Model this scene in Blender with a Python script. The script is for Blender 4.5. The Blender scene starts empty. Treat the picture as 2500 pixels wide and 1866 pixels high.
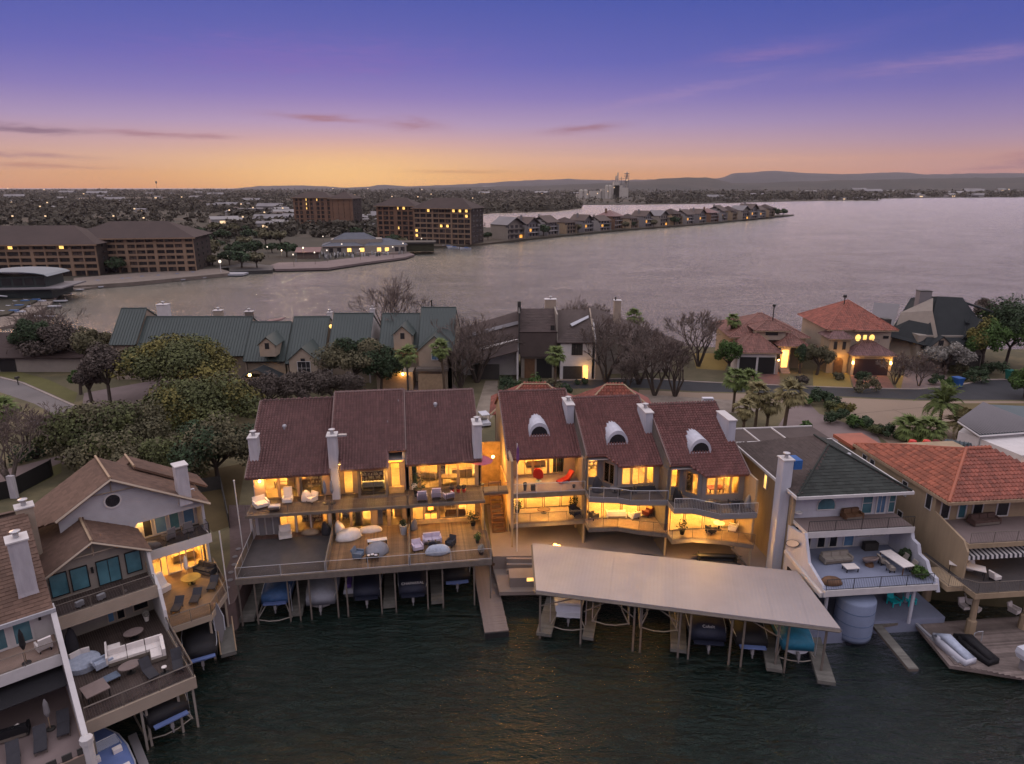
import bpy, math, random
import numpy as np
from mathutils import Vector
R = math.radians
random.seed(7)
SC = bpy.context.scene
COL = SC.collection

# ---------------------------------------------------------------- camera
CAM_H, PITCH, FPX = 35.0, 16.0, 1668.0
cam = bpy.data.cameras.new('camera')
cam.sensor_width = 36.0
cam.lens = 36.0 * FPX / 2500.0
cam.clip_start = 0.5
cam.clip_end = 60000
camo = bpy.data.objects.new('camera', cam)
COL.objects.link(camo)
camo.location = (0, 0, CAM_H)
camo.rotation_euler = (R(90 - PITCH), 0, 0)
SC.camera = camo

# ---------------------------------------------------------------- exposure
SC.view_settings.view_transform = 'Standard'
SC.view_settings.look = 'None'
SC.view_settings.exposure = 0.0
SC.view_settings.gamma = 1.0
SC.view_settings.use_curve_mapping = False
SC.cycles.use_denoising = True
SC.cycles.max_bounces = 5
SC.cycles.diffuse_bounces = 2
SC.cycles.glossy_bounces = 3
SC.cycles.transparent_max_bounces = 10
SC.cycles.transmission_bounces = 2
SC.cycles.caustics_reflective = False
SC.cycles.caustics_refractive = False
SC.cycles.sample_clamp_indirect = 12.0

# ---------------------------------------------------------------- node helper
class N:
    def __init__(s, tree):
        s.t = tree
        s.n = tree.nodes
        s.l = tree.links
    def add(s, kind, **kw):
        n = s.n.new(kind)
        for k, v in kw.items():
            setattr(n, k, v)
        return n
    def put(s, sock, v):
        if hasattr(v, 'is_output'):
            s.l.new(v, sock)
        elif v is not None:
            if isinstance(v, tuple) and len(v) == 3 and sock.type == 'RGBA':
                v = v + (1.0,)
            sock.default_value = v
    def m(s, op, a, b=None, c=None, clamp=False):
        n = s.add('ShaderNodeMath', operation=op, use_clamp=clamp)
        s.put(n.inputs[0], a)
        if b is not None: s.put(n.inputs[1], b)
        if c is not None: s.put(n.inputs[2], c)
        return n.outputs[0]
    def mix(s, f, a, b, mode='MIX'):
        n = s.add('ShaderNodeMix', data_type='RGBA', blend_type=mode)
        s.put(n.inputs[0], f); s.put(n.inputs[6], a); s.put(n.inputs[7], b)
        return n.outputs[2]
    def ramp(s, f, stops, interp='LINEAR'):
        n = s.add('ShaderNodeValToRGB')
        cr = n.color_ramp
        cr.interpolation = interp
        while len(cr.elements) < len(stops): cr.elements.new(0.5)
        for e, (p, c) in zip(cr.elements, stops):
            e.position = p
            e.color = (c[0], c[1], c[2], 1) if isinstance(c, tuple) else (c, c, c, 1)
        s.put(n.inputs[0], f)
        return n.outputs[0]
    def noise(s, vec=None, scale=1.0, detail=3.0, rough=0.5, dist=0.0):
        n = s.add('ShaderNodeTexNoise')
        if vec is not None: s.put(n.inputs['Vector'], vec)
        n.inputs['Scale'].default_value = scale
        n.inputs['Detail'].default_value = detail
        n.inputs['Roughness'].default_value = rough
        n.inputs['Distortion'].default_value = dist
        return n.outputs['Fac']
    def map(s, vec, loc=(0, 0, 0), rot=(0, 0, 0), scale=(1, 1, 1)):
        n = s.add('ShaderNodeMapping')
        s.put(n.inputs[0], vec)
        n.inputs[1].default_value = loc; n.inputs[2].default_value = rot; n.inputs[3].default_value = scale
        return n.outputs[0]

def lin(r, g, b):
    f = lambda c: (c / 255 / 12.92) if c / 255 <= 0.04045 else ((c / 255 + 0.055) / 1.055) ** 2.4
    return (f(r), f(g), f(b))

# ---------------------------------------------------------------- sky: dusk gradient, glow where the sun has just set
SUN_AZ = -13.0          # degrees from +Y towards +X
world = bpy.data.worlds.new('World')
SC.world = world
world.use_nodes = True
w = N(world.node_tree)
w.n.clear()
tc = w.add('ShaderNodeTexCoord')
sep = w.add('ShaderNodeSeparateXYZ')
w.l.new(tc.outputs['Generated'], sep.inputs[0])
el = w.m('MULTIPLY', w.m('ARCSINE', sep.outputs[2]), 180 / math.pi)
az = w.m('MULTIPLY', w.m('ARCTAN2', sep.outputs[0], sep.outputs[1]), 180 / math.pi)
elc = w.m('MAXIMUM', el, 0.0)
f = w.m('POWER', w.m('DIVIDE', elc, 90.0), 0.5)
P = lambda e: (max(e, 0) / 90.0) ** 0.5
near = w.ramp(f, [(0, lin(214, 140, 76)), (P(.9), lin(220, 156, 92)), (P(2.0), lin(214, 168, 140)), (P(3.2), lin(198, 160, 164)),
                  (P(4.6), lin(170, 147, 184)), (P(6.6), lin(132, 119, 184)), (P(9), lin(97, 99, 180)), (P(13.6), lin(68, 84, 168)),
                  (P(15.6), lin(222, 180, 166)), (P(20), lin(246, 208, 178)), (P(36), lin(230, 216, 216)), (1.0, lin(222, 216, 230))])  # warm pale stops above the view, added to warm the lake
far = w.ramp(f, [(0, lin(186, 130, 118)), (P(.9), lin(192, 136, 122)), (P(2.0), lin(190, 142, 136)), (P(3.2), lin(168, 138, 162)),
                 (P(4.6), lin(146, 126, 172)), (P(6.6), lin(114, 106, 174)), (P(9), lin(82, 90, 170)), (P(13.6), lin(54, 76, 162)),
                 (P(15.8), lin(182, 164, 178)), (P(20), lin(214, 198, 196)), (P(36), lin(222, 212, 220)), (1.0, lin(222, 216, 230))])
daz = w.m('MULTIPLY', w.m('SUBTRACT', az, SUN_AZ), math.pi / 180)
af = w.m('MULTIPLY', w.m('SUBTRACT', 1.0, w.m('COSINE', daz)), 3.6, clamp=True)
skyc = w.mix(af, near, far)
# low bright yellow patch over the place where the sun went down
g1 = w.m('MULTIPLY', w.m('MULTIPLY', daz, daz), -26.0)
g2 = w.m('MULTIPLY', w.m('POWER', w.m('DIVIDE', w.m('SUBTRACT', elc, .9), 1.7), 2.0), -1.0)
glow = w.m('POWER', 2.718, w.m('ADD', g1, g2))
skyc = w.mix(w.m('MULTIPLY', glow, 0.75), skyc, lin(250, 202, 122))
# thin cloud streaks, each with its own place in the sky
aev = w.add('ShaderNodeCombineXYZ')
w.l.new(az, aev.inputs[0]); w.l.new(el, aev.inputs[1])
wob = w.noise(w.map(aev.outputs[0], scale=(.35, 2.4, 1)), 1.0, 4, .6, .6)
wob2 = w.noise(w.map(aev.outputs[0], scale=(.5, 5.5, 1)), 1.0, 4, .6, .3)
def streak(sky, a0, e0, sa, se, tilt, col, k):
    da = w.m('SUBTRACT', az, a0)
    de = w.m('SUBTRACT', w.m('SUBTRACT', el, e0), w.m('MULTIPLY', da, tilt))
    de = w.m('ADD', de, w.m('MULTIPLY', w.m('SUBTRACT', wob, .5), se * 3.2))
    q = w.m('ADD', w.m('POWER', w.m('DIVIDE', da, sa), 2.0), w.m('POWER', w.m('DIVIDE', de, se), 2.0))
    q = w.m('POWER', 2.718, w.m('MULTIPLY', q, -1.0))
    q = w.m('MULTIPLY', q, w.m('MULTIPLY', wob2, 2.0), clamp=True)
    return w.mix(w.m('MULTIPLY', q, k), sky, col)
dk = lin(150, 104, 122)
for a0, e0, sa, se, tilt, c, k in [
        (-14.6, 4.95, 3.0, .22, -.05, dk, .75), (-7.6, 4.6, 2.0, .38, -.02, dk, .6), (5.6, 4.3, 2.6, .24, .08, dk, .75),
        (-34.0, 3.6, 3.6, .22, -.02, lin(120, 92, 120), .8), (-27.0, 3.55, 2.4, .18, -.04, dk, .65), (-23.0, 3.5, 1.8, .15, -.02, dk, .6),
        (-34.5, 2.0, 3.6, .16, -.03, dk, .6), (-33.0, 1.3, 3.4, .16, -.02, lin(170, 106, 90), .6),
        (12.0, 6.6, 7.0, .35, .16, lin(164, 136, 182), .34), (19.0, 9.2, 4.0, .4, .06, lin(150, 116, 172), .5),
        (31.0, 8.0, 7.5, .42, .06, lin(160, 128, 176), .42), (22.0, 9.8, 8.0, .5, .12, lin(104, 98, 176), .3),
        (35.5, 1.3, 3.4, .35, .12, lin(150, 100, 116), .7), (36.0, 2.0, 2.4, .2, .08, lin(160, 108, 122), .5),
        (-16, 9, 12.0, 1.1, .02, lin(128, 100, 178), .4), (9.0, 1.9, 14.0, .3, .0, lin(226, 170, 140), .35), (-4, 1.1, 4, .14, .0, lin(196, 140, 92), .6)]:
    skyc = streak(skyc, a0, e0, sa, se, tilt, c, k)
nish = w.add('ShaderNodeTexSky')
nish.sky_type = 'NISHITA'
nish.sun_disc = False
nish.sun_elevation = R(0.6)
nish.sun_rotation = R(SUN_AZ)
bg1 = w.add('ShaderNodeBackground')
ss_ = w.m('DIVIDE', w.m('SUBTRACT', elc, 14.2), 8.0, clamp=True)  # sky above the view brightened to light the lake and land
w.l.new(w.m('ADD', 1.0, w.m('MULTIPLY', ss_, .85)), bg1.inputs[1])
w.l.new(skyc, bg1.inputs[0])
bg2 = w.add('ShaderNodeBackground'); bg2.inputs[1].default_value = 0.005
w.l.new(nish.outputs[0], bg2.inputs[0])
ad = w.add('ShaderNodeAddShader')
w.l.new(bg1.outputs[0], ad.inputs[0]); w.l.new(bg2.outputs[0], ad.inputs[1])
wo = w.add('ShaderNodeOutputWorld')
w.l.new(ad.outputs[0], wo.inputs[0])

# ---------------------------------------------------------------- the last warm light of the sun that has set
sun = bpy.data.lights.new('sun', 'SUN')
sun.energy = 0.75
sun.angle = R(14)
sun.color = (1.0, 0.56, 0.32)
suno = bpy.data.objects.new('sun', sun)
COL.objects.link(suno)
sd = Vector((math.sin(R(-52)) * math.cos(R(9)), math.cos(R(-52)) * math.cos(R(9)), math.sin(R(9))))
suno.rotation_euler = (-sd).to_track_quat('-Z', 'Y').to_euler()

# ---------------------------------------------------------------- surveying helpers
_F, _S, _C = FPX, math.sin(R(PITCH)), math.cos(R(PITCH))
def survey(px, py, z=0.0):
    """ground position of a point seen in the photograph, known to lie at height z"""
    v = (py - 933) / _F
    d = (CAM_H - z) / (_S + v * _C)
    return (d * (px - 1250) / _F, d * (_C - v * _S), z)
def sv(pts, z):
    return [survey(a, b, z)[:2] for a, b in pts]

# ---------------------------------------------------------------- materials
MATS = {}
def mat(name, col, rough=.85, var=.25, scale=3.0, bump=0.0, bscale=20.0, metal=0.0, spec=.3, island=0.0, kind=None, emis=None, estr=0.0, col2=None, stretch=None):
    if name in MATS: return MATS[name]
    m_ = bpy.data.materials.new(name)
    m_.use_nodes = True
    q = N(m_.node_tree)
    b = q.n['Principled BSDF']
    b.inputs['Roughness'].default_value = rough
    b.inputs['Metallic'].default_value = metal
    b.inputs['Specular IOR Level'].default_value = spec
    t = q.add('ShaderNodeTexCoord').outputs['Object']
    if stretch: t = q.map(t, scale=stretch)
    n1 = q.noise(t, scale, 4, .6)
    n2 = q.noise(t, scale * .17, 2, .5)
    gain = 1.0 if any(k_ in name for k_ in ('room', 'fabric', 'leaves', 'frond')) else .74
    lo = tuple(c * gain * (1 - var) for c in col); hi = tuple(min(1, c * gain * (1 + var)) for c in (col2 or col))
    c = q.ramp(q.m('ADD', q.m('MULTIPLY', n1, .6), q.m('MULTIPLY', n2, .4)), [(.3, lo), (.7, hi)])
    if island:
        g = q.add('ShaderNodeNewGeometry')
        rr = q.m('ADD', q.m('MULTIPLY', g.outputs['Random Per Island'], 2 * island), 1 - island)
        hs = q.add('ShaderNodeHueSaturation')
        q.l.new(c, hs.inputs['Color']); q.l.new(rr, hs.inputs['Value'])
        c = hs.outputs[0]
    q.put(b.inputs['Base Color'], c)
    if bump:
        bn = q.add('ShaderNodeBump')
        bn.inputs['Strength'].default_value = bump
        bn.inputs['Distance'].default_value = 0.05
        q.l.new(q.noise(t, bscale, 3, .6), bn.inputs['Height'])
        q.l.new(bn.outputs[0], b.inputs['Normal'])
    if emis:
        b.inputs['Emission Color'].default_value = emis + (1,)
        b.inputs['Emission Strength'].default_value = estr
    MATS[name] = m_
    return m_

def siding(name, col, pitch=.16, axis=2, depth=.35, var=.12):
    m_ = mat(name, col, .8, var, 1.2)
    q = N(m_.node_tree)
    t = q.add('ShaderNodeTexCoord').outputs['Object']
    s_ = q.add('ShaderNodeSeparateXYZ'); q.l.new(t, s_.inputs[0])
    fr = q.m('FRACT', q.m('DIVIDE', s_.outputs[axis], pitch))
    bn = q.add('ShaderNodeBump'); bn.inputs['Strength'].default_value = depth; bn.inputs['Distance'].default_value = .03
    q.l.new(q.m('POWER', fr, 3.0), bn.inputs['Height'])
    q.l.new(bn.outputs[0], q.n['Principled BSDF'].inputs['Normal'])
    return m_

def glass(name, tint=(.9, .95, .95), keep=.8):
    if name in MATS: return MATS[name]
    m_ = bpy.data.materials.new(name); m_.use_nodes = True
    q = N(m_.node_tree); q.n.clear()
    tr = q.add('ShaderNodeBsdfTransparent'); tr.inputs[0].default_value = tint + (1,)
    gl = q.add('ShaderNodeBsdfGlossy'); gl.inputs['Roughness'].default_value = .03
    gl.inputs[0].default_value = (.9, .9, .95, 1)
    fr = q.add('ShaderNodeFresnel'); fr.inputs[0].default_value = 1.5
    mx = q.add('ShaderNodeMixShader')
    q.l.new(q.m('ADD', fr.outputs[0], 1 - keep - .04, clamp=True), mx.inputs[0])
    q.l.new(tr.outputs[0], mx.inputs[1]); q.l.new(gl.outputs[0], mx.inputs[2])
    o = q.add('ShaderNodeOutputMaterial'); q.l.new(mx.outputs[0], o.inputs[0])
    MATS[name] = m_
    return m_

def emit(name, col, strength):
    if name in MATS: return MATS[name]
    m_ = bpy.data.materials.new(name); m_.use_nodes = True
    q = N(m_.node_tree); b = q.n['Principled BSDF']
    b.inputs['Base Color'].default_value = col + (1,)
    b.inputs['Emission Color'].default_value = col + (1,)
    t = q.add('ShaderNodeTexCoord').outputs['Object']
    q.l.new(q.m('MULTIPLY', q.m('ADD', q.m('MULTIPLY', q.noise(t, 1.3, 2), 1.4), .3), strength), b.inputs['Emission Strength'])
    MATS[name] = m_
    return m_

M = dict(
    maroon=mat('maroon_roof_tile', (.178, .094, .090), .62, .2, .5, island=.22, spec=.42),
    maroon_b=mat('red_maroon_roof_tile', (.195, .086, .080), .62, .2, .5, island=.22, spec=.42),
    ridge=mat('maroon_ridge_tile', (.11, .055, .055), .6, .2, 2),
    clay=mat('orange_clay_tile', (.36, .105, .055), .6, .25, .6, island=.3, spec=.42),
    clay2=mat('red_clay_tile', (.27, .078, .05), .6, .25, .6, island=.3, spec=.42),
    greyshingle=mat('grey_green_shingle', (.035, .042, .038), .85, .25, .8, island=.22),
    taupe=mat('taupe_shingle', (.085, .065, .06), .85, .2, .8, island=.12),
    brownroof=mat('brown_shingle', (.14, .086, .064), .85, .22, .6, island=.16),
    darkroof=mat('charcoal_shingle', (.022, .027, .03), .85, .2, .8, island=.15),
    greenroof=mat('green_metal_roof', (.040, .060, .056), .5, .15, .4, spec=.5),
    bluemetal=mat('blue_grey_standing_seam', (.055, .085, .10), .45, .2, .5, spec=.5),
    condoroof=mat('condo_brown_roof', (.055, .036, .033), .8, .25, .2),
    stucco=mat('white_stucco', (.50, .51, .58), .9, .2, .8, .25, 30, stretch=(1.5, 1.5, .3)),
    whitepaint=mat('white_paint', (.62, .6, .6), .7, .12, 1.2),
    cream=siding('cream_siding', (.40, .33, .26)),
    paleblue=siding('white_lap_siding', (.5, .5, .54)),
    tan=siding('tan_lap_siding', (.30, .27, .235)),
    tanstucco=mat('tan_stucco', (.38, .29, .19), .9, .22, .8, .25, 30, stretch=(1.5, 1.5, .3)),
    warmwall=mat('room_wall_plaster', (.62, .42, .18), .9, .45, 1.6),
    warmwall2=mat('room_wall_wood', (.46, .29, .11), .8, .45, 2.0),
    greytrim=mat('grey_brown_trim', (.16, .135, .115), .75, .25, 2.5),
    darktrim=mat('dark_trim', (.045, .042, .04), .6, .3, 3),
    palegrey=mat('pale_grey_metal', (.45, .46, .5), .4, .1, 3, metal=.2),
    chimney=mat('white_chimney_board', (.50, .48, .52), .85, .22, 2, .15, 25, stretch=(1.5, 1.5, .3)),
    cap=mat('metal_flue', (.55, .55, .58), .35, .1, 5, metal=.7),
    deckwood=mat('deck_board_wood', (.20, .125, .07), .8, .3, 1.5, island=.25, stretch=(1, 8, 1)),
    deckgrey=mat('deck_grey_coating', (.072, .064, .064), .8, .25, 1.2, .2, 8),
    dockwood=mat('weathered_dock_wood', (.21, .17, .155), .85, .3, 1.5, island=.3),
    dockgrey=mat('grey_dock_deck', (.15, .145, .13), .85, .3, 1.5, island=.2),
    concrete=mat('patio_concrete', (.27, .22, .19), .9, .2, .5, .2, 12),
    lot=mat('concrete_lot', (.27, .205, .155), .95, .16, .12, .15, 6),
    walk=mat('mauve_walk_concrete', (.20, .155, .15), .9, .2, .4),
    asphalt=mat('asphalt', (.034, .036, .042), .85, .2, .6, .2, 20),
    asphalt2=mat('worn_asphalt', (.17, .155, .155), .85, .22, .15, .1, 20),
    kerb=mat('kerb_concrete', (.33, .28, .25), .9, .2, 1),
    brick=mat('red_brick_paving', (.17, .085, .075), .9, .25, 1.3, island=.3),
    tilefloor=mat('terrace_tile', (.42, .30, .24), .7, .2, .8),
    bluedeck=mat('pale_blue_deck', (.23, .26, .36), .75, .15, .7),
    black=mat('black_matter', (.012, .012, .013), .6, .2, 3),
    navy=mat('navy_canvas', (.012, .016, .035), .65, .3, 2.5, .3, 8),
    blackcanvas=mat('black_canvas', (.008, .008, .011), .7, .3, 2.5, .3, 8),
    greycanvas=mat('grey_canvas', (.22, .23, .27), .75, .2, 2.5, .3, 8),
    bluecanvas=mat('blue_canvas', (.05, .12, .28), .6, .3, 2.5, .3, 8),
    tealcanvas=mat('teal_canvas', (.02, .17, .28), .55, .25, 2.5, .3, 8),
    gel=mat('white_gelcoat', (.62, .64, .72), .25, .08, 2, spec=.5),
    bluegel=mat('blue_gelcoat', (.14, .2, .42), .25, .1, 2, spec=.5),
    fabric=mat('white_fabric', (.56, .52, .5), .95, .12, 4, .2, 30),
    lilac=mat('lilac_fabric', (.42, .36, .44), .95, .15, 4),
    pink=mat('pink_fabric', (.45, .14, .2), .95, .15, 4),
    bluefab=mat('blue_fabric', (.10, .13, .18), .95, .25, 3),
    paleblue_f=mat('pale_blue_fabric', (.3, .34, .42), .95, .25, 5),
    darkfab=mat('charcoal_fabric', (.028, .028, .034), .9, .25, 4),
    red=mat('red_plastic', (.62, .025, .012), .45, .1, 4, spec=.5),
    teal=mat('teal_plastic', (.02, .62, .66), .5, .1, 4),
    bluepl=mat('blue_plastic', (.02, .10, .34), .5, .1, 4),
    greenpl=mat('green_plastic', (.02, .14, .11), .5, .1, 4),
    tarp=mat('blue_tarpaulin', (.03, .12, .36), .6, .2, 4),
    wood=mat('brown_wood', (.14, .075, .04), .6, .3, 2.5),
    palewood=mat('pale_wood', (.36, .26, .17), .6, .25, 2.5),
    tabletop=mat('taupe_table_top', (.22, .17, .16), .6, .15, 2),
    picture=mat('picture_print', (.20, .15, .10), .8, .9, 3.0, col2=(.55, .45, .3)),
    books=mat('mixed_shelf_goods', (.25, .17, .12), .8, .9, 6.0, col2=(.6, .5, .35)),
    bark=mat('bark', (.075, .058, .05), .95, .3, 4, .4, 12),
    bark_l=mat('pale_bark', (.14, .115, .10), .95, .3, 4, .4, 12),
    palmbark=mat('palm_trunk_bark', (.10, .072, .05), .95, .35, 6, .5, 14),
    twig=mat('bare_twigs', (.165, .128, .112), .95, .25, 1, island=.35),
    leaf=mat('oak_leaves', (.056, .072, .030), .9, .35, .22, island=.35, col2=(.085, .092, .034)),
    leafy=mat('yellow_green_leaves', (.085, .088, .028), .9, .4, .22, island=.35, col2=(.14, .12, .034)),
    leafb=mat('olive_brown_leaves', (.070, .074, .040), .9, .4, .3, island=.35, col2=(.10, .088, .05)),
    leafd=mat('dark_green_leaves', (.030, .050, .024), .9, .4, .3, island=.45),
    leafg=mat('fresh_green_leaves', (.045, .085, .02), .9, .4, .3, island=.45),
    leafs=mat('silver_grey_leaves', (.20, .19, .17), .9, .3, .4, island=.3),
    leafr=mat('brown_twig_leaves', (.072, .058, .050), .9, .3, .3, island=.4),
    frond=mat('palm_frond', (.09, .12, .035), .8, .3, .6, island=.4),
    frondd=mat('dull_palm_frond', (.15, .13, .06), .85, .3, .6, island=.4),
    deadfrond=mat('dead_palm_skirt', (.10, .072, .048), .95, .3, 2, island=.3),
    wgrass=mat('winter_grass', (.17, .13, .05), .95, .4, .12, .3, 4),
    forest=mat('far_tree_foliage', (.058, .055, .042), .95, .3, .006, island=.25, col2=(.078, .066, .048)),
    brickwall=mat('condo_brown_brick', (.20, .115, .075), .9, .25, .15),
    condotan=mat('condo_tan_frame', (.27, .185, .125), .9, .2, .2),
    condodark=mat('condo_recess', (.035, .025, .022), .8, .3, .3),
    farwhite=mat('pale_far_building', (.3, .29, .29), .8, .15, .1),
    fargrey=mat('grey_far_roof', (.22, .21, .22), .8, .2, .1),
    farbrown=mat('brown_far_roof', (.12, .09, .08), .85, .2, .1),
    stonewall=mat('retaining_stone', (.2, .165, .14), .9, .3, .8, .4, 3),
    boatroof=None)
M['pane'] = mat('dark_window_pane', (.012, .014, .018), .06, .1, 1, spec=.6)
M['teal_pane'] = mat('teal_window_pane', (.03, .10, .13), .08, .35, .6, spec=.6, col2=(.09, .22, .27))
M['blue_pane'] = mat('blue_window_pane', (.06, .13, .26), .08, .35, .6, spec=.6, col2=(.14, .28, .45))
M['far_pane'] = mat('far_window_pane', (.03, .03, .035), .2, .3, .1, spec=.5)
M['clear'] = glass('clear_glass', keep=.93)
M['railglass'] = glass('rail_glass', (.82, .82, .82), .93)
M['lit'] = emit('lit_window_yellow', (1.0, .60, .16), 1.5)
M['lit2'] = emit('lit_window_amber', (1.0, .45, .08), 1.1)
M['litfar'] = emit('far_lamp_glow', (1.0, .70, .40), .9)
M['litwhite'] = emit('white_lamp_glow', (1.0, .86, .68), 1.3)
M['bulb'] = emit('warm_bulb', (1.0, .62, .22), 14.0)
M['downlight'] = emit('ceiling_downlight', (1.0, .66, .25), 6.0)

# water
def water_mat():
    m_ = bpy.data.materials.new('lake_water'); m_.use_nodes = True
    q = N(m_.node_tree); b = q.n['Principled BSDF']
    b.inputs['Base Color'].default_value = (.003, .012, .010, 1)
    b.inputs['Roughness'].default_value = .30
    b.inputs['IOR'].default_value = 1.5
    t = q.add('ShaderNodeTexCoord').outputs['Object']
    n1 = q.noise(q.map(t, rot=(0, 0, .5), scale=(.6, 1.3, 1)), 1.0, 5, .62, .9)
    n2 = q.noise(q.map(t, rot=(0, 0, -.12), scale=(.16, .62, 1)), 1.0, 4, .62, .5)
    n3 = q.noise(q.map(t, rot=(0, 0, .2), scale=(2.2, 4.2, 1)), 1.0, 3, .6, .5)
    patch = q.ramp(q.noise(q.map(t, scale=(.03, .05, 1)), 1.0, 3, .5, .8), [(.38, .72), (.62, 1.0)])
    hgt = q.m('ADD', q.m('MULTIPLY', q.m('ADD', q.m('MULTIPLY', n1, .56), q.m('MULTIPLY', n3, .2)), patch), q.m('MULTIPLY', n2, .8))
    bn = q.add('ShaderNodeBump'); bn.inputs['Strength'].default_value = 1.0; bn.inputs['Distance'].default_value = 1.15
    q.l.new(hgt, bn.inputs['Height']); q.l.new(bn.outputs[0], b.inputs['Normal'])
    b.inputs['Specular IOR Level'].default_value = 0.0
    gl = q.add('ShaderNodeBsdfGlossy'); gl.inputs['Roughness'].default_value = .16; gl.inputs['Color'].default_value = (1, .965, .91, 1); q.l.new(bn.outputs[0], gl.inputs['Normal'])
    lw_ = q.add('ShaderNodeLayerWeight'); lw_.inputs['Blend'].default_value = .5; q.l.new(bn.outputs[0], lw_.inputs['Normal'])
    mx = q.add('ShaderNodeMixShader'); q.l.new(q.m('ADD', q.m('MULTIPLY', q.m('POWER', q.m('DIVIDE', q.m('SUBTRACT', lw_.outputs['Facing'], .25), .6, clamp=True), 2.2), .98), .012, clamp=True), mx.inputs[0])
    q.l.new(b.outputs[0], mx.inputs[1]); q.l.new(gl.outputs[0], mx.inputs[2])
    q.l.new(mx.outputs[0], q.n['Material Output'].inputs[0])
    return m_
M['water'] = water_mat()

# ---------------------------------------------------------------- mesh builder
class MB:
    def __init__(s): s.v = []; s.f = []
    def quad(s, *p):
        i = len(s.v); s.v += [tuple(a) for a in p]; s.f.append(tuple(range(i, i + len(p)))); return s
    face = quad
    def box(s, x0, y0, z0, x1, y1, z1):
        i = len(s.v)
        s.v += [(x0, y0, z0), (x1, y0, z0), (x1, y1, z0), (x0, y1, z0), (x0, y0, z1), (x1, y0, z1), (x1, y1, z1), (x0, y1, z1)]
        s.f += [(i, i+3, i+2, i+1), (i+4, i+5, i+6, i+7), (i, i+1, i+5, i+4), (i+1, i+2, i+6, i+5), (i+2, i+3, i+7, i+6), (i+3, i, i+4, i+7)]
        return s
    def obox(s, cx, cy, cz, sx, sy, sz, rz=0.0, rx=0.0):
        i = len(s.v); ca, sa = math.cos(rz), math.sin(rz); cb, sb = math.cos(rx), math.sin(rx)
        for dz in (-.5, .5):
            for dx, dy in ((-.5, -.5), (.5, -.5), (.5, .5), (-.5, .5)):
                x, y, z = dx * sx, dy * sy, dz * sz
                y, z = y * cb - z * sb, y * sb + z * cb
                s.v.append((cx + x * ca - y * sa, cy + x * sa + y * ca, cz + z))
        s.f += [(i, i+3, i+2, i+1), (i+4, i+5, i+6, i+7), (i, i+1, i+5, i+4), (i+1, i+2, i+6, i+5), (i+2, i+3, i+7, i+6), (i+3, i, i+4, i+7)]
        return s
    def prism(s, poly, z0, z1):
        n = len(poly); i = len(s.v)
        a = sum(poly[k][0] * poly[(k+1) % n][1] - poly[(k+1) % n][0] * poly[k][1] for k in range(n))
        if a < 0: poly = poly[::-1]
        s.v += [(x, y, z0) for x, y in poly] + [(x, y, z1) for x, y in poly]
        s.f.append(tuple(range(i + n - 1, i - 1, -1))); s.f.append(tuple(range(i + n, i + 2 * n)))
        for k in range(n):
            k2 = (k + 1) % n
            s.f.append((i + k, i + k2, i + n + k2, i + n + k))
        return s
    def slab(s, pts, t):
        """closed polygon in 3D given a thickness downwards along its normal"""
        p = [Vector(a) for a in pts]; n_ = Vector((0, 0, 0))
        for k in range(len(p)): n_ += p[k].cross(p[(k + 1) % len(p)])
        n_.normalize()
        if n_.z < 0 or (abs(n_.z) < 1e-6 and n_.y > 0): p = p[::-1]; n_ = -n_
        n = len(p); i = len(s.v)
        s.v += [tuple(a) for a in p] + [tuple(a - n_ * t) for a in p]
        s.f.append(tuple(range(i, i + n))); s.f.append(tuple(range(i + 2 * n - 1, i + n - 1, -1)))
        for k in range(n):
            k2 = (k + 1) % n
            s.f.append((i + n + k, i + n + k2, i + k2, i + k))
        return s
    def tube(s, pts, r, n=6, r1=None):
        p = [Vector(a) for a in pts]; r1 = r if r1 is None else r1; i0 = len(s.v)
        for k, a in enumerate(p):
            d = (p[min(k + 1, len(p) - 1)] - p[max(k - 1, 0)])
            if d.length < 1e-9: d = Vector((0, 0, 1))
            d.normalize()
            u = d.cross(Vector((0, 0, 1)) if abs(d.z) < .9 else Vector((1, 0, 0))).normalized(); v = d.cross(u)
            rr = r + (r1 - r) * k / max(1, len(p) - 1)
            for j in range(n):
                t = 2 * math.pi * j / n
                s.v.append(tuple(a + (u * math.cos(t) + v * math.sin(t)) * rr))
        for k in range(len(p) - 1):
            for j in range(n):
                a = i0 + k * n + j; b = i0 + k * n + (j + 1) % n
                s.f.append((a, b, b + n, a + n))
        s.f.append(tuple(i0 + j for j in range(n - 1, -1, -1)))
        s.f.append(tuple(i0 + (len(p) - 1) * n + j for j in range(n)))
        return s
    def bar(s, a, b, w_=.05, n=4): return s.tube([a, b], w_, n)
    def rings(s, rings, cap=True):
        i0 = len(s.v); n = len(rings[0])
        for r_ in rings: s.v += [tuple(a) for a in r_]
        for k in range(len(rings) - 1):
            for j in range(n):
                a = i0 + k * n + j; b = i0 + k * n + (j + 1) % n
                s.f.append((a, b, b + n, a + n))
        if cap:
            s.f.append(tuple(i0 + j for j in range(n - 1, -1, -1)))
            s.f.append(tuple(i0 + (len(rings) - 1) * n + j for j in range(n)))
        return s
    def lathe(s, cx, cy, prof, n=12):
        return s.rings([[(cx + r_ * math.cos(2 * math.pi * j / n), cy + r_ * math.sin(2 * math.pi * j / n), z) for j in range(n)] for r_, z in prof])
    def ball(s, cx, cy, cz, rx, ry=None, rz=None, n=8, m_=5):
        ry = rx if ry is None else ry; rz = rx if rz is None else rz
        rr = []
        for k in range(m_ + 1):
            t = -math.pi / 2 + math.pi * (k + .08) / (m_ + .16)
            rr.append([(cx + rx * math.cos(t) * math.cos(2 * math.pi * j / n), cy + ry * math.cos(t) * math.sin(2 * math.pi * j / n), cz + rz * math.sin(t)) for j in range(n)])
        return s.rings(rr)
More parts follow.
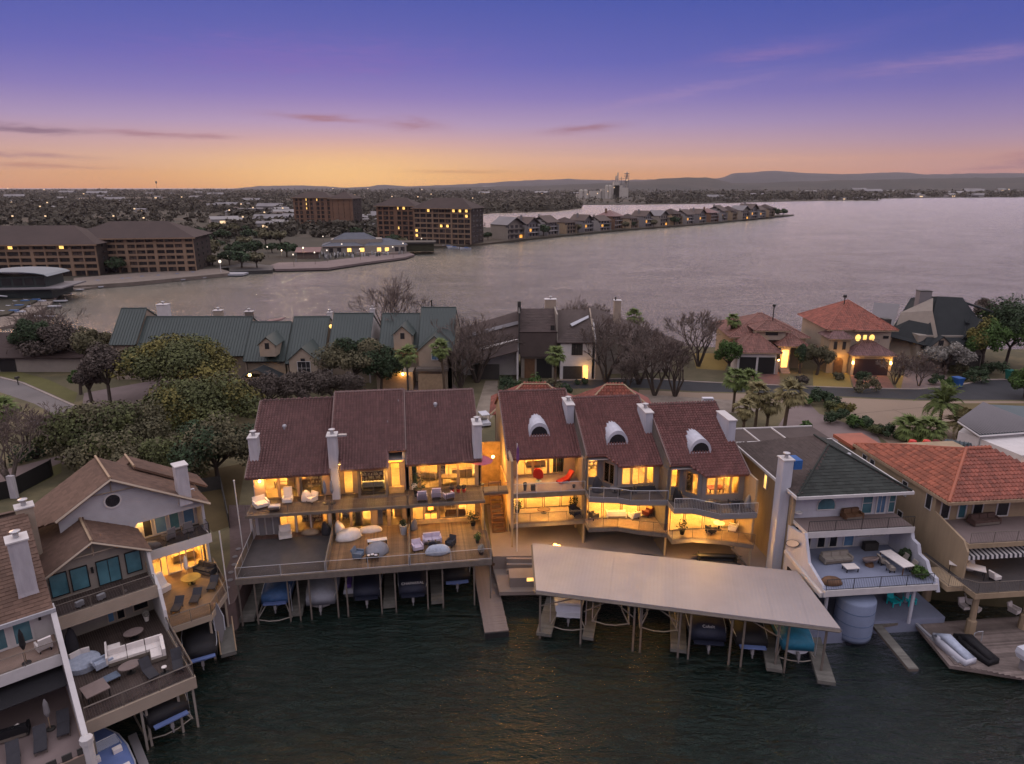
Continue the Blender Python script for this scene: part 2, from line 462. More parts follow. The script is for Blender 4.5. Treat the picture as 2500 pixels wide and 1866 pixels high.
    def build(s, name, m_=None, parent=None, smooth=False, kind=None, label=None):
        me = bpy.data.meshes.new(name)
        me.from_pydata(s.v, [], s.f)
        if smooth: me.polygons.foreach_set('use_smooth', [True] * len(me.polygons))
        if m_: me.materials.append(m_ if not isinstance(m_, str) else M[m_])
        me.update()
        o = bpy.data.objects.new(name, me); COL.objects.link(o)
        if parent is not None: o.parent = parent
        if kind: o['kind'] = kind
        if label: o['label'] = label
        return o

def npmesh(name, v, f, m_, parent=None, kind=None):
    """v: (n,3) array, f: (m,k) array"""
    me = bpy.data.meshes.new(name)
    k = f.shape[1]
    me.vertices.add(len(v)); me.vertices.foreach_set('co', np.asarray(v, dtype=np.float32).ravel())
    me.loops.add(f.size); me.loops.foreach_set('vertex_index', f.astype(np.int32).ravel())
    me.polygons.add(len(f)); me.polygons.foreach_set('loop_start', np.arange(0, f.size, k, dtype=np.int32))
    me.update(calc_edges=True)
    me.materials.append(M[m_] if isinstance(m_, str) else m_)
    o = bpy.data.objects.new(name, me); COL.objects.link(o)
    if parent is not None: o.parent = parent
    if kind: o['kind'] = kind
    return o

def tag(o, label, cat, group=None):
    o['label'] = label; o['category'] = cat
    if group: o['group'] = group
    return o
def thing(name, label, cat, loc=(0, 0, 0), rz=0.0, group=None):
    o = bpy.data.objects.new(name, None); COL.objects.link(o)
    o.location = loc; o.rotation_euler = (0, 0, R(rz)); o.empty_display_size = .5
    return tag(o, label, cat, group)
def copy_tree(o, loc=None, rz=None, label=None, sc=None):
    def rec(a, par):
        c = a.copy(); COL.objects.link(c); c.parent = par
        for ch in a.children: rec(ch, c)
        return c
    c = rec(o, None)
    if loc is not None: c.location = loc
    if rz is not None: c.rotation_euler = (0, 0, R(rz))
    if sc is not None: c.scale = (sc, sc, sc) if not isinstance(sc, tuple) else sc
    if label: c['label'] = label
    return c
def light(parent, loc, power, size=.15, col=(1.0, .48, .10)):
    l_ = bpy.data.lights.new('room_or_fill_light', 'POINT')
    l_.energy = power * 7.0; l_.color = col; l_.shadow_soft_size = size
    o = bpy.data.objects.new('room_or_fill_light', l_); COL.objects.link(o); o.location = loc
    if parent is not None: o.parent = parent
    return o
class Fr:
    def __init__(s, x, y, a): s.x, s.y, s.a = x, y, a; s.c, s.s = math.cos(R(a)), math.sin(R(a))
    def w(s, lx, ly, z=0.0): return (s.x + lx * s.c - ly * s.s, s.y + lx * s.s + ly * s.c, z)
    def thing(s, name, label, cat, lx, ly, z=0.0, rz=0.0, group=None):
        return thing(name, label, cat, s.w(lx, ly, z), s.a + rz, group)

def inpoly(x, y, poly):
    c = False; n = len(poly); j = n - 1
    for i in range(n):
        if (poly[i][1] > y) != (poly[j][1] > y) and x < (poly[j][0] - poly[i][0]) * (y - poly[i][1]) / (poly[j][1] - poly[i][1]) + poly[i][0]: c = not c
        j = i
    return c

def tiles(pts, w_, l_, parent, m_, lift=.09, arch=.14, style='barrel', name='roof_tiles', jit=.012, holes=()):
    """lay overlapping roof tiles, each one a piece of its own, over a planar polygon"""
    p = [Vector(a) for a in pts]; nn = Vector((0, 0, 0))
    for k in range(len(p)): nn += p[k].cross(p[(k + 1) % len(p)])
    nn.normalize()
    if nn.z < 0: nn = -nn
    u = Vector((0, 0, 1)).cross(nn); u.normalize(); v = nn.cross(u)
    if v.z < 0: v = -v; u = -u
    o = p[0]
    q = [((a - o).dot(u), (a - o).dot(v)) for a in p]
    u0, u1 = min(a[0] for a in q), max(a[0] for a in q); v0, v1 = min(a[1] for a in q), max(a[1] for a in q)
    mb = MB(); rnd = random.Random(3)
    nr = int((v1 - v0) / l_) + 2; nc = int((u1 - u0) / w_) + 2
    for r_ in range(nr):
        vv = v0 + r_ * l_
        off = 0 if style == 'barrel' else (r_ % 2) * w_ * .5
        for c_ in range(-1, nc):
            uu = u0 + c_ * w_ + off
            if not inpoly(uu + w_ * .5, min(vv + l_ * .5, v1 - 1e-3), q): continue
            a0, a1 = max(uu, u0), min(uu + w_, u1)
            if any(hx0 < uu + w_ * .5 < hx1 and hy0 < vv + l_ * .5 < hy1 for hx0, hy0, hx1, hy1 in holes): continue
            e = rnd.uniform(-jit, jit); b0, b1 = vv - l_ * .08, min(vv + l_, v1)
            def P3(a, b, h): return o + u * a + v * b + nn * h
            if style == 'barrel':
                g = .12 * w_
                mb.quad(P3(a0, b0, lift * .3 + .01), P3(a0 + g, b0, lift + e), P3(a0 + g, b1, .02), P3(a0, b1, .0))
                i = len(mb.v)
                mb.v += [tuple(P3(a0 + w_ * .5, b0, lift + arch + e)), tuple(P3(a0 + w_ * .5, b1, arch)), tuple(P3(a1 - .02, b0, lift * .3 + .01)), tuple(P3(a1 - .02, b1, .0))]
                mb.f += [(i - 3, i, i + 1, i - 2), (i, i + 2, i + 3, i + 1), (i - 3, i + 2, i)]
            else:
                g = .012
                mb.quad(P3(a0 + g, b0, lift + e), P3(a1 - g, b0, lift + e), P3(a1 - g, b1, .01), P3(a0 + g, b1, .01))
                mb.quad(P3(a0 + g, b0, 0), P3(a1 - g, b0, 0), P3(a1 - g, b0, lift + e), P3(a0 + g, b0, lift + e))
    return mb.build(name, m_, parent, kind='stuff')

def seams(pts, w_, parent, m_, h=.05, t=.04, name='roof_ribs'):
    """standing ribs running up the slope of a metal roof"""
    p = [Vector(a) for a in pts]; nn = Vector((0, 0, 0))
    for k in range(len(p)): nn += p[k].cross(p[(k + 1) % len(p)])
    nn.normalize()
    if nn.z < 0: nn = -nn
    u = Vector((0, 0, 1)).cross(nn).normalized(); v = nn.cross(u)
    if v.z < 0: v = -v
    o = p[0]; q = [((a - o).dot(u), (a - o).dot(v)) for a in p]
    u0, u1 = min(a[0] for a in q), max(a[0] for a in q); mb = MB(); x = u0 + .03
    while x < u1 - .02:
        ys = []
        for k in range(len(q)):
            a, b = q[k], q[(k + 1) % len(q)]
            if (a[0] > x) != (b[0] > x): ys.append(a[1] + (b[1] - a[1]) * (x - a[0]) / (b[0] - a[0]))
        ys.sort()
        for k in range(0, len(ys) - 1, 2):
            A = o + u * (x - t / 2) + v * ys[k]; B = o + u * (x - t / 2) + v * ys[k + 1]; D = u * t
            mb.quad(A + nn * h, A + D + nn * h, B + D + nn * h, B + nn * h)
            mb.quad(A, A + nn * h, B + nn * h, B); mb.quad(A + D, B + D, B + D + nn * h, A + D + nn * h)
            mb.quad(A, A + D, A + D + nn * h, A + nn * h)
        x += w_
    return mb.build(name, m_, parent, kind='stuff')

def window(parent, x0, z0, x1, z1, y, pane='pane', frame='whitepaint', fw=.07, mull=0, cross=0, proud=.05, name='window', bars=.04):
    """window in a wall that faces -y at depth y: frame, then a pane child"""
    f_ = MB()
    f_.box(x0, y - proud, z0, x0 + fw, y + .04, z1).box(x1 - fw, y - proud, z0, x1, y + .04, z1)
    f_.box(x0 + fw, y - proud, z0, x1 - fw, y + .04, z0 + fw).box(x0 + fw, y - proud, z1 - fw, x1 - fw, y + .04, z1)
    for k in range(1, mull + 1):
        xx = x0 + (x1 - x0) * k / (mull + 1); f_.box(xx - bars / 2, y - proud * .8, z0 + fw, xx + bars / 2, y + .03, z1 - fw)
    for k in range(1, cross + 1):
        zz = z0 + (z1 - z0) * k / (cross + 1); f_.box(x0 + fw, y - proud * .7, zz - bars / 2, x1 - fw, y + .025, zz + bars / 2)
    o = f_.build(name, frame, parent)
    MB().box(x0 + fw, y - .012, z0 + fw, x1 - fw, y + .012, z1 - fw).build('pane', pane, o)
    return o
def xwindow(parent, y0, z0, y1, z1, x, side=1, pane='pane', frame='whitepaint', fw=.07, name='window'):
    """window in a wall that faces +x (side 1) or -x (side -1)"""
    a, b = sorted((x + side * .05, x - side * .04))
    f_ = MB()
    f_.box(a, y0, z0, b, y0 + fw, z1).box(a, y1 - fw, z0, b, y1, z1).box(a, y0 + fw, z0, b, y1 - fw, z0 + fw).box(a, y0 + fw, z1 - fw, b, y1 - fw, z1)
    o = f_.build(name, frame, parent)
    MB().box(min(x, x + side * .012), y0 + fw, z0 + fw, max(x, x + side * .012), y1 - fw, z1 - fw).build('pane', pane, o)
    return o
def rail(parent, path, z, h=1.05, glassy=True, m_='greytrim', step=1.6, name='railing', bal=False, toprad=.03):
    """railing along a path of (x, y): posts and rail, glass panel children"""
    r_ = MB()
    for (a, b) in zip(path[:-1], path[1:]):
        L = math.hypot(b[0] - a[0], b[1] - a[1]); n = max(1, round(L / step))
        for k in range(n + 1):
            x, y = a[0] + (b[0] - a[0]) * k / n, a[1] + (b[1] - a[1]) * k / n
            r_.tube([(x, y, z), (x, y, z + h)], .028, 4)
        r_.tube([(a[0], a[1], z + h), (b[0], b[1], z + h)], toprad, 4)
        r_.tube([(a[0], a[1], z + .08), (b[0], b[1], z + .08)], .02, 4)
        if bal:
            nb = max(2, round(L / .14))
            for k in range(1, nb):
                x, y = a[0] + (b[0] - a[0]) * k / nb, a[1] + (b[1] - a[1]) * k / nb
                r_.tube([(x, y, z + .08), (x, y, z + h)], .011, 3)
    o = r_.build(name, m_, parent)
    if glassy:
        for (a, b) in zip(path[:-1], path[1:]):
            L = math.hypot(b[0] - a[0], b[1] - a[1]); n = max(1, round(L / step))
            for k in range(n):
                p0 = [a[i] + (b[i] - a[i]) * (k + .04) / n for i in (0, 1)]; p1 = [a[i] + (b[i] - a[i]) * (k + .96) / n for i in (0, 1)]
                MB().quad((p0[0], p0[1], z + .1), (p1[0], p1[1], z + .1), (p1[0], p1[1], z + h - .04), (p0[0], p0[1], z + h - .04)).build('glass_panel', 'railglass', o)
    return o
def boards(parent, x0, y0, x1, y1, z, m_, w_=.145, along='y', t=.03, name='deck_boards'):
    mb = MB()
    if along == 'y':
        x = x0
        while x < x1 - .02:
            mb.box(x, y0, z, min(x + w_ - .012, x1), y1, z + t); x += w_
    else:
        y = y0
        while y < y1 - .02:
            mb.box(x0, y, z, x1, min(y + w_ - .012, y1), z + t); y += w_
    return mb.build(name, m_, parent, kind='stuff')
# ================================================================ SETTING: water, land, roads
def structure(mb, name, m_, smooth=False):
    return mb.build(name, m_, None, smooth, kind='structure')
structure(MB().quad((-9000, -400, 0), (9000, -400, 0), (9000, 12000, 0), (-9000, 12000, 0)), 'lake_water', 'water')
structure(MB().quad((-9000, -400, -4), (9000, -400, -4), (9000, 12000, -4), (-9000, 12000, -4)), 'lake_bed', mat('lake_bed_mud', (.03, .03, .02)))

def ground_mat(name, a, b, c, s1, s2):
    m_ = mat(name, a, .97, .3, s1, .3, 3)
    q = N(m_.node_tree)
    t = q.add('ShaderNodeTexCoord').outputs['Object']
    k = q.ramp(q.noise(t, s2, 6, .65, .4), [(.36, a), (.47, b), (.56, c), (.68, a)])
    k2 = q.mix(q.m('MULTIPLY', q.noise(t, s1, 4, .7), .8), k, tuple(x * .45 for x in b))
    q.l.new(k2, q.n['Principled BSDF'].inputs['Base Color'])
    return m_
ground_mat('near_earth', (.125, .105, .062), (.09, .082, .045), (.17, .14, .075), .5, .05)
ground_mat('far_earth', (.060, .048, .036), (.045, .042, .030), (.10, .078, .058), .02, .0016)
near_poly = [(-300, -20), (-60, 20), (-37, 32), (-31.5, 38.5), (-27.5, 45.3), (-25.2, 47.5), (-24.4, 54.8), (-3, 57.8), (0, 57.5), (22, 54.5), (24.5, 52.5), (35, 53),
             (42, 51.5), (60, 50), (110, 52), (200, 60), (230, 140), (150, 139), (105, 138), (60, 137.5), (41, 140), (20, 146), (-40, 147), (-85, 149), (-110, 147), (-210, 150), (-400, 120)]
structure(MB().prism(near_poly, -3.5, 2.5), 'near_land', MATS['near_earth'])
far_poly = [(-900, 160), (-150, 172), (-139, 186), (-146, 208), (-157, 233), (-153, 255), (-132, 277), (-118, 290), (-103, 298), (-82, 305), (-69, 331), (-57, 350), (-60, 400),
            (-20, 424), (14, 472), (83, 560), (172, 650), (297, 805), (335, 846), (350, 872), (300, 885), (150, 730), (60, 640), (0, 580), (-45, 620), (-55, 880),
            (-32, 935), (30, 985), (62, 1010), (110, 1150), (118, 1230), (80, 1260), (60, 1330), (140, 1370), (233, 1385), (378, 1449), (618, 1640), (800, 1780), (930, 1790), (1020, 2040), (1351, 2223), (1668, 2305), (2600, 2500),
            (6500, 3000), (8500, 9000), (-8500, 9000), (-3200, 2400), (-1500, 900)]
structure(MB().prism(far_poly, -3.5, 1.1), 'far_land', MATS['far_earth'])
structure(MB().prism([(-3000, 4300), (-1500, 4500), (0, 4700), (3000, 4700), (8000, 6000), (8000, 8990), (-8000, 8990), (-8000, 4000)], 1.1, 1.6), 'far_plain', MATS['far_earth'])
# pale reservoir seen beyond the plain
structure(MB().quad((1050, 4150, 1.12), (1600, 4150, 1.12), (1750, 5300, 1.12), (900, 5300, 1.12)), 'pond_water', 'water')

# hills on the horizon
def interp(x, t):
    for (a, b), (c, d) in zip(t[:-1], t[1:]):
        if a <= x <= c: return b + (d - b) * (x - a) / (c - a)
    return t[-1][1] if x > t[-1][0] else t[0][1]
def ridge_grid(name, prof, Y0, Y1, Y2, m_, px0, px1, stepx, amp):
    v = []; nx = int((px1 - px0) / stepx) + 1
    ys = [Y0 + (Y1 - Y0) * k / 10 for k in range(11)] + [Y1 + (Y2 - Y1) * k / 3 for k in (1, 2, 3)]
    rn = random.Random(5); nz = [[rn.uniform(-1, 1) for _ in range(nx)] for _ in ys]
    for j, Y in enumerate(ys):
        for i in range(nx):
            px = px0 + i * stepx
            vv = (interp(px, prof) - 933) / _F; d = Y1 / (_C - vv * _S); ztop = CAM_H - d * (_S + vv * _C)
            t = (Y - Y0) / (Y1 - Y0) if Y <= Y1 else 1 - (Y - Y1) / (Y2 - Y1)
            t = max(0, min(1, t)); t = t * t * (3 - 2 * t)
            z = max(0, ztop) * (t if Y != Y1 else 1) + nz[j][i] * amp * t * (0 if Y == Y1 else 1)
            v.append(((px - 1250) / _F * Y / 1.04, Y, 1.2 + z))
    f_ = [(j * nx + i, j * nx + i + 1, (j + 1) * nx + i + 1, (j + 1) * nx + i) for j in range(len(ys) - 1) for i in range(nx - 1)]
    mb = MB(); mb.v = v; mb.f = f_
    return structure(mb, name, m_, True)
hm = ground_mat('hill_scrub', (.036, .038, .052), (.026, .028, .040), (.052, .048, .058), .004, .0009)
ridge_grid('hills', [(-600, 470), (0, 466), (60, 470), (560, 462), (640, 455), (735, 453), (845, 459), (905, 456), (930, 451), (1000, 456), (1150, 450), (1290, 441), (1390, 438), (1500, 441), (1700, 437),
                     (1760, 436), (1790, 423), (1850, 421), (1885, 417), (1960, 423), (2060, 426), (2190, 421), (2260, 427), (2400, 424), (2900, 421)], 5600, 8200, 8900, hm, -700, 3000, 18, 7)
ridge_grid('low_hills', [(-600, 474), (0, 474), (250, 470), (500, 464), (900, 464), (1000, 460), (1300, 455), (1560, 444), (1630, 436), (1730, 434), (1790, 449), (1900, 446), (2060, 441), (2300, 436), (2500, 434), (2900, 436)],
           3600, 4800, 5400, ground_mat('low_hill_scrub', (.034, .034, .032), (.022, .024, .022), (.05, .042, .036), .006, .002), -700, 3000, 22, 5)

# road, kerbs and paving, each sheet a little above the one below
GZ = 2.5
def sheet(name, pts, m_, z, raw=False):
    p = pts if raw else sv(pts, GZ)
    return structure(MB().quad(*[(a, b, z) for a, b in p]), name, m_)
def strip(name, pts, wd, m_, z0, z1):
    mb = MB(); p = [Vector((a, b, 0)) for a, b in pts]
    for a, b in zip(p[:-1], p[1:]):
        d = (b - a).normalized(); n_ = Vector((-d.y, d.x, 0)) * wd / 2
        mb.prism([tuple(x)[:2] for x in (a - n_, b - n_, b + n_, a + n_)], z0, z1)
    return structure(mb, name, m_)
rt = sv([(1300, 934), (1360, 930), (1560, 924), (1700, 933), (1935, 943), (2098, 949), (2242, 951), (2333, 943), (2405, 928), (2560, 926)], GZ)
rb = sv([(2560, 977), (2242, 976), (2025, 967), (1935, 961), (1700, 956), (1560, 947), (1360, 950), (1290, 952)], GZ)
sheet('road', rt + rb, 'asphalt', GZ + .008, True)
strip('kerb', rt, .35, 'kerb', GZ, GZ + .12)
rl = sv([(-160, 915), (0, 922), (56, 936), (112, 961), (168, 986), (230, 1012)], GZ)
rl2 = sv([(300, 1075), (185, 1062), (140, 1017), (84, 986), (0, 958), (-160, 950)], GZ)
sheet('road', rl + rl2, 'asphalt2', GZ + .008, True)
strip('kerb', rl, .4, 'kerb', GZ, GZ + .12)
sheet('concrete_lot', sv([(1560, 952), (1700, 959), (1935, 964), (2025, 970), (2242, 979), (2560, 980), (2700, 1120), (2300, 1130), (2180, 1090), (2139, 1061), (2000, 975), (1900, 985), (1560, 990)], GZ), 'lot', GZ + .008, True)
jm = mat('lot_joint', (.12, .09, .07))
for a, b in (((2020, 975), (2240, 1090)), ((2075, 1012), (2300, 990)), ((2180, 1000), (2420, 1100))):
    strip('lot_joint', sv([a, b], GZ), .1, jm, GZ + .009, GZ + .013)
sheet('footpath', [(1930, 995), (1975, 985), (2000, 1010), (2140, 1062), (2160, 1100), (1900, 1100), (1900, 1040)], 'walk', GZ + .012)
sheet('driveway', [(1805, 892), (1902, 900), (1905, 941), (1845, 938)], 'brick', GZ + .012)
sheet('driveway', [(2072, 905), (2159, 908), (2185, 949), (2085, 947)], 'brick', GZ + .012)
sheet('driveway', [(2213, 887), (2286, 887), (2330, 942), (2242, 950), (2200, 948)], 'walk', GZ + .012)
sheet('driveway', [(1376, 905), (1445, 905), (1450, 928), (1372, 930)], mat('drive_tan_brick', (.2, .12, .08), .9, .25, 1), GZ + .012)
sheet('driveway', [(935, 938), (1100, 930), (1130, 960), (935, 968)], 'walk', GZ + .012)
sheet('footpath', [(1185, 930), (1215, 930), (1215, 1000), (1170, 1060), (1160, 1010)], mat('pale_stone_path', (.24, .2, .16), .95, .35, .7), GZ + .012)
lw = mat('yellow_winter_lawn', (.22, .16, .045), .97, .3, .15, .3, 5)
lg = mat('green_winter_lawn', (.11, .105, .035), .97, .35, .2, .3, 5)
sheet('lawn', [(1690, 862), (1785, 864), (1770, 905), (1700, 900)], lw, GZ + .008)
sheet('lawn', [(1985, 905), (2070, 905), (2080, 946), (1985, 944)], lw, GZ + .008)
sheet('lawn', [(2181, 925), (2205, 915), (2225, 948), (2190, 948)], lw, GZ + .008)
sheet('lawn', [(-100, 905), (20, 900), (120, 928), (190, 960), (180, 985), (112, 955), (56, 932), (0, 918), (-100, 910)], lg, GZ + .008)
sheet('lawn', [(-100, 1210), (40, 1175), (150, 1130), (150, 1155), (60, 1200), (-100, 1260)], lg, GZ + .016)
sheet('lawn', [(2280, 985), (2560, 985), (2700, 1060), (2460, 1062), (2380, 1010)], mat('olive_lawn', (.14, .11, .05), .97, .35, .2, .3, 5), GZ + .014)
sheet('lawn', [(500, 1150), (600, 1130), (575, 1280), (520, 1300), (470, 1250)], mat('brown_grass_bank', (.085, .06, .025), .97, .35, .3, .3, 5), GZ + .008)
sheet('footpath', [(-80, 1180), (0, 1150), (150, 1112), (235, 1105), (240, 1120), (150, 1134), (0, 1186), (-80, 1215)], 'walk', GZ + .012)
sheet('driveway', [(205, 960), (400, 925), (440, 950), (420, 980), (260, 1010), (200, 1000)], 'walk', GZ + .012)
sheet('footpath', [(1560, 962), (1900, 985), (1830, 1010), (1560, 1000)], mat('pale_gravel_ground', (.24, .2, .17), .95, .35, .8, .3, 4), GZ + .016)

# ================================================================ FAR SHORE
def leafcloud(centers, radii, per, size, seed=1, flat=.75, sizevar=.5, shell=.0):
    """small leaf faces spread through ellipsoid clumps; centers (n,3), radii (n,3)"""
    rng = np.random.default_rng(seed)
    c = np.repeat(np.asarray(centers, float), per, 0); r_ = np.repeat(np.asarray(radii, float), per, 0); n = len(c)
    d = rng.normal(size=(n, 3)); d /= np.linalg.norm(d, axis=1)[:, None]
    q = rng.random(n) ** (1 / 3.0); q = shell + (1 - shell) * q
    p = c + d * q[:, None] * r_
    if np.isscalar(size): size = np.full(n, size)
    else: size = np.repeat(np.asarray(size, float), per)
    s_ = size * (1 + sizevar * (rng.random(n) - .5) * 2)
    nrm = rng.normal(size=(n, 3)) * .6 + d * .9 + np.array([0, 0, .5]); nrm /= np.linalg.norm(nrm, axis=1)[:, None]
    a = np.cross(nrm, rng.normal(size=(n, 3))); a /= np.linalg.norm(a, axis=1)[:, None]; b = np.cross(nrm, a)
    a *= s_[:, None]; b *= (s_ * flat)[:, None]
    v = np.stack([p - a - b, p + a - b * .6, p + a * .7 + b, p - a * .8 + b * .8], 1).reshape(-1, 3)
    return v, np.arange(4 * n).reshape(n, 4)

# the wooded plain: a far-off mass of trees
def far_wood():
    rng = np.random.default_rng(11); cs = []; rs = []; K = []
    plots = [(-270, 255, -110, 345), (-175, 275, -25, 470), (-175, 590, -95, 660)]
    bands = [(465, 474, 3800, 11.0, 5), (472, 486, 4600, 8.0, 7), (486, 515, 4200, 5.2, 13), (515, 560, 2600, 4.2, 24), (560, 640, 700, 3.6, 40)]
    out = []
    for (y0, y1, n, rad, k) in bands:
        px = rng.uniform(-250, 2750, n * 2); py = rng.uniform(y0, y1, n * 2); m_ = 0; C_ = []; R_ = []
        for a, b in zip(px, py):
            x, y, _ = survey(a, b, 1)
            if y > 5000 or y < 0: continue
            g = math.sin(x * .011 + 3 * math.sin(y * .0023)) + math.sin(y * .008 + x * .004) + .8 * math.sin(x * .03 + y * .021)
            if g < -.8 and rng.random() < .85: continue
            if not inpoly(x, y, far_poly): continue
            if any(p[0] < x < p[2] and p[1] < y < p[3] for p in plots): continue
            if y < 900 and x > -62: continue
            if 1300 < y < 2150 and x / y > .088 and x / y < .19 and rng.random() < .85: continue
            r_ = rad * rng.uniform(.55, 1.25)
            C_.append((x, y, 1 + r_ * .75)); R_.append((r_ * 1.2, r_ * 1.1, r_ * .8)); m_ += 1
            if m_ >= n: break
        if C_:
            sz = [q[2] * .42 for q in R_]
            out.append(leafcloud(C_, R_, k, sz, seed=int(y0)))
    off = 0; V = []; F_ = []
    for v, f_ in out: V.append(v); F_.append(f_ + off); off += len(v)
    return npmesh('far_woods', np.concatenate(V), np.concatenate(F_), 'forest', kind='stuff')
far_wood()

# windows shared by the far blocks of flats
def shared_box(name, w_, d_, h, m_):
    mb = MB().box(0, 0, 0, w_, d_, h); me = bpy.data.meshes.new(name); me.from_pydata(mb.v, [], mb.f); me.materials.append(M[m_]); me.update(); return me
def put(me, name, parent, loc, rz=0.0):
    o = bpy.data.objects.new(name, me); COL.objects.link(o); o.parent = parent; o.location = loc
    if rz: o.rotation_euler = (0, 0, rz)
    return o
def hip(mb, x0, y0, x1, y1, z, h, ov=1.0, inset=None):
    x0 -= ov; y0 -= ov; x1 += ov; y1 += ov; k = (y1 - y0) / 2 if inset is None else inset; ym = (y0 + y1) / 2
    k = min(k, (x1 - x0) / 2 - .05)
    a, b = (x0 + k, ym, z + h), (x1 - k, ym, z + h)
    mb.quad((x0, y0, z), (x1, y0, z), b, a).quad((x1, y0, z), (x1, y1, z), b).quad((x1, y1, z), (x0, y1, z), a, b).quad((x0, y1, z), (x0, y0, z), a)
    mb.quad((x0, y0, z), (x0, y1, z), (x1, y1, z), (x1, y0, z))
    return mb
def condo(label, x, y, rz, L, D, storeys, bays, z0=1.1, sh=3.1, roof_h=6.0, lit=(), wallm='condotan', seed=1, flat=False, pil=1.2, split=3, dormers=0):
    t = thing('apartment_block', label, 'apartment building', (x, y, z0), rz)
    H_ = storeys * sh; rnd = random.Random(seed)
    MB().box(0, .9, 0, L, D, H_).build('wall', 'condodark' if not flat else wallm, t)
    bw = L / bays
    fr = MB()
    for k in range(bays + 1):
        w2 = pil if k % split == 0 else pil * .4
        fr.box(max(0, k * bw - w2 / 2), 0, 0, min(L, k * bw + w2 / 2), .9, H_)
    fr.build('pilasters', wallm, t, kind='stuff')
    me = shared_box('balcony', L, .86, .9, wallm)
    for s_ in range(1, storeys): put(me, 'balcony', t, (0, .02, s_ * sh - .35))
    # glazing of every bay, one piece each
    wme = shared_box('window', bw * .34, .12, sh * .5, 'far_pane'); lme = shared_box('window', bw * .34, .12, sh * .5, 'lit'); cme = shared_box('window', bw * .34, .12, sh * .5, 'farbrown')
    for s_ in range(storeys):
        for b in range(bays):
            for h in (0, 1):
                isl = (s_, b) in lit and h == 0
                put(lme if isl else (cme if rnd.random() < .3 else wme), 'window', t, (b * bw + bw * (.12 + .42 * h), .83, s_ * sh + sh * .28))
    rf = MB(); hip(rf, 0, 0, L, D, H_ + .003, roof_h, 1.3, D * .55)
    r_ = rf.build('roof', 'condoroof', t)
    MB().box(-1.3, -1.3, H_ - .5, L + 1.3, -1.0, H_).build('eaves_board', 'condotan', r_)
    # the flank walls' windows
    sme = shared_box('window', .12, 1.6, sh * .45, 'far_pane')
    for s_ in range(storeys):
        for b in range(3):
            put(sme, 'window', t, (-.06, D * (.2 + .28 * b), s_ * sh + 1)); put(sme, 'window', t, (L - .06, D * (.2 + .28 * b), s_ * sh + 1))
    for k in range(dormers):
        dx = L * (k + .5) / dormers; dd = MB()
        dd.box(dx - 2, 1.5, H_ + .6, dx + 2, 6, H_ + 2.6); dd.build('dormer', wallm, r_)
        MB().slab([(dx - 2.6, 1, H_ + 2.6), (dx, 1, H_ + 4), (dx, 7, H_ + 4), (dx - 2.6, 7, H_ + 2.6)], .15).slab([(dx + 2.6, 1, H_ + 2.6), (dx, 1, H_ + 4), (dx, 7, H_ + 4), (dx + 2.6, 7, H_ + 2.6)], .15).build('dormer_roof', 'condoroof', r_)
    return t
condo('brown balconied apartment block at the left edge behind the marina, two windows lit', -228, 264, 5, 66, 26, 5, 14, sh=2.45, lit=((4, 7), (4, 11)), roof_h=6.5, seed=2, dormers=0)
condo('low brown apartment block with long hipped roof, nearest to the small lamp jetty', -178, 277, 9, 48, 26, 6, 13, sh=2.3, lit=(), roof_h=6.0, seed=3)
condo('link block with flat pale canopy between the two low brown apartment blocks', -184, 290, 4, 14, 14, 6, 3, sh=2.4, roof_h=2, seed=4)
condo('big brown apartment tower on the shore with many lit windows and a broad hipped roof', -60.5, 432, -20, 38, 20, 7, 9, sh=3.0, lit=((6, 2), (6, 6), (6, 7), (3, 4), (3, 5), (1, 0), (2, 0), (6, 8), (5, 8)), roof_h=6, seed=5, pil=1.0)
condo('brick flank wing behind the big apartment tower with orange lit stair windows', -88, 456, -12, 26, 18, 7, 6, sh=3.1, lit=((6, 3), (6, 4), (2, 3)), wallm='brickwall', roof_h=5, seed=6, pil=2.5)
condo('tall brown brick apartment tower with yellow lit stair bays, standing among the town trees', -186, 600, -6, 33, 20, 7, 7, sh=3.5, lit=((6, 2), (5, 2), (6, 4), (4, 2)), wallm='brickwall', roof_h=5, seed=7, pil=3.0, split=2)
condo('plain brown brick wing on the right of the town tower', -154, 596, -8, 20, 22, 7, 4, sh=3.4, wallm='brickwall', roof_h=6, seed=8, pil=4.5, split=1)

